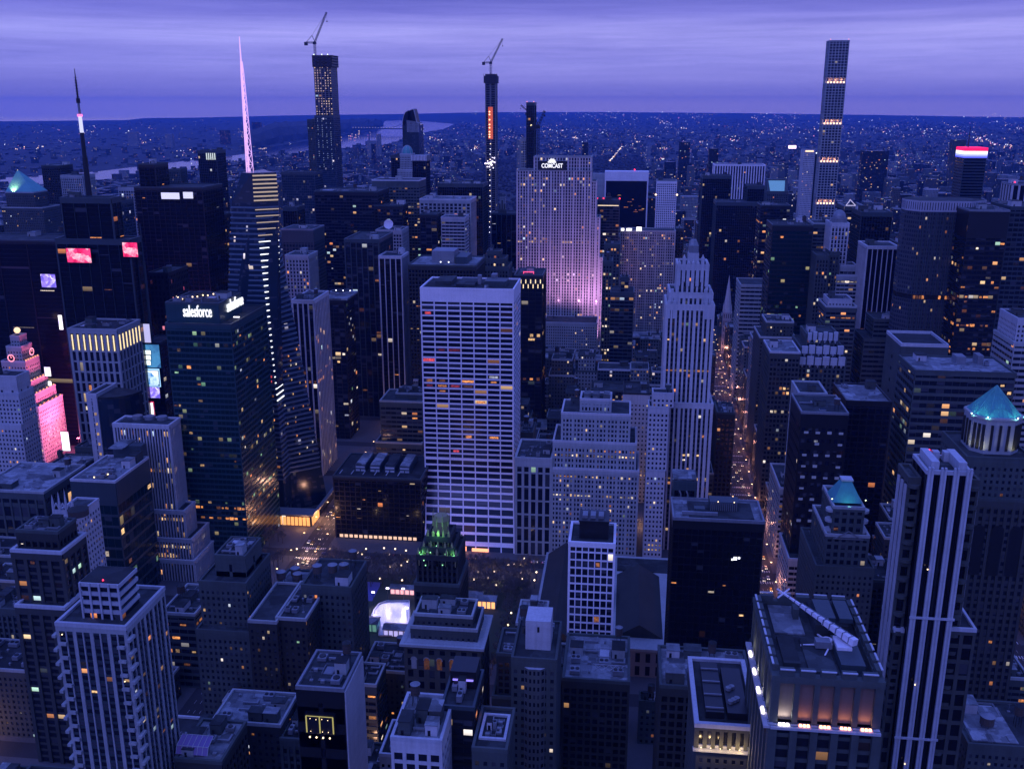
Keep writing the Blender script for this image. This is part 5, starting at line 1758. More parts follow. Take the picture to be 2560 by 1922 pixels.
boxpart('low_roof', b.root, x0 + 3, x0 + W * .27, 265, 281, z + .02, z + 1.4, M['roofm'])
boxpart('low_roof', b.root, x0 + W * .34, x0 + W * .62, 262, 281, z + .02, z + .8, M['roofm'])
boxpart('low_roof', b.root, x0 + W * .66, x1 - 3, 264, 281, z + .02, z + 2.4, M['steel'])
ledge_w, ledge_o = glow('ledge_lamp_white', (1, .88, .86), 8), glow('ledge_lamp_orange', (1, .36, .18), 7)
boxpart('ledge', b.root, x0 - 1.0, x1 + 1.0, 255.6, 258.4, zl - 1.0, zl - .2, M['pale'])
boxpart('ledge', b.root, x0 - 3.0, x0 - 1.1, 256, 303, zl - 1.0, zl - .2, M['pale'])
for i in range(5):
    w = W / 5
    xa_, xb_ = x0 + i * w + w * .22, x0 + (i + 1) * w - w * .22
    mb = MB()
    for k in range(3):
        mb.box(xa_ + k * (xb_ - xa_) / 3 + .2, xa_ + (k + 1) * (xb_ - xa_) / 3 - .2, 256.6, 257.2, zl - .2, zl + .35)
    part('ledge_lamp', mb, ledge_w if i == 0 else ledge_o, b.root)
    for k in (.25, .75):
        lamp('ledge_uplight', 'SPOT', (xa_ + k * (xb_ - xa_), 258.3, zl + .4), (1, .86, .80) if i == 0 else (1, .36, .16), 800 if i == 0 else 330, (xa_ + k * (xb_ - xa_), 259.2, zl + 12), .2, 150, 1, b.root)
for i in range(4):
    yy = 262 + i * 10.5
    mb = MB()
    mb.box(x0 - 2.6, x0 - 2.0, yy, yy + 3, zl - .2, zl + .35)
    part('ledge_lamp', mb, ledge_w, b.root)
    lamp('ledge_uplight', 'SPOT', (x0 - 1.6, yy + 1.5, zl + .4), (1, .85, .72), 900, (x0 - .4, yy + 1.5, zl + 12), .2, 130, 1, b.root)
# roof crane, laid across the roof
p, q = at(2100, 1654, 276), at(1953, 1553, 297)
root = empty('roof_crane', (p.x, 276, z), 'white roof crane laid diagonally across the roof of the battlemented tower', 'crane')
mb = MB()
mb.box(p.x - 2.2, p.x + 2.2, 272, 279, z + .5, z + 3.4, 0, True)
mb.cone(p.x - 4, 278, z, z + 2.6, 2.0, 1.6, 12)
for a, c in ((-9, 0), (3, 0), (-3, 8), (-3, -6)):
    mb.bar((p.x - 3, 277, z + 1.6), (p.x - 3 + a, 277 + c, z + .5), .3)
part('base', mb, M['white'], root)
mb = MB()
P0, P1 = Vector((p.x + 3, 272.5, z + 5)), Vector((q.x, 297, z + 7.5))
d = (P1 - P0).normalized()
s_ = d.cross(Vector((0, 0, 1))).normalized()
mb.bar(P0, P0.lerp(P1, .42), 1.5, n=4, r2=1.2)
mb.bar(P0.lerp(P1, .42), P0.lerp(P1, .75), .9, n=4, r2=.7)
mb.bar(P0.lerp(P1, .75), P1, .5, n=4, r2=.35)
part('boom', mb, M['white'], root)
mb = MB()
for k in range(11):
    f = .06 + k * .085
    r_ = (1.55 if f < .42 else .95 if f < .75 else .52)
    c_ = P0.lerp(P1, f)
    mb.bar(c_ - d * .16, c_ + d * .16, r_, n=4)
mb.bar(P0.lerp(P1, .05) + Vector((0, 0, 1.7)), P0.lerp(P1, .7) + Vector((0, 0, .95)), .14)
part('boom_rib', mb, M['unit'], root)
mb = MB()
mb.bar(P1, P1 + s_ * 2.5 + Vector((0, 0, 1)), .28)
mb.bar(P1, P1 - s_ * 2.5 - Vector((0, 0, 1)), .28)
mb.bar(P1 + d * 3, P1, .28)
part('boom_head', mb, M['white'], root)
mb = MB()
mb.box(p.x - 8, p.x - 3.6, 274.5, 277.5, z + 1.2, z + 3.4, 0, True)
mb.bar(P0.lerp(P1, .1) - Vector((0, 0, 2)), P0.lerp(P1, .45), .35)
part('ram', mb, M['unit'], root)

b = hero('greenhouse_house', 'low house with a purple-lit glass greenhouse on its roof', [(440, 552, 1902, 318, 26)], 'brownd', 1935, lit=2, furn=12)
q0, q1 = at(441, 1895, 320), at(516, 1866, 320)
mb = MB()
mb.quad((q0.x, 320, b.z + 1.2), (q1.x, 320, b.z + 1.2), (q1.x, 321.6, b.z + 4), (q0.x, 321.6, b.z + 4), 0, [(0, 0), (6, 0), (6, 1), (0, 1)])
mb.quad((q0.x, 328, b.z + 1.2), (q0.x, 320, b.z + 1.2), (q0.x, 321.6, b.z + 4), (q0.x, 326.6, b.z + 4), 0)
mb.quad((q0.x, 321.6, b.z + 4), (q1.x, 321.6, b.z + 4), (q1.x, 327, b.z + 5.4), (q0.x, 327, b.z + 5.4), 0, [(0, 0), (6, 0), (6, 1), (0, 1)])
g_ = part('greenhouse_glass', mb, glow('greenhouse_glow', (.22, .18, .75), .07), b.root)
mb = MB()
for i in range(7):
    x = q0.x + (q1.x - q0.x) * i / 6
    mb.bar((x, 319.9, b.z + 1.2), (x, 321.5, b.z + 4.1), .12)
    mb.bar((x, 321.5, b.z + 4.1), (x, 327, b.z + 5.5), .12)
mb.bar((q0.x, 321.5, b.z + 4.1), (q1.x, 321.5, b.z + 4.1), .12)
mb.bar((q0.x, 327, b.z + 5.5), (q1.x, 327, b.z + 5.5), .12)
part('greenhouse_frame', mb, M['trim'], b.root)

hero('lit_floor_block', 'dark block with three glowing orange office floors behind the apartment tower', [(404, 486, 1535, 468, 34)], ST('stone', 'dark', 5, 4.4, .05, .4, .2, .35, top=2, par='lime', roof='roofm'), 1660, lit=4, pal='o', rows=[(.84, .8, 'o'), (.70, .75, 'o'), (.50, .7, 'ow'), (.3, .6, 'o')], furn=9)

b = hero('cluttered_roof_house', 'low house with crossed braces on its crowded roof below the white gridded tower', [(1408, 1572, 1702, 384, 38)], 'brownd', 1935, lit=4, furn=15)
mb = MB()
q0, q1 = at(1485, 1690, 388), at(1560, 1690, 388)
for i in range(4):
    xa_, xb_ = q0.x + (q1.x - q0.x) * i / 4, q0.x + (q1.x - q0.x) * (i + 1) / 4
    mb.bar((xa_, 392, b.z + .5), (xb_, 392, b.z + 3.6), .14)
    mb.bar((xb_, 392, b.z + .5), (xa_, 392, b.z + 3.6), .14)
mb.bar((q0.x, 392, b.z + 3.6), (q1.x, 392, b.z + 3.6), .14)
part('brace_frame', mb, M['trim'], b.root)

# ------------------------------------------------------------------ heroes: right-hand side
# striped black and white setback tower
Y0 = 372
st = ST('black', 'blank', 7, 60, .10, 0, .5, .2, 'black', top=0, par='trim', roof='roofd')
xl, xr, zt = at(2318, 1183, Y0).x, at(2428, 1183, Y0).x, at(2370, 1183, Y0).z
b = Bld('pilaster_tower', ((xl + xr) / 2, Y0 + 20, 0), 'tall black tower with bright white pilasters and stepped brown shoulders, right foreground')
zs1, zs2 = at(2280, 1600, Y0 - 4).z, at(2240, 1905, Y0 - 6).z
sth = ST('tan', 'black', 5, 7, .3, .25, .4, .25, top=2, par='trim', roof='roofd')
xs1a, xs1b = at(2236, 1600, Y0 + 2).x, at(2405, 1610, Y0 + 2).x
DP = dpx(2318, 1183, Y0, 2286)
b.tier(xl, xr, Y0, Y0 + DP, 0, zt, st, roof=True)
b.tier(xs1a, xl - .9, Y0 + 3, Y0 + 22, 0, zs1, sth)
b.tier(xl - 4.8, xl - .9, Y0 + 5, Y0 + 20, zs1, zt - 5, ST('tan', 'black', 5, 7, .3, .25, .4, .25, top=2, par='tan'))
b.tier(xr + .9, xr + 11, Y0 + 3, Y0 + 22, 0, zs1 + 2, sth)
b.tier(xr + .9, xr + 5, Y0 + 5, Y0 + 20, zs1 + 2, zt - 5, ST('tan', 'black', 5, 7, .3, .25, .4, .25, top=2, par='tan'))
b.x0, b.x1, b.y0, b.y1, b.z = xl, xr, Y0, Y0 + DP, zt
b.finish(0)
VIS.append((2230, 2440, 1930, Y0))
mb = MB()
w = xr - xl
for i in range(4):
    x = xl + w * (.06 + .88 * i / 3)
    for dx in (-.66, .66):
        mb.box(x + dx - .36, x + dx + .36, Y0 - 1.7, Y0 - .6, 20, zt + 2.6)
    mb.box(x - .3, x + .3, Y0 - 1.3, Y0 - .6, 20, zt + 1)
for i in range(3):
    y = Y0 + 6 + i * 5
    for s_ in (-1, 1):
        xx = xl - 5.7 if s_ < 0 else xr + 5.2
        mb.box(xx, xx + .8, y, y + .7, 20, zt - 8)
        mb.box(xx, xx + .8, y + 1.6, y + 2.3, 20, zt - 8)
for zz in (zt - 62, zt - 118):
    mb.box(xl - .6, xr + .6, Y0 - 2.1, Y0 - 1.72, zz, zz + 1)
part('pilaster', mb, M['trim'], b.root)
mb = MB()
for x in (xl + 1.5, xr - 4.5):
    mb.box(x, x + 3.0, Y0 + 1, Y0 + DP - 1, zt + .02, zt + 4.2)
part('roof_fin', mb, M['trim'], b.root)
boxpart('roof_slab', b.root, xl + 5.5, xr - 5, Y0 + 2, Y0 + DP * .6, zt + .02, zt + .6, M['roofm'])
for x in (.35, .6):
    boxpart('bulkhead', b.root, xl + w * x, xl + w * x + 2.4, Y0 + DP * .72, Y0 + DP * .9, zt + .02, zt + 4, M['trim'])
dot(b.root, xl + 5, Y0 + DP - 1, zt + 3.4, .5, red_lamp)
mb = MB()
k = 0
zz = zt - 8
while zz > 20:
    for s_ in (-1, 1):
        cx = xl - 2.9 if s_ < 0 else xr + 3.0
        mb.cone(cx, Y0 + 4.6, zz, zz + 1.4, 2.4, 2.4, 12)
    zz -= 8
part('rounded_balcony', mb, M['tan'], b.root, kind='stuff')
for z_, dx in ((zt - 40, .25), (zt - 92, .3), (zt - 130, .3)):
    dot(b.root, xl + w * dx, Y0 - 2, z_, .3, warm_lamp)

# tower with lit cyan pyramid
Y1 = 470
xa_, xb_ = at(2400, 1200, Y1).x, at(2600, 1200, Y1).x
zb0, zb1, zb2 = at(2490, 1250, Y1).z, at(2490, 1150, Y1 + 2).z, at(2490, 1058, Y1 + 6).z
zap = at(2490, 968, Y1 + 18).z
b = Bld('pyramid_tower', ((xa_ + xb_) / 2, Y1 + 25, 0), 'brown stone tower under a glowing turquoise pyramid roof with a floodlit drum, right edge')
stp = ST('brown', 'dark', 3.4, 4, .46, .42, .6, .3, top=4, par='stone', roof='roofm')
b.tier(xa_, xb_, Y1, Y1 + 46, 0, zb0, stp)
b.tier(xa_ + 3, xb_ - 3, Y1 + 3, Y1 + 42, zb0, zb1, 'punchs')
b.x0, b.x1, b.y0, b.y1, b.z = xa_, xb_, Y1, Y1 + 46, zb2
b.finish(14, 'owc')
VIS.append((2400, 2600, 1930, Y1))
cx, cy = at(2492, 1000, Y1 + 20).x, Y1 + 22
rx = (at(2556, 1058, Y1 + 6).x - at(2436, 1058, Y1 + 6).x) / 2 * 1.05
oct_ = [(cx + rx * a, cy + rx * c) for a, c in ((-.55, -1), (.55, -1), (1, -.55), (1, .55), (.55, 1), (-.55, 1), (-1, .55), (-1, -.55))]
mb = MB()
mb.prism(oct_, zb1, zb2, 0)
for i in range(8):
    p, q = Vector(oct_[i]), Vector(oct_[(i + 1) % 8])
    for t in (.2, .5, .8):
        c = p.lerp(q, t)
        n_ = (c - Vector((cx, cy))).normalized()
        mb.bar((c.x + n_.x * .15, c.y + n_.y * .15, zb1 + 2), (c.x + n_.x * .15, c.y + n_.y * .15, zb2 - 2.5), .8, 1)
part('drum', mb, [M['lime'], M['black']], b.root)
mb = MB()
big = [(cx + (p[0] - cx) * 1.05, cy + (p[1] - cy) * 1.05) for p in oct_]
mb.prism(big, zb2, zb2 + 1.2, 0, cap=0)
part('cornice', mb, M['lime'], b.root)
cyan_roof = wallmat('turquoise_copper', (.06, .30, .29), .6, .22)
mb = MB()
sm = [(cx + (p[0] - cx) * .94, cy + (p[1] - cy) * .94) for p in oct_]
for i in range(8):
    p, q = sm[i], sm[(i + 1) % 8]
    mb.poly([(*p, zb2 + 1.2), (*q, zb2 + 1.2), (cx, cy, zap)])
part('pyramid_roof', mb, cyan_roof, b.root)
mb = MB()
for i in range(8):
    mb.bar((*sm[i], zb2 + 1.2), (cx, cy, zap), .22)
    for f in (.2, .4, .6, .8):
        p = lerp(sm[i], sm[(i + 1) % 8], f)
        mb.bar((*p, zb2 + 1.3), (p[0] + (cx - p[0]) * .93, p[1] + (cy - p[1]) * .93, zb2 + 1.3 + (zap - zb2 - 1.2) * .93), .10)
    for f in (.25, .5, .75):
        A_ = lerp(sm[i], (cx, cy), f)
        B_ = lerp(sm[(i + 1) % 8], (cx, cy), f)
        zz = zb2 + 1.3 + (zap - zb2 - 1.2) * f
        mb.bar((*A_, zz), (*B_, zz), .07)
part('roof_rib', mb, M['green'], b.root)
for i in range(8):
    p = big[i]
    n_ = Vector((p[0] - cx, p[1] - cy)).normalized()
    if p[1] < cy + 4:
        lamp('roof_uplight', 'SPOT', (p[0] + n_.x * 2.2, p[1] + n_.y * 2.2, zb2 + 1), (.30, .95, .88), 2300, (cx, cy, zb2 + 12), .3, 110, 1, b.root)
        lamp('drum_uplight', 'SPOT', (p[0] + n_.x * 3.2, p[1] + n_.y * 3.2, zb1 + .5), (1, .95, .55), 1500, (p[0] - n_.x * 2, p[1] - n_.y * 2, zb2), .3, 120, 1, b.root)
        dot(b.root, p[0] + n_.x * .6, p[1] + n_.y * .6, zb2 + 1.9, .4, glow('cyan_lamp', (.6, 1, .95), 3) if 'cyan_lamp' not in bpy.data.materials else bpy.data.materials['cyan_lamp'])
mb = MB()
t0x, t1x = xa_, xb_
for k in range(3):
    x = xa_ + (xb_ - xa_) * (.32 + .24 * k)
    P = [(x - 3, Y1 - .75, zb0 - 40), (x + 3, Y1 - .75, zb0 - 40), (x + 3, Y1 - .75, zb0 - 16)] + [(x + 3 * cos(a), Y1 - .75, zb0 - 16 + 3 * sin(a)) for a in [pi * q / 8 for q in range(1, 8)]] + [(x - 3, Y1 - .75, zb0 - 16)]
    mb.poly(P)
part('arched_window', mb, M['black'], b.root)

# wide striped block
b = hero('wide_ribbon_block', 'very wide office block with dark ribbon floors behind the turquoise pyramid',
     [(2288, 2540, 932, 655, dpx(2288, 932, 655, 2247))], ST('stone', 'warm', 5, 5.2, .03, .40, .2, .45, top=2.5, par='stone', roof='roofw'), 1190, lit=16, pal='ww', furn=4)
mb = MB()
w = b.x1 - b.x0
boxpart('bulkhead', b.root, b.x0 + w * .52, b.x0 + w * .62, b.y0 + 24, b.y0 + 34, b.z + .02, b.z + 5, M['unit'])
boxpart('bulkhead', b.root, b.x0 + w * .74, b.x0 + w * .80, b.y0 + 24, b.y0 + 34, b.z + .02, b.z + 6, M['unit'])
z4 = at(2400, 868, 722).z
xq0, xq1 = at(2254, 862, 722).x, at(2370, 866, 722).x
bb = Bld('square_roof_tower', ((xq0 + xq1) / 2, 742, 0), 'blank grey tower with a sunken square roof behind the wide ribbon block')
bb.tier(xq0, xq1, 722, 764, 0, z4, ST('stone', 'dark', 40, 9, .9, .7, .3, .25, top=9, par='trim', roof='roofd', ph=2))
bb.finish(); VIS.append((2254, 2370, 905, 722))

b = hero('dark_blind_block', 'dark block with scattered half-drawn pale windows, right of the avenue', [(2004, 2121, 1034, 610, 40)],
     ST('black', 'home', 4.4, 7.4, .42, .62, .3, .25, top=7, par='unit', roof='roofm'), 1260, lit=9, pal='cpc', furn=4)
blind = glow('blind_pane_glow', (.30, .36, .75), .16)  # pale blinds, their dusk brightness painted in as a weak glow
for r_ in range(9):
    for c_ in range(4):
        if rnd.random() < .72:
            cw_ = (b.x1 - b.x0) / 4
            boxpart('blind_window', b.root, b.x0 + (c_ + .34) * cw_, b.x0 + (c_ + .72) * cw_, b.y0 - .5, b.y0 - .36, b.z - 13.5 - r_ * 7.6, b.z - 12.2 - r_ * 7.6 + rnd.uniform(0, .6), blind)
b = hero('black_white_roofed_block', 'plain black block with a speckled white roof beside the dark block of half-drawn windows', [(2116, 2229, 1006, 650, 44)],
     ST('black', 'black', 5, 4, .1, .2, .25, .15, top=3, par='black', roof='roofw'), 1240, lit=3, furn=5)
hero('grey_corrugated_block', 'grey corrugated roof block behind the dark block of half-drawn windows', [(1998, 2066, 985, 668, 30)], 'pierl', 1010, furn=1)

# small green-roofed tower
b = hero('green_hip_tower', 'small stepped stone tower with a lit green hipped roof and round balconies, right of centre',
     [(2040, 2185, 1420, 505, 50, 'punchs'), (2066, 2172, 1340, 508, 40), (2085, 2160, 1270, 512, 30)], ST('stone', 'dark', 4, 4.6, .4, .4, .5, .3, top=2, par='lime', roof='roofm'), 1490, lit=5, pal='ow', furn=0)
cx, cy = (b.x0 + b.x1) / 2, b.y0 + 12
w = (b.x1 - b.x0) / 2
zr0, zr1 = b.z + 1.2, b.z + 12
mb = MB()
A = [(cx - w, cy - w), (cx + w, cy - w), (cx + w, cy + w), (cx - w, cy + w)]
Bq = [(cx - w * .3, cy - w * .3), (cx + w * .3, cy - w * .3), (cx + w * .3, cy + w * .3), (cx - w * .3, cy + w * .3)]
mb.prism(A, zr0, zr1, 0, cap=0, top=Bq)
part('hipped_roof', mb, cyan_roof, b.root)
mb = MB()
mb.prism([(cx - w * .4, cy - w * .4), (cx + w * .4, cy - w * .4), (cx + w * .4, cy + w * .4), (cx - w * .4, cy + w * .4)], zr1, zr1 + 1, 0, cap=0)
part('roof_cap', mb, M['trim'], b.root)
lamp('roof_uplight', 'SPOT', (cx, b.y0 - 2.0, zr0 + .3), (.3, 1, .8), 900, (cx, cy, zr0 + 6), .3, 110, 1, b.root)
for s_ in (-1, 1):
    dot(b.root, cx + s_ * (w + 1), b.y0 + 2, zr0 + 3, .4, glow('lime_lamp', (.85, 1, .55), 2.5) if s_ < 0 else bpy.data.materials['lime_lamp'])
mb = MB()
for k in range(3):
    for s_ in (-1, 1):
        mb.cone(cx + s_ * (w + .5), b.y0 + 3, b.z - 3 - 6 * k, b.z - 1.6 - 6 * k, 3.2, 3.2, 14)
part('round_balcony', mb, M['lime'], b.root)
mb = MB()
for k in range(2):
    zz = b.z - 16 - 26 * k
    mb.bar((cx - 7, b.T[1][2] - 1 - 0 * k, zz), (cx, b.T[1][2] - 1, zz + 4.5), .35)
    mb.bar((cx + 7, b.T[1][2] - 1, zz), (cx, b.T[1][2] - 1, zz + 4.5), .35)
    mb.bar((cx - 8, b.T[1][2] - 1, zz), (cx + 8, b.T[1][2] - 1, zz), .3)
part('gable_truss', mb, M['unit'], b.root)
hero('rounded_terrace_block', 'low block with white terrace edges curving beside the green-hipped tower', [(1972, 2035, 1400, 600, 40), (1985, 2045, 1335, 641, 30)], 'ribw', 1510, lit=4, pal='w', furn=3)
hero('narrow_flatiron_block', 'narrow striped block at the avenue, just right of the black slab',
     [(1950, 1990, 1222, 676, 50)], 'ribw', 1400, lit=3, furn=2)

# deco setback block and its neighbours
b = hero('scalloped_deco_block', 'pale art deco block with scalloped white crowns on three setbacks, right of the avenue',
     [(1996, 2114, 900, 786, 48), (2003, 2110, 872, 790, 42), (2018, 2096, 838, 796, 30)], 'piers', 1010, lit=9, pal='wg', furn=2)
mb = MB()
for t in b.T:
    n = 6
    for i in range(n):
        x0_, x1_ = t[0] + (t[1] - t[0]) * i / n, t[0] + (t[1] - t[0]) * (i + 1) / n
        mb.box(x0_ + .5, x1_ - .5, t[2] - 1.4, t[2] + .3, t[5] - 4, t[5] + 2.0 + (i % 2), 0)
        mb.cone((x0_ + x1_) / 2, t[2] - .5, t[5] - 6.5, t[5] - 4, .3, 1.3, 4, 0)
part('scalloped_crown', mb, M['trim'], b.root)
hero('flat_white_roof_block', 'dark block with a thick white roof edge left of the scalloped deco block', [(1926, 2000, 882, 770, 40)], ST('tan', 'warm', 3, 3.9, .3, .4, .4, .3, top=5, par='trim', roof='roofw'), 1030, lit=6, pal='w', rows=[(.62, .6, 'wp'), (.78, .25, 'w')], furn=2)
hero('brown_setback_block', 'brown brick block with a dark roof house behind the flat white roof', [(1900, 1990, 845, 875, 44), (1916, 1984, 806, 882, 30)], 'puncht', 1060, lit=8, pal='oow', furn=4)
hero('wide_striped_block', 'wide block of pale and dark horizontal stripes right of the church spire', [(1852, 2008, 715, 1085, 44), (1930, 2006, 702, 1093, 26)], ST('lime', 'dark', 5, 4.6, .03, .52, .2, .4, top=2, par='lime', roof='roofm'), 830, lit=2, furn=2)
# church spires
def church(name, label, px, ptop, pbase, Y, wpx):
    c = at(px, pbase, Y)
    zt = at(px, ptop, Y).z
    r = wpx / 2 * (Y / FPX) * 1.02
    root = empty(name, (c.x, Y + r, 0), label, 'church')
    mb = MB()
    mb.box(c.x - r, c.x + r, Y, Y + 2 * r, 0, c.z, 0, uvm=(3, 9))
    part('belfry', mb, glassmat(name + '_wall', wall=(.36, .34, .35), win=(.3, .6), lit=.0, rowlit=0), root)
    mb = MB()
    mb.cone(c.x, Y + r, c.z, zt, r * 1.15, .12, 8, ph=pi / 8)
    for a, d in ((-1, -1), (1, -1), (1, 1), (-1, 1)):
        mb.cone(c.x + a * r * .9, Y + r + d * r * .9, c.z, c.z + (zt - c.z) * .25, .9, .05, 6)
    part('spire', mb, M['pale'], root)
    mb = MB()
    gable(mb, c.x - r * 1.6, c.x + r * 1.6, Y + 2 * r + .2, Y + 2 * r + 34, c.z * .35, c.z * .62)
    part('nave_roof', mb, M['roofm'], root)
    mb = MB()
    mb.box(c.x - r * 1.6, c.x + r * 1.6, Y + 2 * r + .2, Y + 2 * r + 34, 0, c.z * .35, 0)
    part('nave_wall', mb, M['stone'], root)
    FOOT.append((c.x - r * 1.6, c.x + r * 1.6, Y, Y + 2 * r + 34))
    BOXES.append((c.x - r, c.x + r, Y, Y + 2 * r, 0, c.z))
    VIS.append((px - wpx / 2, px + wpx / 2, pbase + 20, Y))
church('avenue_church', 'pale church with a tall pointed spire beside the avenue, right of the art deco tower', 1819, 690, 782, 1300, 20)
church('corner_church', 'small dark church with a slim spire on the right side of the avenue', 1869, 1146, 1215, 870, 13)
hero('black_rear_slab', 'tall black slab tower in the row behind the wide striped block', [(1791, 1904, 508, 1470, 50)], 'black', 780, lit=5, pal='o', furn=3)
hero('black_far_slab', 'plain black slab peeking over the left shoulder of the tall black slab', [(1757, 1829, 441, 1590, 40)], 'black', 640, furn=2)
b = hero('white_striped_slab', 'broad far slab with close white vertical stripes by the park corner', [(1787, 1913, 413, 2040, 44)], ST('white', 'dark', 5.2, 4, .42, .05, .9, .1, 'black', top=2, par='white'), 500, lit=2, pal='o', furn=1)
hero('black_small_slab', 'small black block overlapping the lower right of the white-striped slab', [(1869, 1912, 466, 1500, 36)], 'black', 560, furn=1)
b = hero('chamfered_roof_tower', 'grey tower with a slanted turquoise roof window right of the white-striped slab', [(1918, 1970, 480, 1760, 40)], 'piers', 560, furn=0)
mb = MB()
mb.quad((b.x0 + 5, b.y0 + 1, b.z + 1.3), (b.x1 - 6, b.y0 + 1, b.z + 1.3), (b.x1 - 4, b.y0 + 16, b.z + 18), (b.x0 + 3, b.y0 + 16, b.z + 18), 0)
mb.poly([(b.x0 + 3, b.y0 + 16, b.z + 18), (b.x0 + 5, b.y0 + 1, b.z + 1.3), (b.x0, b.y0 + 1, b.z + 1.3), (b.x0, b.y0 + 16, b.z + 18)], 1)
mb.poly([(b.x1 - 4, b.y0 + 16, b.z + 18), (b.x1 - 6, b.y0 + 1, b.z + 1.3), (b.x1, b.y0 + 1, b.z + 1.3), (b.x1, b.y0 + 16, b.z + 18)], 1)
mb.box(b.x0, b.x1, b.y0 + 16.1, b.y0 + 30, b.z, b.z + 20, 1)
part('slanted_roof', mb, [glow('sky_window', (.16, .40, .66), .55), M['stone']], b.root)
hero('orange_strip_block', 'dark block with one bright orange strip of windows right of the tall black slab', [(1902, 1976, 515, 1260, 36)], 'blackr', 620, rows=[(.905, .95, 'o')], lit=3, furn=3)
hero('green_ribbon_block', 'dark rounded block with faint green ribbon windows and pale roof machines', [(1932, 2033, 565, 1010, 44)], ST('black', 'teal', 4, 4.4, .03, .3, .15, .3, top=5, par='steel', roof='roofm'), 700, lit=12, pal='ggo', furn=6)
hero('grey_lower_block', 'grey ribbon-windowed block right of the green ribbon block', [(2034, 2080, 560, 1090, 36)], 'ribbon', 690, lit=2, furn=2)

# needle tower of square windows
Y = 1850
x0, x1, zt = at(2075, 102, Y).x, at(2124, 102, Y).x, at(2100, 102, Y).z
x1 = x0 + 28.5 * (at(2124, 102, Y).x - at(2075, 102, Y).x) / 37 * 1.28
b = Bld('square_window_needle', ((x0 + x1) / 2, Y + 14, 0), 'supertall needle tower with a grid of square windows and glowing mechanical floors, right of centre', 'tower')
st = ST('lime', 'dark', (x1 - x0) / 6, 4.72, .26, .30, .7, .6, top=2, par='lime', roof='roofm', ph=.6)
cuts = [at(2100, p, Y).z for p in (505, 400, 305, 202)]
zp = 0
gaps = []
for c in cuts:
    b.tier(x0, x1, Y, Y + 29, zp, c - 4.5, st, roof=False)
    gaps.append((c - 4.5, c + 4.5))
    zp = c + 4.5
b.tier(x0, x1, Y, Y + 29, zp, zt, st)
b.x0, b.x1, b.y0, b.y1, b.z = x0, x1, Y, Y + 29, zt
b.finish(0)
b.lights(4, 'w')
VIS.append((2050, 2130, 560, Y))
ml, mglow = glow('mechanical_lamp', (1, .62, .42), 2.6), glow('mechanical_floor_glow', (1, .30, .20), .28)
for za, zb_ in gaps:
    boxpart('mechanical_core', b.root, x0 + 4, x1 - 4, Y + 3.5, Y + 25.5, za, zb_, M['concrete'])
    mb = MB()
    for i in range(7):
        x = x0 + i * (x1 - x0) / 6
        for yy in (Y, Y + 28.2):
            mb.box(max(x0 - .5, x - .6), min(x1 + .5, x + .6), yy - .6, yy + .6, za, zb_)
    for xx in (x0 - .1, x1 - .9):
        for i in range(1, 6):
            y = Y + i * 29 / 6
            mb.box(xx - .4, xx + .9, y - .6, y + .6, za, zb_)
    mb.box(x0 - .6, x1 + .6, Y - .7, Y + 29.7, za - .5, za, 0, True)
    mb.box(x0 - .6, x1 + .6, Y - .7, Y + 29.7, zb_, zb_ + .5, 0, True)
    mb.box(x0 - .55, x1 + .55, Y - .65, Y + .3, (za + zb_) / 2 - .4, (za + zb_) / 2 + .4, 0, True)
    part('mechanical_frame', mb, M['lime'], b.root)
    mb = MB()
    for i in range(6):
        x = x0 + (i + .5) * (x1 - x0) / 6
        mb.box(x - 1.3, x + 1.3, Y + 1.2, Y + 2.2, za + .3, za + 3.0, 0, True)
    part('mechanical_lamp', mb, ml, b.root)
    for i in (0, 2, 4):
        x = x0 + (i + 1) * (x1 - x0) / 6
        lamp('floor_glow', 'POINT', (x, Y + 1.8, za + 5), (1, .42, .28), 2600, size=.6, parent=b.root)
for q in (x0 + 1, x1 - 1):
    dot(b.root, q, Y, zt + 2, .8, pink_strip)
b = hero('lit_top_tower', 'slim pale tower with a lit crown just left of the square-windowed needle', [(2010, 2038, 376, 2010, 34), ], 'punchp', 540, lit=7, pal='w', furn=0)
boxpart('crown_light', b.root, b.x0 + 3, b.x1 - 3, b.y0 - 1, b.y0 - .5, b.z - 3, b.z - .5, glow('crown_light', (1, .62, .38), 2))
b2 = hero('lamp_cluster_tower', 'darker slim tower with a cluster of white lamps between the lit-top tower and the needle', [(2038, 2056, 388, 2030, 34)], 'piers', 540, lit=7, pal='wo', furn=0)
for i in range(6):
    dot(b2.root, b2.x0 + 2 + i * 2.4, b2.y0, b2.z + rnd.uniform(-1, 9), 1.1, white_lamp)
b = hero('cupola_tower', 'slim pale office tower with a domed cupola in front of the needle', [(2080, 2122, 560, 1000, 30)], ST('pale', 'office', 3, 3.9, .42, .2, .7, .2, top=3, par='pale'), 700, lit=4, pal='p', furn=0)
mb = MB()
w = b.x1 - b.x0
mb.cone((b.x0 + b.x1) / 2, b.y0 + 9, b.z, b.z + 5, w * .5, w * .5, 8, ph=pi / 8)
mb.dome((b.x0 + b.x1) / 2, b.y0 + 9, b.z + 5, w * .42, 8, 12, 5, 0)
part('cupola', mb, M['unit'], b.root)
root = empty('roof_sign', (at(2127, 515, 1180).x, 1180, 100), 'small white outlined triangle sculpture on a roof right of the needle', 'roof sign')
mb = MB()
A = [at(2115, 514, 1180), at(2139, 514, 1180), at(2126, 500, 1180)]
for i in range(3):
    mb.bar(A[i], A[(i + 1) % 3], .5)
    mb.bar(A[i], (A[i].x, 1186, A[i].z - 1), .3)
part('triangle', mb, glow('white_outline', (.7, .65, .95), .8), root)
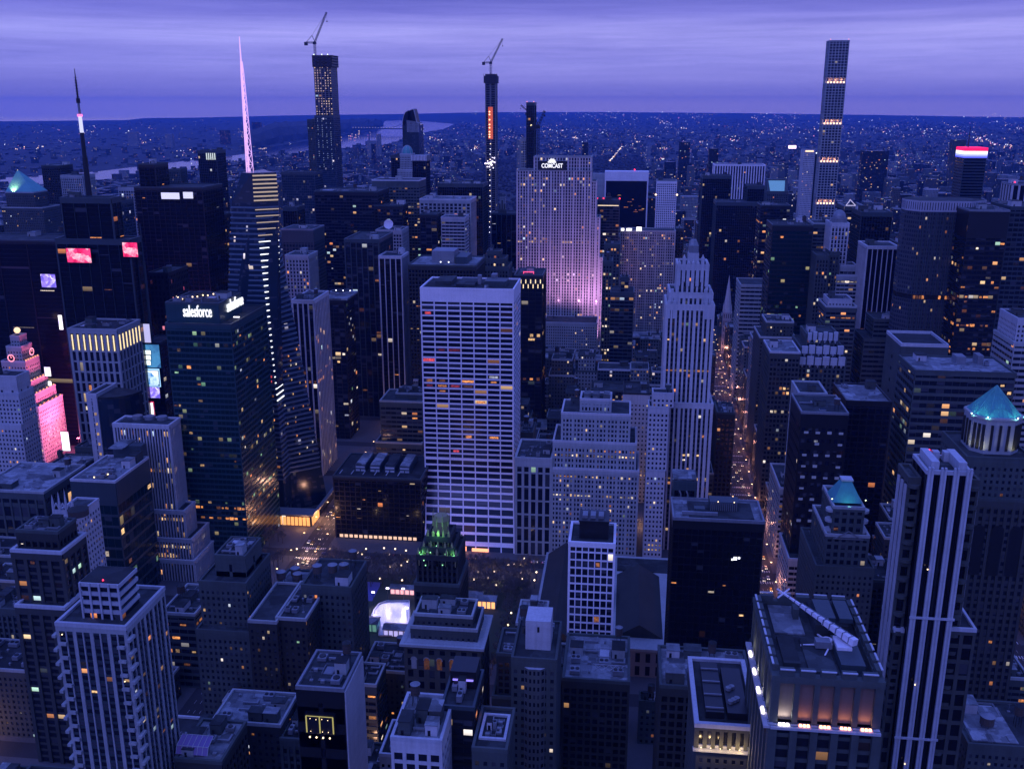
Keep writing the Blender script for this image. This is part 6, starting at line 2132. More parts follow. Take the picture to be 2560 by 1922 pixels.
hero('triangle_roof_block', 'dark block under the white triangle right of the domed cupola', [(2112, 2160, 516, 1181, 40)], 'ribbon', 640, lit=2, rows=[(.86, .6, 'w')], furn=2)
hero('black_terrace_block', 'black block with pale roof rails right of the domed cupola', [(2154, 2232, 533, 1120, 48)], 'black', 640, lit=6, pal='pog', furn=5)
hero('white_finned_block', 'dark block with white vertical fins in front of the black terrace block', [(2169, 2246, 618, 960, 36)], ST('pale', 'blank', 5, 60, .16, 0, .9, .1, 'black', top=2, par='pale'), 800, lit=5, pal='o', furn=2)
hero('black_side_block', 'black narrow block against the right side of the white-finned block', [(2248, 2274, 612, 985, 36)], 'black', 800, furn=2)
hero('stepped_slab', 'grey striped slab stepping down on its left behind the wide ribbon block', [(2160, 2272, 850, 905, 40), (2185, 2252, 800, 912, 30)], ST('stone', 'dark', 5, 4.6, .03, .5, .2, .4, top=2), 900, lit=3, furn=3)
hero('pale_roof_block', 'block with a bright white roof and one lit sign line left of the stepped slab', [(2065, 2142, 768, 900, 36), (2072, 2130, 750, 906, 24, 'punchp')], 'ribbon', 835, lit=2, rows=[(.9, .4, 'o')], furn=2)
hero('step_white_block', 'pale tower with stepped setbacks beside the white-finned block', [(2092, 2146, 690, 990, 30), (2100, 2142, 665, 996, 22)], 'ribw', 780, rows=[(.92, .9, 'p')], lit=2, furn=2)
hero('twin_slim_tower', 'slim stone tower with a small lit cap left of the stepped pale tower', [(2042, 2072, 640, 985, 26), (2076, 2098, 632, 992, 22, 'piers', 0)], 'piers', 780, lit=4, pal='wp', furn=1)

# broad octagonal slab
Y = 872
xa_, xb_ = at(2268, 560, Y + 20).x, at(2424, 560, Y).x
zt = at(2350, 503, Y).z
root = empty('octagonal_slab', ((xa_ + xb_) / 2, Y + 25, 0), 'huge octagonal grey office slab with a fine window grid at the upper right', 'building')
c1, c2 = at(2304, 503, Y).x, xb_
P = [(c1, Y), (c2, Y), (c2 + 16, Y + 13), (c2 + 16, Y + 26), (c2, Y + 40), (c1, Y + 40), (c1 - 9, Y + 26), (c1 - 9, Y + 13)]
octm = glassmat('octagon_wall', tint=(.02, .025, .045), wall=(.06, .068, .075), win=(.62, .60), lit=.022, rowlit=.06, amp=.6)
mb = MB()
mb.prism(P, 0, zt - 84, 0, uvm=(2.2, 3.8))
mb.prism(P, zt - 80, zt - 9, 0, uvm=(2.2, 3.8))
part('wall', mb, octm, root)
mb = MB()
mb.prism([((p[0] - c1) * .99 + c1 + .5, p[1] + .8) for p in P], zt - 84, zt - 80, 0, cap=0)
part('mechanical_floor', mb, M['black'], root)
mb = MB()
mb.prism(P, zt - 9, zt, 0, cap=1, uvm=(2.2, 9))
part('crown_band', mb, [glassmat('crown_band_wall', wall=(.30, .30, .33), win=(.3, .7), lit=0, rowlit=0), M['roofm']], root)
mb = MB()
for i in range(13):
    x = c1 + (c2 - c1) * i / 12
    mb.box(x - .4, x + .4, Y - .8, Y, 0, zt - 84)
    mb.box(x - .4, x + .4, Y - .8, Y, zt - 80, zt - 9)
part('facade_rib', mb, M['steel'], root)
for i in range(9):
    x = c1 + 2 + i * 2.4 * (1 if i < 4 else 2.2)
    mb = MB()
    mb.box(x, x + 1.6, Y - .3, Y + .5, zt - 83.5, zt - 80.8)
    part('belt_lamp', mb, L['o'], root)
FOOT.append((c1 - 9, c2 + 16, Y, Y + 40)); BOXES.append((c1, c2, Y, Y + 40, 0, zt)); VIS.append((2268, 2440, 880, Y))
hero('dark_ribbon_tower', 'dark tower with dim orange ribbon floors right of the octagonal slab', [(2424, 2524, 528, 842, 40)], ST('black', 'warm', 4, 4, .04, .36, .15, .3, top=22, par='unit', roof='roofm'), 880, lit=30, pal='oow', rows=[(.60, .6, 'o'), (.52, .5, 'o'), (.7, .35, 'o')], furn=3)
hero('dark_grid_tower', 'dark grey gridded tower at the right edge behind the dark ribbon tower', [(2526, 2620, 520, 850, 44)], ST('steel', 'dark', 4, 4, .1, .36, .3, .35, top=2), 900, lit=6, pal='o', furn=2)
b = hero('tricolour_top_tower', 'dark striped tower whose top glows in red, white and blue bands, far right', [(2410, 2466, 396, 1440, 36)], ST('steel', 'blank', 60, 4, .03, .4, .2, .4, top=1), 505, furn=0)
for k, (c, h0, h1) in enumerate((((.10, .12, 1), .5, 2.5), ((.30, .34, 1), 2.5, 5), ((.92, .92, 1), 5, 9.5), ((1, .01, .10), 9.5, 14))):
    boxpart('light_band', b.root, b.x0 - .6 + .01 * k, b.x1 + .6 - .01 * k, b.y0 - .6 + .01 * k, b.y1, b.z + h0, b.z + h1, glow('band_light', c, 1.5))
mb = MB()
mb.bar((b.x0 + 8, b.y0 + 14, b.z + 14), (b.x0 + 8, b.y0 + 14, b.z + 42), .9, r2=.35)
part('mast', mb, M['brick'], b.root)
b = hero('white_fin_tower', 'tower with white vertical fins and red corner lamps at the far right edge', [(2532, 2600, 462, 1300, 36)], ST('pale', 'blank', 8, 60, .3, 0, 1, .1, 'black', top=1, par='unit'), 520, lit=3, pal='p', furn=2)
dot(b.root, b.x0 + 2, b.y0, b.z + 3, 1, red_lamp)
hero('stepped_edge_tower', 'pale stepped tower cut off by the right edge above the pyramid tower', [(2536, 2640, 860, 700, 40), (2545, 2640, 800, 703, 34, 'punchp')], ST('lime', 'dark', 5, 4.4, .03, .5, .2, .4, top=2), 960, furn=2)

b = hero('tank_roofed_house', 'house with a pale roof carrying a dark tank at the bottom right corner', [(2420, 2620, 1868, 388, 34)], 'punchs', 1935, lit=2, furn=5)
big_tank(b.root, b.x0 + 12, b.y0 + 14, b.z, 3, 4, 2)
boxpart('roof_deck', b.root, b.x0 + 3, b.x0 + 22, b.y0 + 3, b.y1 - 4, b.z + .02, b.z + .4, M['roofw'])

# ------------------------------------------------------------------ heroes: the entertainment district, left
b = hero('clock_tower', 'stepped stone clock tower with glowing clock faces and a lit globe, bathed in pink',
     [(-70, 95, 1016, 800, dpx(95, 1016, 800, 155)), (-50, 87, 985, 802, 33), (-30, 75, 955, 805, 28), (4, 62, 905, 808, 22), (16, 52, 868, 811, 16), (26, 47, 842, 813, 11)],
     'punchl', 1190, lit=0, furn=0)
wgl = glow('pink_window_light', (1, .62, .62), 1.1)
t = b.T[0]
n = 0
for c in b.cells:
    if c[0] == 1 and abs(c[7] - 0) < .1:
        fid, P, bw, fh, nb, nf, st, z0, zt, nrm = c
        for r in range(nf - 12, nf - 3):
            for i in range(2, nb - 1):
                if rnd.random() < .8 and n < 90:
                    o = pane(b.root, P((i + .5) * bw, .1, z0 + (r + .26) * fh), bw * .46, fh * .5, 1, 'p')
                    n += 1
for k, t in enumerate(b.T[:4]):
    for i in range(6):
        dot(b.root, t[1] + .2, t[2] + (t[3] - t[2]) * (i + .5) / 6, t[5] + 1.6, .8, glow('ledge_orange', (1, .38, .16), 1.6) if (k, i) == (0, 0) else bpy.data.materials['ledge_orange'], 'ledge_lamp')
ring_m = glow('clock_ring', (1, .30, .42), 2.2)
t = b.T[3]
def clock(face):
    if face == 0:
        c = at(28, 895, t[2] - .6)
        f = lambda r, a: (c.x + r * cos(a), t[2] - .9, c.z + r * sin(a))
    else:
        c = Vector((t[1] + .6, (t[2] + t[3]) / 2, at(28, 893, t[2]).z + 3))
        f = lambda r, a: (t[1] + .9, c.y + r * cos(a), c.z + r * sin(a))
    mb = MB()
    for k in range(14):
        a = 2 * pi * k / 14
        p = Vector(f(3.0, a))
        mb.ball(p.x, p.y, p.z, .55, 6, 4)
    mb.bar(f(0, 0), f(2.2, pi / 2), .2)
    mb.bar(f(0, 0), f(1.5, pi * .15), .2)
    ck = part('clock_face', mb, ring_m, b.root)
    mb = MB()
    mb.poly([f(2.6, 2 * pi * k / 16) if face else (f(2.6, 2 * pi * k / 16)[0], t[2] - .75, f(2.6, 2 * pi * k / 16)[2]) for k in range(16)])
    part('clock_dial', mb, M['black'], ck)
clock(0)
clock(1)
mb = MB()
mb.ball((b.x0 + b.x1) / 2, b.y0 + 5, b.z + 5, 2.8, 12, 8)
part('lit_globe', mb, glow('globe_light', (1, .62, .36), 1.6), b.root)
t = b.T[0]
for dy, z_, e in ((2, 26, 2.4e5), (30, 30, 2.4e5)):
    root = empty('street_floodlight', (t[1] + 34, t[2] + dy, z_), 'pink light source in the street below the clock tower', 'floodlight', 'pink lights below the clock tower')
    mb = MB()
    mb.box(t[1] + 33, t[1] + 35, t[2] + dy - 1, t[2] + dy + 1, z_ - 1, z_ - .2, 0, True)
    mb.bar((t[1] + 34, t[2] + dy, 0), (t[1] + 34, t[2] + dy, z_ - 1), .3)
    part('lamp_head', mb, M['black'], root)
    lamp('flood_beam', 'SPOT', (t[1] + 33, t[2] + dy, z_), (1, .13, .36), e, (t[1], t[2] + 18, 62), 1.5, 84, 1, root)

lamp('added_pink_fill', 'POINT', (t[1] + 24, t[2] + 18, 30), (1, .14, .34), 1.2e5, size=3)  # added pink fill for the lower wall, no source stands here
lamp('added_pink_fill', 'POINT', (t[1] + 26, t[2] - 22, 26), (1, .2, .4), 1.0e5, size=3)  # added pink fill for the neighbouring walls
def screen(name, label, px0, px1, py0, py1, Y, mat, D=.8, cat='screen'):
    a, c = at(px0, py1, Y), at(px1, py0, Y)
    root = empty(name, ((a.x + c.x) / 2, Y, a.z), label, cat)
    boxpart('screen_frame', root, a.x - .4, c.x + .4, Y + .02, Y + D, a.z - .4, c.z + .4, M['black'])
    mb = MB()
    mb.quad((a.x, Y, a.z), (c.x, Y, a.z), (c.x, Y, c.z), (a.x, Y, c.z))
    part('screen_picture', mb, mat, root)
    return root
scr_p = screenmat('violet_screen', [(.08, .06, .5), (.3, .2, 1), (.85, .8, 1)], 1.4, .3)
scr_b = screenmat('blue_screen', [(.01, .03, .10), (.05, .25, .65), (.6, .8, 1), (.9, .9, 1)], 1.3, .16, 3)
scr_r = screenmat('red_screen', [(.35, .0, .05), (1, .02, .14), (1, .06, .22), (1, .6, .7)], 1.3, .22, 5)
scr_w = screenmat('white_screen', [(.7, .6, 1), (1, .9, 1), (1, 1, 1)], 2.0, .2, 8)
screen('violet_screen', 'flickering violet screen on the dark tower above the clock tower', 105, 137, 686, 718, 838, scr_p)
screen('red_billboard', 'large glowing red billboard, left one of the pair on the mast tower', 169, 225, 622, 656, 786, scr_r, cat='billboard')
screen('red_billboard', 'smaller glowing red billboard, right one of the pair on the mast tower', 309, 342, 607, 642, 786, scr_r, cat='billboard')
screen('white_screen', 'small white screen above another beside the clock tower', 113, 125, 918, 940, 828, scr_w)
screen('white_screen', 'tiny white screen below another beside the clock tower', 118, 128, 953, 964, 832, scr_w)
screen('white_screen', 'blinding white screen at street level right of the pink wall', 157, 170, 1080, 1126, 800, scr_w)
screen('light_strip', 'thin vertical white light strip on the dark wall left of the fin-lit tower', 149, 154, 788, 824, 815, scr_w)
# tower with the antenna mast
b = hero('mast_tower', 'dark glass tower carrying a tall banded antenna mast, upper left',
     [(140, 322, 600, 790, dpx(322, 600, 790, 352)), (152, 276, 497, 793, dpx(276, 497, 793, 300))], ST('steel', 'black', 10, 4, .03, .05, .7, .08, 'black', top=4, par='steel', roof='roofd'), 830, lit=14, pal='oow', furn=2)
ax = at(222, 480, 815)
zt = at(200, 172, 815).z
xt = at(200, 172, 815).x
mb = MB()
def za(p):
    return at(206, p, 815).z
mx = lambda p: at(212 - 12 * (480 - p) / 308, p, 815).x
for p0_, p1_, r0, r1, m_ in ((497, 395, 2.6, 2.2, 0), (395, 332, 1.9, 1.7, 0), (332, 292, 1.6, 1.5, 1), (292, 286, 2.2, 2.2, 2), (286, 258, 1.1, 1.0, 3), (258, 246, 1.7, 1.6, 0), (246, 200, .8, .7, 0), (200, 172, .5, .25, 0)):
    mb.bar((ax.x, 815, za(p0_)), (ax.x, 815, za(p1_)), r0, m_, 8, r1)
for i in range(9):
    p = 250 - i * 7
    mb.bar((ax.x - 1.5, 815, za(p)), (ax.x + 1.5, 815, za(p)), .3, 0)
part('antenna_mast', mb, [M['black'], glow('mast_white', (.72, .74, 1), 1.0), glow('mast_pink', (1, .2, .5), 1.6), M['unit']], b.root)
hero('dark_left_tower', 'dark tower with a few thin lit edge lines at the upper left edge', [(-80, 139, 602, 850, 45)], ST('black', 'black', 26, 4, .03, .05, .6, .08, 'black', top=3, par='steel'), 830, lit=6, pal='po', furn=2)
b = hero('white_sign_tower', 'broad black tower with a long white sign near its top', [(336, 505, 470, 960, 50), (346, 386, 412, 970, 30)], ST('black', 'black', 6, 4, .06, .1, .3, .12, 'black', top=3, par='steel'), 700, lit=12, pal='ooc', furn=2)
boxpart('lit_sign', b.root, at(403, 490, 959).x, at(448, 490, 959).x, 959, 959.5, at(420, 498, 959).z, at(420, 482, 959).z, glow('sign_light', (.75, .75, 1), 1.0))
boxpart('lit_sign', b.root, at(458, 490, 959).x, at(482, 490, 959).x, 959, 959.5, at(420, 496, 959).z, at(420, 480, 959).z, bpy.data.materials['sign_light'])
b = hero('pink_windowed_block', 'dark block whose window grid glows magenta, squeezed between the screens and the teal tower', [(372, 420, 684, 835, 40)], ST('black', 'pink', 3.4, 5.2, .4, .34, .5, .3, top=2), 1080, lit=14, pal='wop', furn=2)
b = hero('screen_tower', 'narrow tower wrapped in blue and white screens under a tall pole', [(358, 399, 858, 800, 30)], 'darkgl', 1070, furn=0)
q = at(364, 700, 805)
mb = MB()
mb.bar((q.x, 805, b.z), (q.x, 805, at(362, 655, 805).z), 1.5, n=8, r2=1.2)
mb.bar((q.x, 805, at(362, 655, 805).z), (q.x, 805, at(362, 560, 805).z), .8, n=8, r2=.4)
part('roof_pole', mb, M['steel'], b.root)
screen('white_banner', 'tall pale banner screen at the top of the screen tower', 357, 373, 810, 856, 799, glow('banner_light', (.62, .60, 1), .9), cat='billboard')
screen('blue_screen', 'blue screen with three white bars on the screen tower', 360, 397, 862, 918, 799, screenmat('bar_screen', [(.02, .08, .3), (.1, .4, .8), (.05, .2, .5)], .8, .12, 2))
for k in range(3):
    screen('lit_sign', ('topmost', 'middle', 'lowest')[k] + ' of the three white bars on the blue screen', 362, 376, 876 + k * 13, 886 + k * 13, 798.4, glow('panel_light', (.8, .95, 1), 2.0) if k == 0 else bpy.data.materials['panel_light'], .3)
screen('framed_screen', 'dark screen framed in pale blue light on the screen tower', 366, 398, 922, 966, 799, glow('frame_light', (.35, .65, 1), 1.4))
screen('dark_picture', 'moving dark picture inside the pale blue frame on the screen tower', 369, 395, 927, 963, 798.5, scr_b, .3)
screen('grey_screen', 'grey flickering screen below the framed screen on the screen tower', 369, 398, 968, 994, 799, scr_p)
screen('red_banner', 'narrow red and white banner low on the screen tower', 368, 384, 1004, 1040, 798, scr_r, cat='billboard')
screen('lit_sign', 'white core of the narrow red banner low on the screen tower', 371, 382, 1007, 1037, 797.5, scr_w, .3)
screen('red_strip', 'thin red light strip beside the pole of the screen tower', 353, 357, 768, 796, 812, glow('red_strip_light', (1, .02, .12), 2.2))
# far rows on the left
b = hero('gold_pyramid_tower', 'distant tower under a glowing golden pyramid at the far left', [(4, 106, 520, 1330, 44), (14, 84, 482, 1336, 34)], 'puncht', 640, lit=4, furn=0)
mb = MB()
c = at(44, 425, 1353)
mb.prism([(b.x0, b.y0), (b.x1, b.y0), (b.x1, b.y1), (b.x0, b.y1)], b.z + 1.2, c.z, 0, top=[(c.x - .3, 1352.7), (c.x + .3, 1352.7), (c.x + .3, 1353.3), (c.x - .3, 1353.3)])
part('pyramid_roof', mb, M['green'], b.root)
lamp('roof_uplight', 'SPOT', (c.x, b.y0 - 4, b.z + 2), (1, .75, .35), 4.0e4, (c.x, 1353, c.z - 14), .4, 100, 1, b.root)
mb = MB()
mb.cone(c.x, 1353, c.z - 12, c.z + .5, 5.4, .3, 8)
part('lit_tip', mb, glow('gold_tip', (1, .78, .40), .9), b.root)
for nm, lab, tr, sk in (
    ('dark_far_tower', 'dark far tower between the golden pyramid tower and the mast tower', [(104, 150, 415, 1500, 36)], 'brownd'),
    ('grey_far_tower', 'grey far tower left of the antenna mast', [(152, 205, 440, 1420, 36)], 'pierl'),
    ('blue_glass_tower', 'blue glass far tower right of the antenna mast', [(252, 296, 506, 1100, 36)], 'glass'),
    ('stepped_far_tower', 'far stepped brown tower between the white-signed tower and the crystal tower', [(412, 462, 470, 1590, 34), (420, 450, 425, 1596, 26)], 'piers'),
    ('lit_corner_tower', 'tall dark far tower with a lit crown strip beside the violet spire', [(494, 540, 378, 1480, 36)], 'black'),
    ('grey_blue_tower', 'grey blue far tower right of the crystal tower', [(703, 786, 432, 1500, 40)], 'glass'),
    ('slim_shadow_tower', 'slim dark tower right of the golden spine of the crystal tower', [(706, 742, 520, 1180, 30)], 'black'),
    ('pale_far_slab', 'pale far slab under the antenna mast, half hidden by the mast tower', [(296, 338, 470, 1320, 30)], 'gridl'),
    ('dusk_slab', 'wide dark slab left of the crystal tower beneath the lit-crown tower', [(506, 548, 540, 1010, 36)], 'blackr')):
    b = hero(nm, lab, tr, sk, 640, lit=5, pal='wop', furn=2)
    if nm == 'lit_corner_tower':
        mb = MB()
        for i in range(5):
            q = b.x0 + (b.x1 - b.x0) * (.45 + .11 * i)
            mb.box(q, q + 1.6, b.y0 - .8, b.y0 - .4, b.z - 13, b.z - 3)
        part('lit_slot', mb, glow('pale_slot', (.8, .9, .8), .8), b.root)

# ------------------------------------------------------------------ ground, river, hills
AV = [-1010, -740, -486, -226, 100, 240, 372, 508, 655, 855, 1055, 1255]
def stY(n):
    return 1 + 80.5 * (n - 34)
def ave5(y):
    """middle of the right-hand avenue, which runs a degree off the other lines"""
    return 105 + .027 * (y - 825)
def avx(i, y):
    return ave5(y) if i == 4 and y < 1600 else AV[i]
BANK_E = [(0, 476), (240, 462), (420, 436), (560, 408), (700, 388), (790, 381), (845, 376), (900, 366), (951, 364), (984, 357), (1045, 334), (1105, 325), (1136, 311)]
BANK_W = [(0, 446), (240, 430), (420, 408), (560, 393), (625, 384), (694, 365), (760, 354), (838, 343), (880, 333), (935, 326), (957, 316), (962, 303), (1000, 301), (1060, 304), (1119, 309)]
E_ = [atz(*p) for p in BANK_E]
W_ = [atz(*p) for p in BANK_W]
RIV = [(p.x, p.y) for p in E_] + [(p.x, p.y) for p in W_[::-1]]
def inpoly(x, y, P):
    c = False
    j = len(P) - 1
    for i in range(len(P)):
        if (P[i][1] > y) != (P[j][1] > y) and x < (P[j][0] - P[i][0]) * (y - P[i][1]) / (P[j][1] - P[i][1]) + P[i][0]:
            c = not c
        j = i
    return c
def dpoly(x, y, P):
    d = 1e18
    for i in range(len(P)):
        ax, ay = P[i - 1]
        bx, by = P[i]
        ux, uy = bx - ax, by - ay
        t = max(0, min(1, ((x - ax) * ux + (y - ay) * uy) / (ux * ux + uy * uy + 1e-9)))
        d = min(d, (x - ax - ux * t) ** 2 + (y - ay - uy * t) ** 2)
    return sqrt(d)
def vn(x, y):
    return (sin(x * 1.3 + 2.1 * sin(y * .7)) + sin(y * 1.7 + 1.3 * sin(x * 1.1 + 1)) + .6 * sin(x * 3.1 + y * 2.3) + .4 * sin(x * 6.3 - y * 5.1) + .25 * sin(x * 13 + y * 11)) / 3.25
SKY_PX = [-600, 0, 300, 360, 600, 700, 1000, 1250, 1600, 2300, 2560, 3200]
SKY_PY = [297, 297, 297, 291, 288, 286, 283, 279, 279, 285, 287, 287]
import numpy as np
def rim(x, y):
    px = proj(x, y, 0)[0] if y > 100 else (-600 if x < 0 else 3200)
    R = 22000 + 4000 * min(1, max(0, (px - 330) / 300))
    p = float(np.interp(px, SKY_PX, SKY_PY))
    return R, max(5, EYE - (p - 261) / FPX * R * 1.03)
def hland(x, y):
    r = sqrt(x * x + y * y)
    if r < 6500:
        return 0.0
    d = 0 if inpoly(x, y, RIV) else dpoly(x, y, RIV)
    k = min(1, max(0, (d - 250) / 1500)) * min(1, (r - 6500) / 5000)
    R, zs = rim(x, y)
    f = min(1, max(0, (r - 15000) / (R - 15000)))
    return k * (max(0, 12 + 22 * vn(x / 2600, y / 2600)) * (1 - f) + f * (zs + 9 * vn(x / 1700, y / 1700)))
m_land, t, bs = newmat('far_land')
tcn = N(t, 'ShaderNodeTexCoord')
n1 = N(t, 'ShaderNodeTexNoise', ins={'Scale': .0016, 'Detail': 8.0, 'Roughness': .7})
n2 = N(t, 'ShaderNodeTexNoise', ins={'Scale': .02, 'Detail': 6.0, 'Roughness': .75})
vz = N(t, 'ShaderNodeTexVoronoi', ins={'Scale': .018})
for n_ in (n1, n2, vz):
    t.links.new(tcn.outputs['Object'], n_.inputs['Vector'])
c1_ = ramp(t, [(.35, (.018, .018, .018)), (.5, (.045, .042, .040)), (.68, (.085, .08, .08))], n1.outputs[0])
c2_ = mixc(t, .6, c1_, ramp(t, [(.3, (.015, .015, .015)), (.55, (.06, .055, .055)), (.72, (.20, .19, .19))], n2.outputs[0]))
t.links.new(c2_, bs.inputs['Base Color'])
bs.inputs['Roughness'].default_value = .95
m_asph = wallmat('asphalt', (.035, .035, .038), .85, .25)
rings = [0, 400, 900, 1500, 2100, 3000, 4500, 6500, 7500, 8500, 9500, 10500, 11500, 12500, 13500, 15000, 16500, 18000, 19000, 20000, 21000, 22000, 24000, 26000]
azs = [radians(a) for a in list(range(-180, -50, 10)) + [a * .5 for a in range(-100, 101)] + list(range(60, 181, 10))]
mb = MB()
def gp(r, a):
    x, y = r * sin(a), r * cos(a)
    R = rim(x, y)[0]
    if r > 15000:
        r = 15000 + (r - 15000) * (R - 15000) / 11000
    x, y = r * sin(a), r * cos(a)
    return (x, y, hland(x, y) - .02)
gpc = {}
for i in range(len(rings)):
    for j in range(len(azs)):
        gpc[i, j] = gp(rings[i], azs[j])
for i in range(len(rings) - 1):
    for j in range(len(azs) - 1):
        a, b_, c, d = gpc[i, j], gpc[i, j + 1], gpc[i + 1, j + 1], gpc[i + 1, j]
        m_ = 0 if rings[i + 1] <= 2100 else 1
        if rings[i] == 0:
            mb.poly([a, c, d], m_)
        else:
            mb.quad(a, b_, c, d, m_)
g = part('ground', mb, [m_asph, m_land], kind='structure')
for p in g.data.polygons:
    p.use_smooth = True
# river
m_wat, t, bs = newmat('river_water')
bs.inputs['Base Color'].default_value = (.02, .03, .06, 1)
bs.inputs['Roughness'].default_value = .07
bs.inputs['IOR'].default_value = 1.33
tcn = N(t, 'ShaderNodeTexCoord')
nz_ = N(t, 'ShaderNodeTexNoise', ins={'Scale': .02, 'Detail': 6.0})
t.links.new(tcn.outputs['Object'], nz_.inputs['Vector'])
bp = N(t, 'ShaderNodeBump', ins={'Strength': .06, 'Distance': 1.0})
t.links.new(nz_.outputs[0], bp.inputs['Height'])
t.links.new(bp.outputs[0], bs.inputs['Normal'])
mb = MB()
mb.poly([(x, y, .9) for x, y in RIV])
part('river', mb, m_wat, kind='structure')
# wooded cliff along the far bank
mb = MB()
crest = [(625, 372, 330), (694, 352, 306), (760, 344, 303), (838, 333, 300), (880, 325, 298), (935, 318, 297), (957, 309, 303)]
rows_ = []
for k in range(31):
    f = k / 30 * (len(crest) - 1)
    i = min(int(f), len(crest) - 2)
    u = f - i
    px = crest[i][0] + (crest[i + 1][0] - crest[i][0]) * u
    pb_ = crest[i][1] + (crest[i + 1][1] - crest[i][1]) * u + 5
    pt = crest[i][2] + (crest[i + 1][2] - crest[i][2]) * u
    g0 = atz(px, pb_)
    d = Vector((g0.x, g0.y, 0)).normalized()
    row = []
    hh = EYE + ray(px, pt)[2] / ray(px, pt)[1] * (g0.y + d.y * 900) + 8 * vn(k * .9, 3)
    hh = max(15, hh) * (.15 if k == 30 else 1)
    for q, fz in ((-60, 0), (60, .35), (320, .8), (900, 1.0), (1800, .9), (3200, .5), (5200, 0)):
        row.append((g0.x + d.x * q + 40 * vn(k * 1.7, q), g0.y + d.y * q, hh * fz * (1 + .08 * vn(k * 2.2, q * .01))))
    rows_.append(row)
for a, c in zip(rows_[:-1], rows_[1:]):
    for i in range(len(a) - 1):
        mb.quad(a[i], c[i], c[i + 1], a[i + 1])
o = part('hills', mb, m_land, kind='structure')
for p in o.data.polygons:
    p.use_smooth = True
# suspension bridge
p0_, p1_ = atz(884, 333), atz(1060, 334)
root = empty('suspension_bridge', tuple(p0_.lerp(p1_, .5)), 'long suspension bridge crossing the river far away', 'bridge')
mb = MB()
mb.bar((p0_.x, p0_.y, 50), (p1_.x, p1_.y, 50), 9)
part('deck', mb, M['steel'], root)
tw = []
for f in (.22, .78):
    p = p0_.lerp(p1_, f)
    mb = MB()
    for s_ in (-14, 14):
        mb.bar((p.x, p.y + s_, 0), (p.x, p.y + s_, 150), 7, r2=5)
    mb.bar((p.x, p.y - 14, 145), (p.x, p.y + 14, 145), 5)
    part('bridge_tower', mb, M['steel'], root)
    tw.append(p)
mb = MB()
def cab(a, za_, b_, zb_, sag):
    for k in range(10):
        f0, f1 = k / 10, (k + 1) / 10
        z_ = lambda f: za_ + (zb_ - za_) * f - sag * 4 * f * (1 - f)
        A_, B_ = a.lerp(b_, f0), a.lerp(b_, f1)
        mb.bar((A_.x, A_.y, z_(f0)), (B_.x, B_.y, z_(f1)), 3)
cab(tw[0], 148, tw[1], 148, 85)
cab(p0_, 55, tw[0], 148, 8)
cab(tw[1], 148, p1_, 55, 8)
part('cable', mb, M['steel'], root)
mb = MB()
for k in range(26):
    p = p0_.lerp(p1_, k / 25)
    mb.ball(p.x, p.y - 12, 62, 4.5, 5, 4)
part('bridge_lamps', mb, glow('bridge_lamp', (1, .8, .8), .6), root)

# pavements and markings of the near streets
mb = MB()
for i in range(len(AV) - 1):
    for n in range(34, 59):
        ym = (stY(n) + stY(n + 1)) / 2
        x0, x1, y0, y1 = avx(i, ym) + 10, avx(i + 1, ym) - 10, stY(n) + 6, stY(n + 1) - 6
        if i == 3 and n in (40, 41):
            continue
        mb.box(x0, x1, y0, y1, 0, .15)
mb.box(AV[3] + 10, ave5(stY(41)) - 11, stY(40) + 6, stY(42) - 6, 0, .15)
part('pavement', mb, wallmat('paving', (.09, .09, .092), .85, .25), kind='structure')
mb = MB()
for ai in (3, 4, 5):
    for dx in (-5, -1.7, 1.7, 5):
        y = 300
        while y < 1500:
            ax_ = avx(ai, y)
            mb.quad((ax_ + dx - .08, y, .006), (ax_ + dx + .08, y, .006), (ax_ + dx + .08, y + 3, .006), (ax_ + dx - .08, y + 3, .006))
            y += 9
    for n in range(38, 52):
        for s_ in (-8.5, 8.5):
            for k in range(12):
                x = avx(ai, stY(n)) - 9 + k * 1.6
                mb.quad((x, stY(n) + s_ - 1.5, .007), (x + .6, stY(n) + s_ - 1.5, .007), (x + .6, stY(n) + s_ + 1.5, .007), (x, stY(n) + s_ + 1.5, .007))
part('road_markings', mb, plain('road_paint', (.65, .65, .62), .7), kind='structure')

# ------------------------------------------------------------------ the park by the library
PX0, PX1, PY0, PY1 = AV[3] + 14, at(1330, 1560, 515).x - 6, stY(40) + 12, stY(42) - 10
mb = MB()
mb.box(PX0 + 12, PX1 - 6, PY0 + 16, PY1 - 16, .15, .19)
part('lawn', mb, wallmat('winter_grass', (.045, .055, .03), .95, .35), kind='structure')
VIS += [(560, 1330, 1466, 520), (880, 1030, 1592, 540)]
# rink
c = atz(982, 1540)
rk = empty('skating_rink', (c.x, c.y, 0), 'brightly lit white skating rink in the park behind the tank-topped loft', 'rink')
def rinkP(s=1.0):
    return [atz(975 + (p[0] - 975) * s, 1545 + (p[1] - 1545) * s) for p in ((930, 1542), (936, 1527), (948, 1513), (965, 1506), (1022, 1505), (1024, 1560), (1022, 1590), (948, 1590), (950, 1560))]
mb = MB()
mb.poly([(p.x, p.y, .32) for p in rinkP()])
part('ice', mb, wallmat('rink_ice', (.80, .80, .84), .25, .15), rk)
mb = MB()
P = rinkP(1.02)
for i in range(len(P)):
    a, q = P[i], P[(i + 1) % len(P)]
    mb.bar((a.x, a.y, .9), (q.x, q.y, .9), .55)
part('rink_board', mb, M['trim'], rk)
mb = MB()
q0, q1 = atz(886, 1500), atz(942, 1480)
mb.box(q0.x, q1.x, q0.y, q1.y + 14, .19, .24)
part('painted_blue_light', mb, wallmat('painted_blue_light', (.10, .10, .30), .6, .2), rk)  # pool of blue light beside the ice, painted as the slab's colour
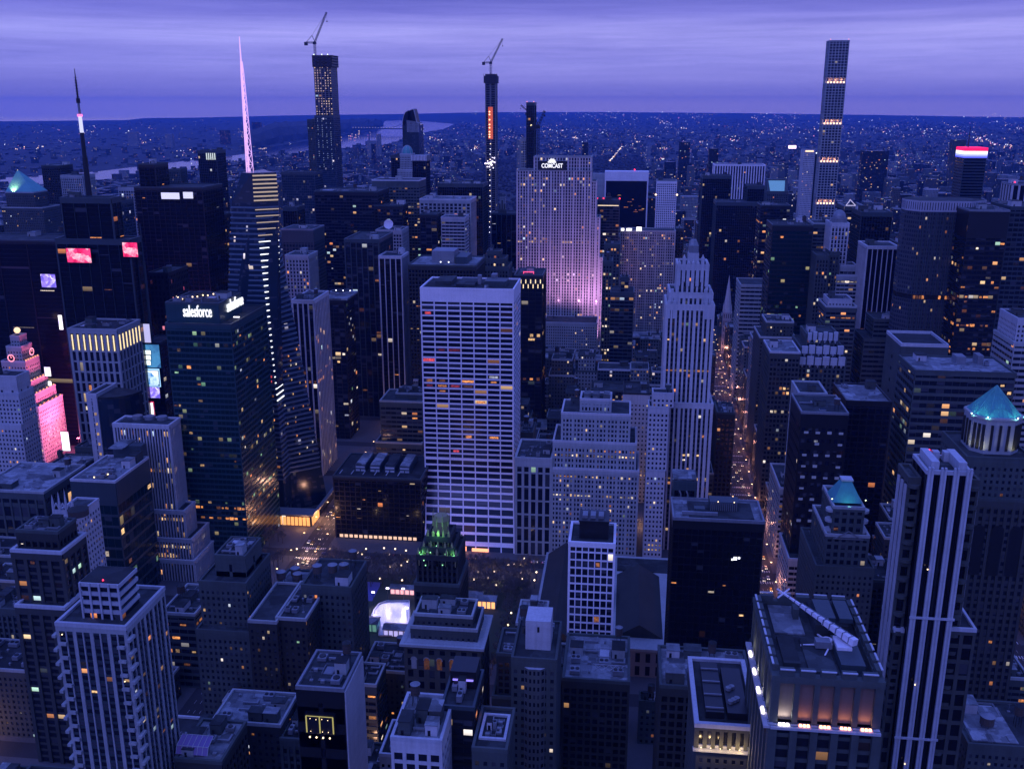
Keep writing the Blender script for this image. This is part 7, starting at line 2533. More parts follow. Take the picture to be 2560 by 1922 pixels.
for i, (px, py) in enumerate(((934, 1512), (970, 1502), (1009, 1503), (915, 1540), (1018, 1552))):
    p = atz(px, py)
    r = empty('rink_light_mast', tuple(p), ('left', 'middle', 'right', 'lower left', 'lower right')[i] + ' of the bright masts round the skating rink', 'light mast', 'light masts round the rink')
    mb = MB()
    mb.bar((p.x, p.y, 0), (p.x, p.y, 9), .18)
    part('mast', mb, M['steel'], r)
    mb = MB()
    mb.box(p.x - 1, p.x + 1, p.y - .3, p.y + .3, 9, 10, 0, True)
    part('lamp_head', mb, glow('rink_lamp', (.80, .72, 1), 4) if i == 0 else bpy.data.materials['rink_lamp'], r)
    lamp('rink_beam', 'SPOT', (p.x, p.y - .6, 9.5), (.80, .66, 1.0), 6000, (c.x, c.y - 4, 0), .4, 130, .8, r)
def booth(label, px, py, w, d, h, mat, col=None, e=0, roofm='roofw', name='pavilion'):
    p = atz(px, py)
    r = empty(name, tuple(p), label, name)
    mb = MB()
    mb.box(p.x - w / 2, p.x + w / 2, p.y, p.y + d, .2, h)
    part('wall', mb, M['trim'] if not mat else mat, r)
    mb = MB()
    gable(mb, p.x - w / 2 - .6, p.x + w / 2 + .6, p.y - .6, p.y + d + .6, h + .01, h + 1.8, 'x')
    part('roof', mb, M[roofm], r)
    if col:
        mb = MB()
        n = max(2, int(w / 3))
        for i in range(n):
            mb.box(p.x - w / 2 + i * w / n + .4, p.x - w / 2 + (i + 1) * w / n - .4, p.y - .15, p.y - .05, .6, h - .8)
        part('lit_front', mb, glow(name + '_light', col, e), r)
    return r
booth('long low pavilion glowing red and white beyond the rink', 1012, 1487, 20, 6, 4.5, None, (1, .42, .45), 1.5)
booth('white tent with an orange glowing front right of the green-crowned tower', 1216, 1522, 12, 8, 6, None, (1, .45, .16), 1.6, name='tent')
booth('white tent with a plain roof, left of the orange glowing tent', 1184, 1508, 11, 8, 5, None, name='tent')
booth('dark rink hall with a pale green glow at the near edge of the rink', 900, 1578, 22, 9, 6, M['green'], (.35, .9, .7), .25)
booth('glass-roofed rink house standing at the front edge of the ice', 990, 1592, 16, 8, 5, None, (.55, .5, 1), .9)
# bare trees
def tree_proto(seed, h):
    r_ = random.Random(seed)
    root = empty('bare_tree', (0, 0, 0), 'bare winter tree', 'tree', 'bare trees in the park')
    mb = MB()
    mb.bar((0, 0, 0), (0, 0, h * .38), .28, n=6, r2=.2)
    t = part('trunk', mb, M['tank'], root)
    mb = MB()
    def br(p, d, l, r, k):
        q = p + d * l
        mb.bar(p, q, r, n=3, r2=r * .6)
        if k == 0:
            for _ in range(5):
                e = (d + Vector((r_.uniform(-1, 1), r_.uniform(-1, 1), r_.uniform(-.3, .8)))).normalized()
                s = e.orthogonal().normalized() * .09
                a = p.lerp(q, r_.uniform(.2, 1))
                b_ = a + e * r_.uniform(.8, 1.7)
                mb.quad(tuple(a - s), tuple(a + s), tuple(b_ + s * .4), tuple(b_ - s * .4))
            return
        for _ in range(4 if k > 1 else 3):
            e = (d * .9 + Vector((r_.uniform(-1, 1), r_.uniform(-1, 1), r_.uniform(-.1, .7)))).normalized()
            br(p.lerp(q, r_.uniform(.55, 1)), e, l * r_.uniform(.6, .8), r * .55, k - 1)
    for k in range(5):
        a = 2 * pi * k / 5 + r_.uniform(-.4, .4)
        br(Vector((0, 0, h * r_.uniform(.25, .38))), Vector((cos(a) * .7, sin(a) * .7, .8)).normalized(), h * .26, .13, 2)
    part('crown', mb, bark, root)
    return keep(root)
bark = wallmat('bare_twigs', (.12, .10, .085), .95, .3)
protos = [tree_proto(s, h) for s, h in ((1, 13), (2, 15), (3, 11.5))]
spots = []
for row, yy in enumerate((PY0 + 2, PY0 + 9, PY1 - 45, PY1 - 38, PY1 - 31, PY1 - 24, PY1 - 17, PY1 - 10, PY1 - 3)):
    x = PX0 + 6
    while x < PX1 - 3:
        spots.append((x + rnd.uniform(-1.5, 1.5), yy + rnd.uniform(-1.5, 1.5)))
        x += rnd.uniform(6.5, 8.5)
for xx in (PX0 + 5, PX0 + 13, PX1 - 6, PX1 - 14):
    y = PY0 + 20
    while y < PY1 - 28:
        spots.append((xx + rnd.uniform(-1.5, 1.5), y))
        y += 8
for i in range(22):                                  # street trees along the avenue
    spots.append((ave5(720 + i * 17) + (13 if i % 2 else -13), 720 + i * 17))
spots = [s_ for s_ in spots if not (abs(s_[0] - c.x) < 26 and s_[1] < c.y + 34)]
for i in range(26):                                  # by the left avenue
    p_ = atz(575 + (i % 13) * 11, 1350 + (i // 13) * 55 + (i % 5) * 4)
    spots.append((p_.x, p_.y))
used = [False] * 3
kinds_ = ('mid-sized bare tree with a round crown among the park trees', 'tall bare tree with a wide crown among the park trees', 'small bare tree with a low crown among the park trees')
for i, (x, y) in enumerate(spots):
    k = rnd.randrange(3)
    o = protos[k] if not used[k] else copy_tree(protos[k])
    used[k] = True
    o.location = (x, y, .15)
    o.rotation_euler = (0, 0, rnd.uniform(0, 6.28))
    s = rnd.uniform(.85, 1.15)
    o.scale = (s, s, s)
    street = y > 715
    o['label'] = 'bare street tree lining the avenue right of the art deco tower' if street else kinds_[k]
    o['group'] = 'bare trees along the avenue' if street else 'bare trees in the park'
# park lamps
def lamp_proto():
    root = empty('park_lamp', (0, 0, 0), 'small lit lamp post among the bare park trees', 'street lamp', 'lamp posts in the park')
    mb = MB()
    mb.cone(0, 0, 0, .6, .3, .2, 8)
    mb.bar((0, 0, .6), (0, 0, 5.4), .09, n=6)
    mb.bar((-.5, 0, 5.2), (.5, 0, 5.2), .06)
    part('post', mb, M['black'], root)
    mb = MB()
    mb.ball(0, 0, 6.0, .62, 8, 6)
    part('globe', mb, glow('lamp_globe', (1, .72, .46), 3.2, True), root)
    return keep(root)
lp = lamp_proto()
lpx = [(620, 1385), (655, 1396), (700, 1380), (742, 1372), (815, 1408), (860, 1418), (905, 1385), (975, 1416), (1003, 1413), (1018, 1404), (1005, 1450), (950, 1446), (909, 1442), (858, 1440), (1185, 1448), (1196, 1430), (1303, 1432), (1341, 1430), (1305, 1447), (1336, 1450), (1235, 1428), (1240, 1462), (1271, 1412), (1150, 1426), (1145, 1440), (1278, 1532), (1270, 1562), (1065, 1500), (790, 1430), (745, 1410), (700, 1440), (880, 1405), (825, 1372), (960, 1370), (988, 1372), (1015, 1376), (915, 1372), (1285, 1410), (1310, 1395), (1160, 1470), (1220, 1445)]
for i, (px, py) in enumerate(lpx):
    o = lp if i == 0 else copy_tree(lp)
    p = atz(px, py, 6.0)
    o.location = (p.x, p.y, .15)

for i, (px, py) in enumerate(((640, 1400), (760, 1390), (880, 1400), (990, 1405), (860, 1440), (1180, 1440), (1310, 1432), (1240, 1455))):
    q = atz(px, py)
    lamp('lamp_glow', 'POINT', (q.x, q.y - 1.5, 6.5), (1, .68, .42), 900, size=.5)
# ------------------------------------------------------------------ traffic
car_cols = [plain('car_paint_' + n, c, .3) for n, c in (('yellow', (.55, .33, .03)), ('black', (.02, .02, .025)), ('white', (.65, .65, .65)), ('grey', (.18, .18, .19)), ('blue', (.04, .06, .16)))]
head_m, tail_m = glow('headlight', (1, .82, .62), 6), glow('taillight', (1, .02, .03), 3.5)
def car_proto(k):
    nm = ('yellow', 'black', 'white', 'grey', 'dark blue')[k]
    root = empty('car', (0, 0, 0), nm + ' car in the avenue traffic', 'car', 'cars in the avenues')
    mb = MB()
    mb.box(-.9, .9, -2.3, 2.3, .35, .95, 0, True)
    mb.prism([(-.85, -1.3), (.85, -1.3), (.85, 1.6), (-.85, 1.6)], .95, 1.5, 1, cap=0, top=[(-.68, -.7), (.68, -.7), (.68, 1.1), (-.68, 1.1)])
    part('body', mb, [car_cols[k], M['black']], root)
    for x in (-.85, .85):
        for y in (-1.45, 1.45):
            mb = MB()
            mb.bar((x - .1, y, .33), (x + .1, y, .33), .33, n=10)
            part('wheel', mb, M['black'], root)
    for x in (-.62, .62):
        mb = MB()
        mb.box(x - .2, x + .2, -2.36, -2.28, .6, .82, 0, True)
        part('headlight', mb, head_m, root)
        mb = MB()
        mb.box(x - .2, x + .2, 2.28, 2.36, .62, .82, 0, True)
        part('taillight', mb, tail_m, root)
    return keep(root)
cars = [car_proto(k) for k in range(5)]
cu = [False] * 5
def put_car(x, y, rz, lab, grp):
    k = rnd.choice((0, 0, 1, 1, 2, 3, 4))
    o = cars[k] if not cu[k] else copy_tree(cars[k])
    cu[k] = True
    o.location = (x, y, .01)
    o.rotation_euler = (0, 0, rz)
    o['label'] = ('yellow', 'black', 'white', 'grey', 'dark blue')[k] + ' car ' + lab
    o['group'] = grp
for lane in (-6.8, -3.4, 0, 3.4, 6.8):
    y = 470 + rnd.uniform(0, 30)
    while y < 1420:
        if abs((y - 1) % 80.5) > 8:
            put_car(ave5(y) + lane, y, 0, 'among the headlights on the avenue right of the art deco tower', 'cars on the right avenue')
        y += rnd.choice((7, 9, 14, 26, 40, 60)) + y * .014
for lane in (-6.8, -3.4, 0, 3.4):
    y = 560 + rnd.uniform(0, 40)
    while y < 1350:
        put_car(AV[3] + lane, y, 0, 'showing red tail lights on the avenue left of the black slab', 'cars on the left avenue')
        y += rnd.choice((9, 12, 25, 40, 55))
x = -215
while x < 60:
    put_car(x, stY(42) + rnd.choice((-3.4, 0, 3.4)), rnd.choice((pi / 2, -pi / 2)), 'on the cross street in front of the white slab tower', 'cars on the cross street')
    x += rnd.choice((8, 12, 22, 34))
# street lamps of the avenues
def slamp():
    root = empty('avenue_lamp', (0, 0, 0), 'tall street lamp', 'street lamp', 'street lamps along the avenues')
    mb = MB()
    mb.bar((0, 0, 0), (0, 0, 8.6), .12, n=6, r2=.08)
    mb.bar((0, 0, 8.5), (2.4, 0, 9.2), .07)
    part('pole', mb, M['steel'], root)
    mb = MB()
    mb.box(1.9, 2.9, -.35, .35, 8.9, 9.2, 0, True)
    part('lamp_head', mb, glow('street_light', (1, .60, .30), 5), root)
    return keep(root)
sl = slamp()
first = True
for ax_, ya, yb, lab in ((AV[4], 470, 1450, 'street lamp on the avenue right of the art deco tower'), (AV[3], 600, 1300, 'street lamp on the avenue left of the black slab')):
    y = ya
    while y < yb:
        for s_ in (-1, 1):
            o = sl if first else copy_tree(sl)
            first = False
            o.location = ((ave5(y) if ax_ == AV[4] else ax_) + s_ * 11.5, y, .15)
            o.rotation_euler = (0, 0, pi if s_ > 0 else 0)
            o['label'] = lab
        y += 30
for y in range(480, 1320, 48):
    lamp('street_glow', 'POINT', (ave5(y) + 9, y, 9), (1, .40, .30), 3800, size=1.5)
for y in (520, 620, 730, 850, 980, 1120):
    lamp('street_glow', 'POINT', (AV[5], y, 9), (1, .48, .30), 8000, size=1.5)  # added warm fill for the lower walls, no lamps stand here
for x, y in ((-150, stY(43)), (-60, stY(44)), (20, stY(43)), (-120, stY(45)), (40, stY(46)), (160, stY(43)), (170, stY(45)), (-380, stY(40)), (-330, stY(39)), (-120, stY(39)), (0, stY(39)), (-60, stY(38)), (180, stY(41)), (-150, stY(40)), (-40, stY(40))):
    lamp('street_glow', 'POINT', (x, y, 8), (1, .52, .30), 7000, size=1.5)  # added fill glow deep in the cross streets, without any lamps
for y in (640, 700, 760, 850, 950, 1050, 1150):
    lamp('street_glow', 'POINT', (AV[3], y, 9), (1, .52, .34), 9000, size=1.5)

# ------------------------------------------------------------------ the other houses, block by block
ORD = ['nearest', 'second nearest', 'third nearest', 'fourth nearest', 'fifth nearest', 'sixth nearest', 'seventh nearest', 'eighth nearest', 'ninth nearest', 'tenth nearest', 'eleventh nearest', 'twelfth nearest', 'thirteenth nearest', 'fourteenth nearest', 'fifteenth nearest', 'sixteenth nearest', 'seventeenth nearest', 'eighteenth nearest', 'nineteenth nearest', 'twentieth nearest']
HEROES = [(o.name, o.location.x, o.location.y) for o in COL.objects if o.parent is None and o.get('category') in ('building', 'tower', 'library')]
fr = random.Random(5)
VIS.append((86, 168, 1178, 870))
lots = []
def clash(x0, x1, y0, y1):
    return any(x0 < f[1] + 1 and x1 > f[0] - 1 and y0 < f[3] + 1 and y1 > f[2] - 1 for f in FOOT)
def zcap(x0, x1, y0, y1):
    z = 999
    for a, b_, pb, Yh in VIS:
        if Yh <= y1 - 3:
            continue
        pl = min(proj(x0, y0, 30)[0], proj(x0, y1, 30)[0])
        pr = max(proj(x1, y0, 30)[0], proj(x1, y1, 30)[0])
        if pr > a + 3 and pl < b_ - 3:
            z = min(z, at((max(pl, a) + min(pr, b_)) / 2, pb, y1).z)
    return z
def zone(x, y):
    r = fr.random()
    if y < 520:
        return fr.uniform(22, 62) + (20 if r < .15 else 0)
    if y < 900:
        return fr.uniform(24, 62) + (35 if r < .12 else 0)
    if y < 1300:
        return fr.uniform(28, 80) + (50 if r < .15 else 0)
    return fr.uniform(35, 95) + (60 if r < .16 else 0)
for i in range(len(AV) - 1):
    for n in range(36, 63):
        ym = (stY(n) + stY(n + 1)) / 2
        bx0, bx1, by0, by1 = avx(i, ym) + 15.5, avx(i + 1, ym) - 15.5, stY(n) + 10, stY(n + 1) - 10
        if by0 < 215 or (i == 3 and n in (40, 41)) or (n >= 60 and i in (1, 2, 3)):
            continue
        for (ya, yb) in ((by0, (by0 + by1) / 2 - .6), ((by0 + by1) / 2 + .6, by1)):
            x = bx0
            while x < bx1 - 9:
                w = min(fr.choice((12, 15, 18, 22, 26, 32, 40)), bx1 - x)
                if bx1 - x - w < 9:
                    w = bx1 - x
                x0, x1, y0, y1 = x, x + w - .5, ya + fr.uniform(0, 1.5), yb - fr.uniform(0, 5)
                x += w
                p = proj((x0 + x1) / 2, y0, 50)
                if p[0] < -160 or p[0] > 2720:
                    continue
                tries = 0
                while clash(x0, x1, y0, y1) and tries < 6:
                    tries += 1
                    if tries % 2:
                        y1 -= 9
                    else:
                        x1 -= 5
                    if x1 - x0 < 8 or y1 - y0 < 8:
                        break
                if x1 - x0 < 8 or y1 - y0 < 8 or clash(x0, x1, y0, y1):
                    continue
                zc_ = zcap(x0, x1, y0, y1)
                z_ = zone(x0, y0)
                if z_ > zc_:
                    z_ = zc_ - fr.uniform(0, 6)
                if z_ < 9:
                    if zc_ > 10:
                        z_ = zc_ - .5
                    else:
                        continue
                lots.append((x0, x1, y0, y1, z_))
# keep what the photograph can see
allb = np.array([b_ for b_ in BOXES] + [(l[0], l[1], l[2], l[3], 0, l[4]) for l in lots])
lo, hi_ = allb[:, [0, 2, 4]], allb[:, [1, 3, 5]]
def seen(l, idx):
    x0, x1, y0, y1, z_ = l
    hits = 0
    pts = []
    for fx in (.08, .5, .92):
        for fy in (.1, .55, .95):
            pts.append((x0 + (x1 - x0) * fx, y0 + (y1 - y0) * fy, z_ + .6))
        for fz in (.97, .75, .45, .2):
            pts.append((x0 + (x1 - x0) * fx, y0 - .3, z_ * fz))
    sx = x0 - .3 if x0 > 0 else x1 + .3
    for fy in (.15, .5, .9):
        for fz in (.95, .6, .3):
            pts.append((sx, y0 + (y1 - y0) * fy, z_ * fz))
    for p in pts:
        u, v = proj(*p)
        if not (-5 < u < 2565 and -5 < v < 1927):
            continue
        o = np.array((0, 0, EYE))
        d = np.array(p) - o
        with np.errstate(divide='ignore', invalid='ignore'):
            t0, t1 = (lo - o) / d, (hi_ - o) / d
        tn, tf = np.minimum(t0, t1).max(1), np.maximum(t0, t1).min(1)
        blk = (tn < tf) & (tn > 0) & (tn < .998)
        blk[idx] = False
        if not blk.any():
            hits += 1
    return hits
nb0 = len(BOXES)
vis = []
for i, l in enumerate(lots):
    h = seen(l, nb0 + i)
    if h:
        d = sqrt(((l[0] + l[1]) / 2) ** 2 + l[2] ** 2 + (EYE - l[4]) ** 2)
        vis.append((h * (l[1] - l[0] + l[3] - l[2] + l[4]) / d, l))
vis.sort(key=lambda a: -a[0])
print('lots', len(lots), 'visible', len(vis), 'heroes', len(HEROES))
WM = [(nm, glassmat('house_wall_' + nm.replace(' ', '_'), wall=c, win=w_, lit=l_, rowlit=.05, amp=.8, pal=p_)) for nm, c, w_, l_, p_ in (
    ('grey', (.13, .15, .145), (.46, .52), .10, 'warm'), ('tan', (.085, .088, .075), (.44, .5), .10, 'warm'), ('brown', (.045, .047, .04), (.46, .52), .10, 'orange'),
    ('pale', (.26, .28, .275), (.46, .5), .10, 'warm'), ('dark', (.02, .023, .024), (.7, .6), .10, 'warm'), ('dark brown', (.03, .032, .027), (.5, .5), .10, 'orange'), ('blue grey', (.055, .075, .085), (.72, .55), .10, 'cool'))]
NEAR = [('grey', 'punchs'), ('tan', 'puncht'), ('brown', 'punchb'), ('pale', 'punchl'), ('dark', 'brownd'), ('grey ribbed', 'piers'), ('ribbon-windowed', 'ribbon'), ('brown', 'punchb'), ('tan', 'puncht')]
cnt = {}
meta = []
for sc_, l in vis[:300]:
    cx, cy = (l[0] + l[1]) / 2, (l[2] + l[3]) / 2
    hn = min(HEROES, key=lambda h: (h[1] - cx) ** 2 + (h[2] - cy) ** 2)
    dx, dy = cx - hn[1], cy - hn[2]
    rel = ('right of' if dx > 0 else 'left of') if abs(dx) > abs(dy) else ('behind' if dy > 0 else 'in front of')
    meta.append((hn[0].split('.')[0].replace('_', ' '), rel, dx * dx + dy * dy, l))
order = {}
for m_ in meta:
    order.setdefault(m_[:2], []).append(m_[2])
for hn, rel, d2, l in meta:
    x0, x1, y0, y1, z_ = l
    k = sorted(order[hn, rel]).index(d2)
    near = y0 < 780
    if z_ < 34:
        kind = 'low house'
    elif z_ < 75:
        kind = 'mid-rise house'
    else:
        kind = 'tower'
    nm, sk = fr.choice(NEAR)
    if not near:
        nm, mat = fr.choice(WM)
    tank = fr.random() < .35
    lab = f"{nm} {kind}, the {ORD[min(k, 19)]} {rel} the {hn}"
    name = {'low house': 'low_house', 'mid-rise house': 'loft_building', 'tower': 'office_tower'}[kind]
    loc = ((x0 + x1) / 2, (y0 + y1) / 2, 0)
    if near:
        b = Bld(name, loc, lab, 'building', 'houses filling the blocks')
        st = dict(S[sk])
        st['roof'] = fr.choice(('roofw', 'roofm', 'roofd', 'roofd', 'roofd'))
        if z_ > 30 and fr.random() < .4 and x1 - x0 > 14:
            zz = z_ * fr.uniform(.6, .8)
            b.tier(x0, x1, y0, y1, 0, zz, st)
            b.tier(x0 + 2, x1 - 2, y0 + 3, y1 - 2, zz, z_, st)
            x0, x1, y0, y1 = x0 + 2, x1 - 2, y0 + 3, y1 - 2
        else:
            b.tier(x0, x1, y0, y1, 0, z_, st)
        b.finish(fr.randrange(3, 12), 'wwoop')
        roof_gear(b.root, x0, x1, y0, y1, z_, fr.randrange(8, 15), tank)
    else:
        root = empty(name, loc, lab, 'building', 'houses filling the blocks')
        rm = M[fr.choice(('roofw', 'roofm', 'roofm', 'roofd'))]
        mb, mr = MB(), MB()
        st = [(x0, x1, y0, y1, 0, z_)]
        if z_ > 40 and fr.random() < .5:
            zz = z_ * fr.uniform(.6, .85)
            st = [(x0, x1, y0, y1, 0, zz), (x0 + 2.5, x1 - 2.5, y0 + 3, y1 - 3, zz, z_)]
        for a in st:
            mb.box(*a, 0, uvm=(2.9, 3.7))
            mr.box(a[0], a[1], a[2], a[3], a[5] - .2, a[5] + .03)
            for q in ((a[0] - .2, a[1] + .2, a[2] - .2, a[2] + .4), (a[0] - .2, a[1] + .2, a[3] - .4, a[3] + .2), (a[0] - .2, a[0] + .4, a[2] + .4, a[3] - .4), (a[1] - .4, a[1] + .2, a[2] + .4, a[3] - .4)):
                mr.box(*q, a[5] - .8, a[5] + 1.1, 1, True)
        part('wall', mb, mat, root)
        part('roof', mr, [rm, M[fr.choice(('lime', 'trim', 'stone'))]], root)
        a = st[-1]
        roof_gear(root, a[0], a[1], a[2], a[3], a[5] + .03, fr.randrange(1, 4) if y0 < 1250 else 1, tank and y0 < 1300)
if len(vis) > 300:
    mb = MB()
    for sc_, l in vis[300:]:
        mb.box(*l[:4], 0, l[4], fr.randrange(4), uvm=(2.9, 3.7))
    tag(part('small_houses', mb, [w_[1] for w_ in WM[:4]]), 'small house walls glimpsed in the gaps between the towers', 'buildings', kind='stuff')

# ------------------------------------------------------------------ beyond: park wood, far city, lights
PKX0, PKX1, PKY0, PKY1 = AV[1] + 15, AV[4] - 15, 2075, 6150
mb = MB()
r_ = random.Random(3)
for _ in range(3600):
    y = PKY0 + (PKY1 - PKY0) * r_.random() ** 1.5
    x = r_.uniform(PKX0, PKX1)
    s = r_.uniform(5, 9) * (1 + (y - 2000) / 5000)
    hh = r_.uniform(8, 16)
    n_ = 5
    off = r_.random() * 6
    ring = [[(x + s * f * cos(2 * pi * k / n_ + off + q) * r_.uniform(.7, 1.2), y + s * f * sin(2 * pi * k / n_ + off + q) * r_.uniform(.7, 1.2), hh * zf * r_.uniform(.85, 1.15)) for k in range(n_)] for q, (f, zf) in enumerate(((.5, .25), (1, .55), (.55, .95)))]
    for a, c in zip(ring[:-1], ring[1:]):
        for k in range(n_):
            j = (k + 1) % n_
            mb.quad(a[k], a[j], c[j], c[k], 0 if r_.random() < .7 else 1)
    mb.poly(ring[2], 0)
tag(part('park_wood', mb, [wallmat('winter_wood', (.035, .030, .028), .95, .4), wallmat('winter_wood_light', (.065, .055, .05), .95, .4)]), 'dark winter woodland of the big park in the distance', 'woodland', kind='stuff')
mb = MB()
farw = [w_[1] for w_ in (WM[0], WM[1], WM[3], WM[4], WM[6])]
fh_ = []
n = 0
while n < 12000:
    r = math.exp(r_.uniform(math.log(2000), math.log(19000)))
    a = r_.uniform(radians(-37), radians(24))
    x, y = r * sin(a), r * cos(a)
    if PKX0 - 12 < x < PKX1 + 12 and PKY0 - 12 < y < PKY1 + 12 or y < 2090:
        continue
    if inpoly(x, y, RIV):
        continue
    px, py = proj(x, y, 0)
    if not -40 < px < 2600:
        continue
    west = px < 1130 and py < np.interp(px, [b_[0] for b_ in BANK_W], [b_[1] for b_ in BANK_W])
    if west and r_.random() < .72:
        continue
    n += 1
    k_ = r_.random()
    if r < 4200 and not west:
        w, d, h = r_.uniform(18, 42), r_.uniform(18, 40), r_.uniform(18, 55) + (r_.uniform(20, 70) if k_ < .16 else 0)
    elif r < 8000:
        w, d, h = r_.uniform(12, 38), r_.uniform(14, 36), r_.uniform(9, 22) + (r_.uniform(15, 45) if k_ < .10 else 0)
    else:
        w, d, h = r_.uniform(12, 46), r_.uniform(12, 36), r_.uniform(6, 15) + (r_.uniform(12, 34) if k_ < .04 else 0)
    if west:
        h *= .7
    if px < 1130 and not west:
        h = min(h, 45)
    z0 = hland(x, y) - 1
    q = r_.random()
    gx, gy = round(x / 30) * 30 if r < 5000 else x, y
    mb.box(gx - w / 2, gx + w / 2, gy - d / 2, gy + d / 2, z0, z0 + h, 0 if q < .25 else 1 if q < .45 else 2 if q < .62 else 3 if q < .85 else 4, uvm=(3.6, 3.7) if r < 5000 else (7, 6))
for (px, pt, w, Yd, m_) in ((945, 335, 10, 6200, 2), (930, 352, 26, 6000, 2), (889, 368, 10, 5600, 1), (932, 360, 9, 5300, 3), (1712, 356, 26, 3600, 3), (1463, 356, 14, 3400, 3), (1785, 372, 22, 2900, 3), (2190, 378, 60, 3100, 3), (2400, 350, 30, 3400, 1), (1335, 392, 9, 2700, 2), (1300, 350, 16, 2900, 2), (640, 306, 22, 9500, 3), (330, 330, 26, 7500, 2), (560, 326, 24, 8000, 3), (420, 335, 20, 7300, 2)):
    p = at(px, pt, Yd)
    w2 = w / 2 * Yd / FPX
    mb.box(p.x - w2, p.x + w2, Yd, Yd + 30, 0, p.z, m_, uvm=(4, 4))
tag(part('distant_city', mb, farw), 'hazy carpet of far city blocks reaching to the horizon', 'far city', kind='stuff')
mb = MB()
def star(px, py, s=1.0, m_=0, z_=14):
    p = atz(px, py, z_)
    r = p.length / 980 * .42 * s
    if hland(p.x, p.y) > 0:
        p.z += hland(p.x, p.y)
    mb.ball(p.x, p.y, p.z, r, 5, 3, m_)
for k in range(34):
    t_ = k / 33
    star(1524 + 31 * t_ + r_.uniform(-1.5, 1.5), 403 - 36 * t_ + r_.uniform(-1.5, 1.5), r_.uniform(.7, 1.5), r_.choice((0, 0, 1)))
for cx_, cy_, n_, s_ in ((1438, 348, 12, 4), (1408, 330, 6, 3), (1590, 357, 8, 7), (1624, 345, 6, 4), (1659, 372, 9, 4), (1656, 398, 5, 4), (1828, 353, 9, 6), (1676, 440, 6, 4), (1752, 358, 6, 3), (2452, 352, 22, 9), (2480, 360, 10, 8), (2520, 366, 14, 8), (2240, 390, 20, 22), (2548, 403, 9, 5), (1190, 368, 9, 6), (1102, 352, 7, 6), (1082, 345, 5, 5), (1186, 372, 5, 5), (1240, 395, 5, 6), (700, 322, 8, 8), (655, 372, 6, 5), (460, 384, 14, 22), (52, 372, 6, 8), (96, 370, 5, 8), (890, 332, 18, 26), (1660, 310, 5, 6), (1710, 322, 6, 6), (1885, 302, 3, 4), (2310, 334, 6, 8), (2040, 335, 10, 24), (1945, 335, 8, 30)):
    for _ in range(n_):
        star(cx_ + r_.gauss(0, s_), cy_ + r_.gauss(0, s_ * .35), r_.uniform(.5, 1.3), r_.choice((0, 0, 1, 2)))
for ax_ in (100, 240, 372, 508, 655, 855, 1055, 1255, 1500, 1800, 2150, 2600, -1010):
    y = 2200 + r_.uniform(0, 200)
    while y < 9000:
        if r_.random() < .62:
            px, py = proj(ax_ + r_.uniform(-9, 9), y, 10)
            if py < 470 and -20 < px < 2580:
                star(px, py, r_.uniform(.22, .6), r_.choice((0, 0, 0, 1)), 10)
        y += r_.uniform(30, 110) * (1 + y / 6000) * (1.0 if r_.random() < .8 else 5)
for _ in range(330):
    px = r_.uniform(1040, 2560) if r_.random() < .80 else r_.uniform(0, 820)
    py = 292 + abs(r_.gauss(0, 46))
    if px < 1130 and (py > 385 or py < 318) or py > 435:
        continue
    for _ in range(r_.randrange(1, 9)):
        u, v = px + r_.gauss(0, 13), py + r_.gauss(0, 2.6)
        q = atz(u, max(v, 288))
        if inpoly(q.x, q.y, RIV) or (PKX0 < q.x < PKX1 and PKY0 < q.y < PKY1 and r_.random() < .85):
            continue
        star(u, max(v, 288), r_.uniform(.2, .7) * (1 if r_.random() < .88 else 1.9), r_.choice((0, 0, 0, 1, 1, 2, 3)), r_.uniform(8, 30))
for _ in range(420):
    px, py = r_.uniform(0, 2560), 290 + abs(r_.gauss(0, 50))
    if px < 1130 and py > 385 or py > 430:
        continue
    q = atz(px, py)
    if inpoly(q.x, q.y, RIV) or (PKX0 < q.x < PKX1 and PKY0 < q.y < PKY1):
        continue
    star(px, py, r_.uniform(.18, .4), r_.choice((0, 0, 1)), 12)
tag(part('distant_lights', mb, [glow('far_warm', (1, .66, .42), 1.6), glow('far_white', (.85, .88, 1), 1.8), glow('far_pink', (1, .35, .55), 1.3), glow('far_blue', (.45, .6, 1), 1.2)]), 'scattered points of light across the far city', 'lights', kind='stuff')
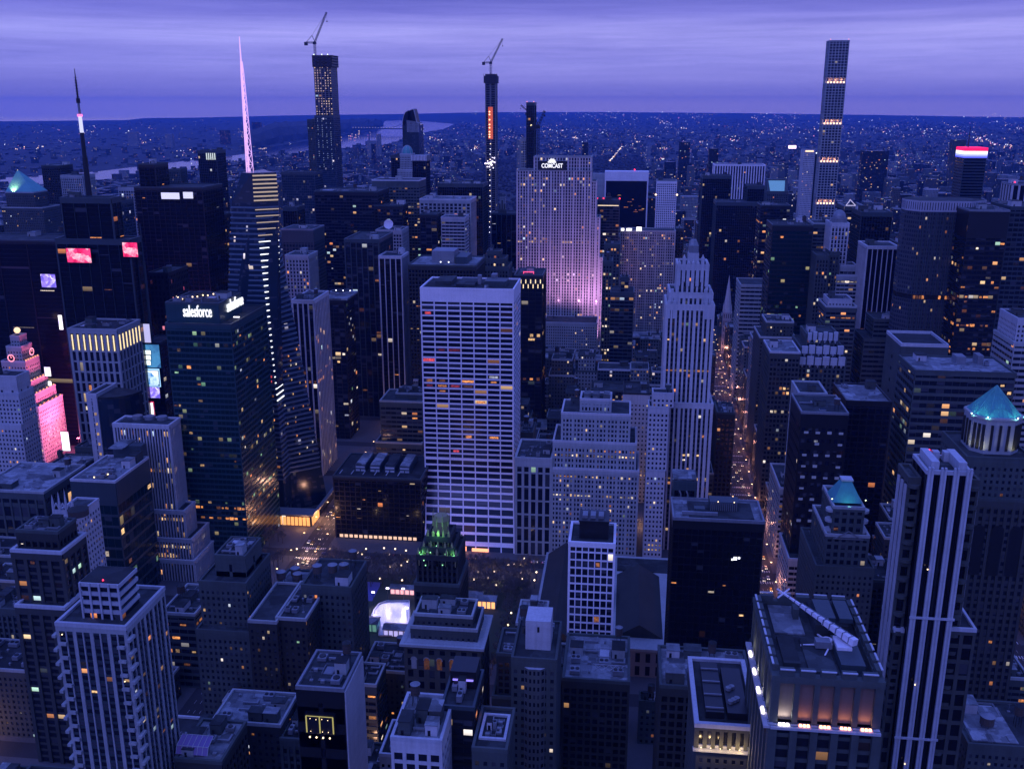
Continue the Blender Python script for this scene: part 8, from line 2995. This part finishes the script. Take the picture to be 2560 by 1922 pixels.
root = empty('bright_signboard', tuple(atz(1978, 372, 12)), 'bright white and pink sign shining in the far city left of the needle', 'sign')
p = at(1981, 368, 4200)
mb = MB()
mb.box(p.x - 15, p.x + 15, 4200, 4204, p.z - 6, p.z + 6, 0, True)
part('sign_panel', mb, glow('far_sign', (1, .72, .95), 3), root)
mb = MB()
mb.bar((p.x - 10, 4205, 0), (p.x - 10, 4205, p.z), 1)
mb.bar((p.x + 10, 4205, 0), (p.x + 10, 4205, p.z), 1)
part('sign_post', mb, M['steel'], root)

# ------------------------------------------------------------------ haze
mb = MB()
mb.box(-27000, 27000, -27000, 27500, -3, 500, 0, True)
hz = bpy.data.materials.new('haze_air')
hz.use_nodes = True
t = hz.node_tree
for n_ in list(t.nodes):
    t.nodes.remove(n_)
ov = N(t, 'ShaderNodeOutputMaterial')
pv = N(t, 'ShaderNodeVolumePrincipled')
pv.inputs['Color'].default_value = (.07, .30, 1.0, 1)
pv.inputs['Density'].default_value = 3.9e-5
pv.inputs['Anisotropy'].default_value = .2
t.links.new(pv.outputs[0], ov.inputs['Volume'])
hz.cycles.homogeneous_volume = True
tag(part('haze', mb, hz), 'blue dusk haze over the whole city', 'haze', kind='stuff')

if DEBUG:
    for o in COL.objects:
        if o.parent is None and o.get('label') and len(o['label'].split()) > 16:
            print('LONG', len(o['label'].split()), o['label'])

if DEBUG:
    for o in COL.objects:
        if o.parent is None and o.get('category') in ('building', 'church') and not o.get('group'):
            bb = [c for ch in o.children if ch.type == 'MESH' for c in [(ch.matrix_basis.translation + o.location + Vector(k)) for k in ch.bound_box]]
            if bb:
                xa_, xb_, ya_, yb_ = min(p.x for p in bb), max(p.x for p in bb), min(p.y for p in bb), max(p.y for p in bb)
                for nm, f in (('right avenue', ave5), ('left avenue', lambda y: AV[3])):
                    if 380 < ya_ < 1450 and xa_ < f(ya_) + 11 and xb_ > f(ya_) - 11:
                        print('BLOCK', nm, o['label'][:50], round(xa_), round(xb_), round(ya_), 'ave', round(f(ya_)))
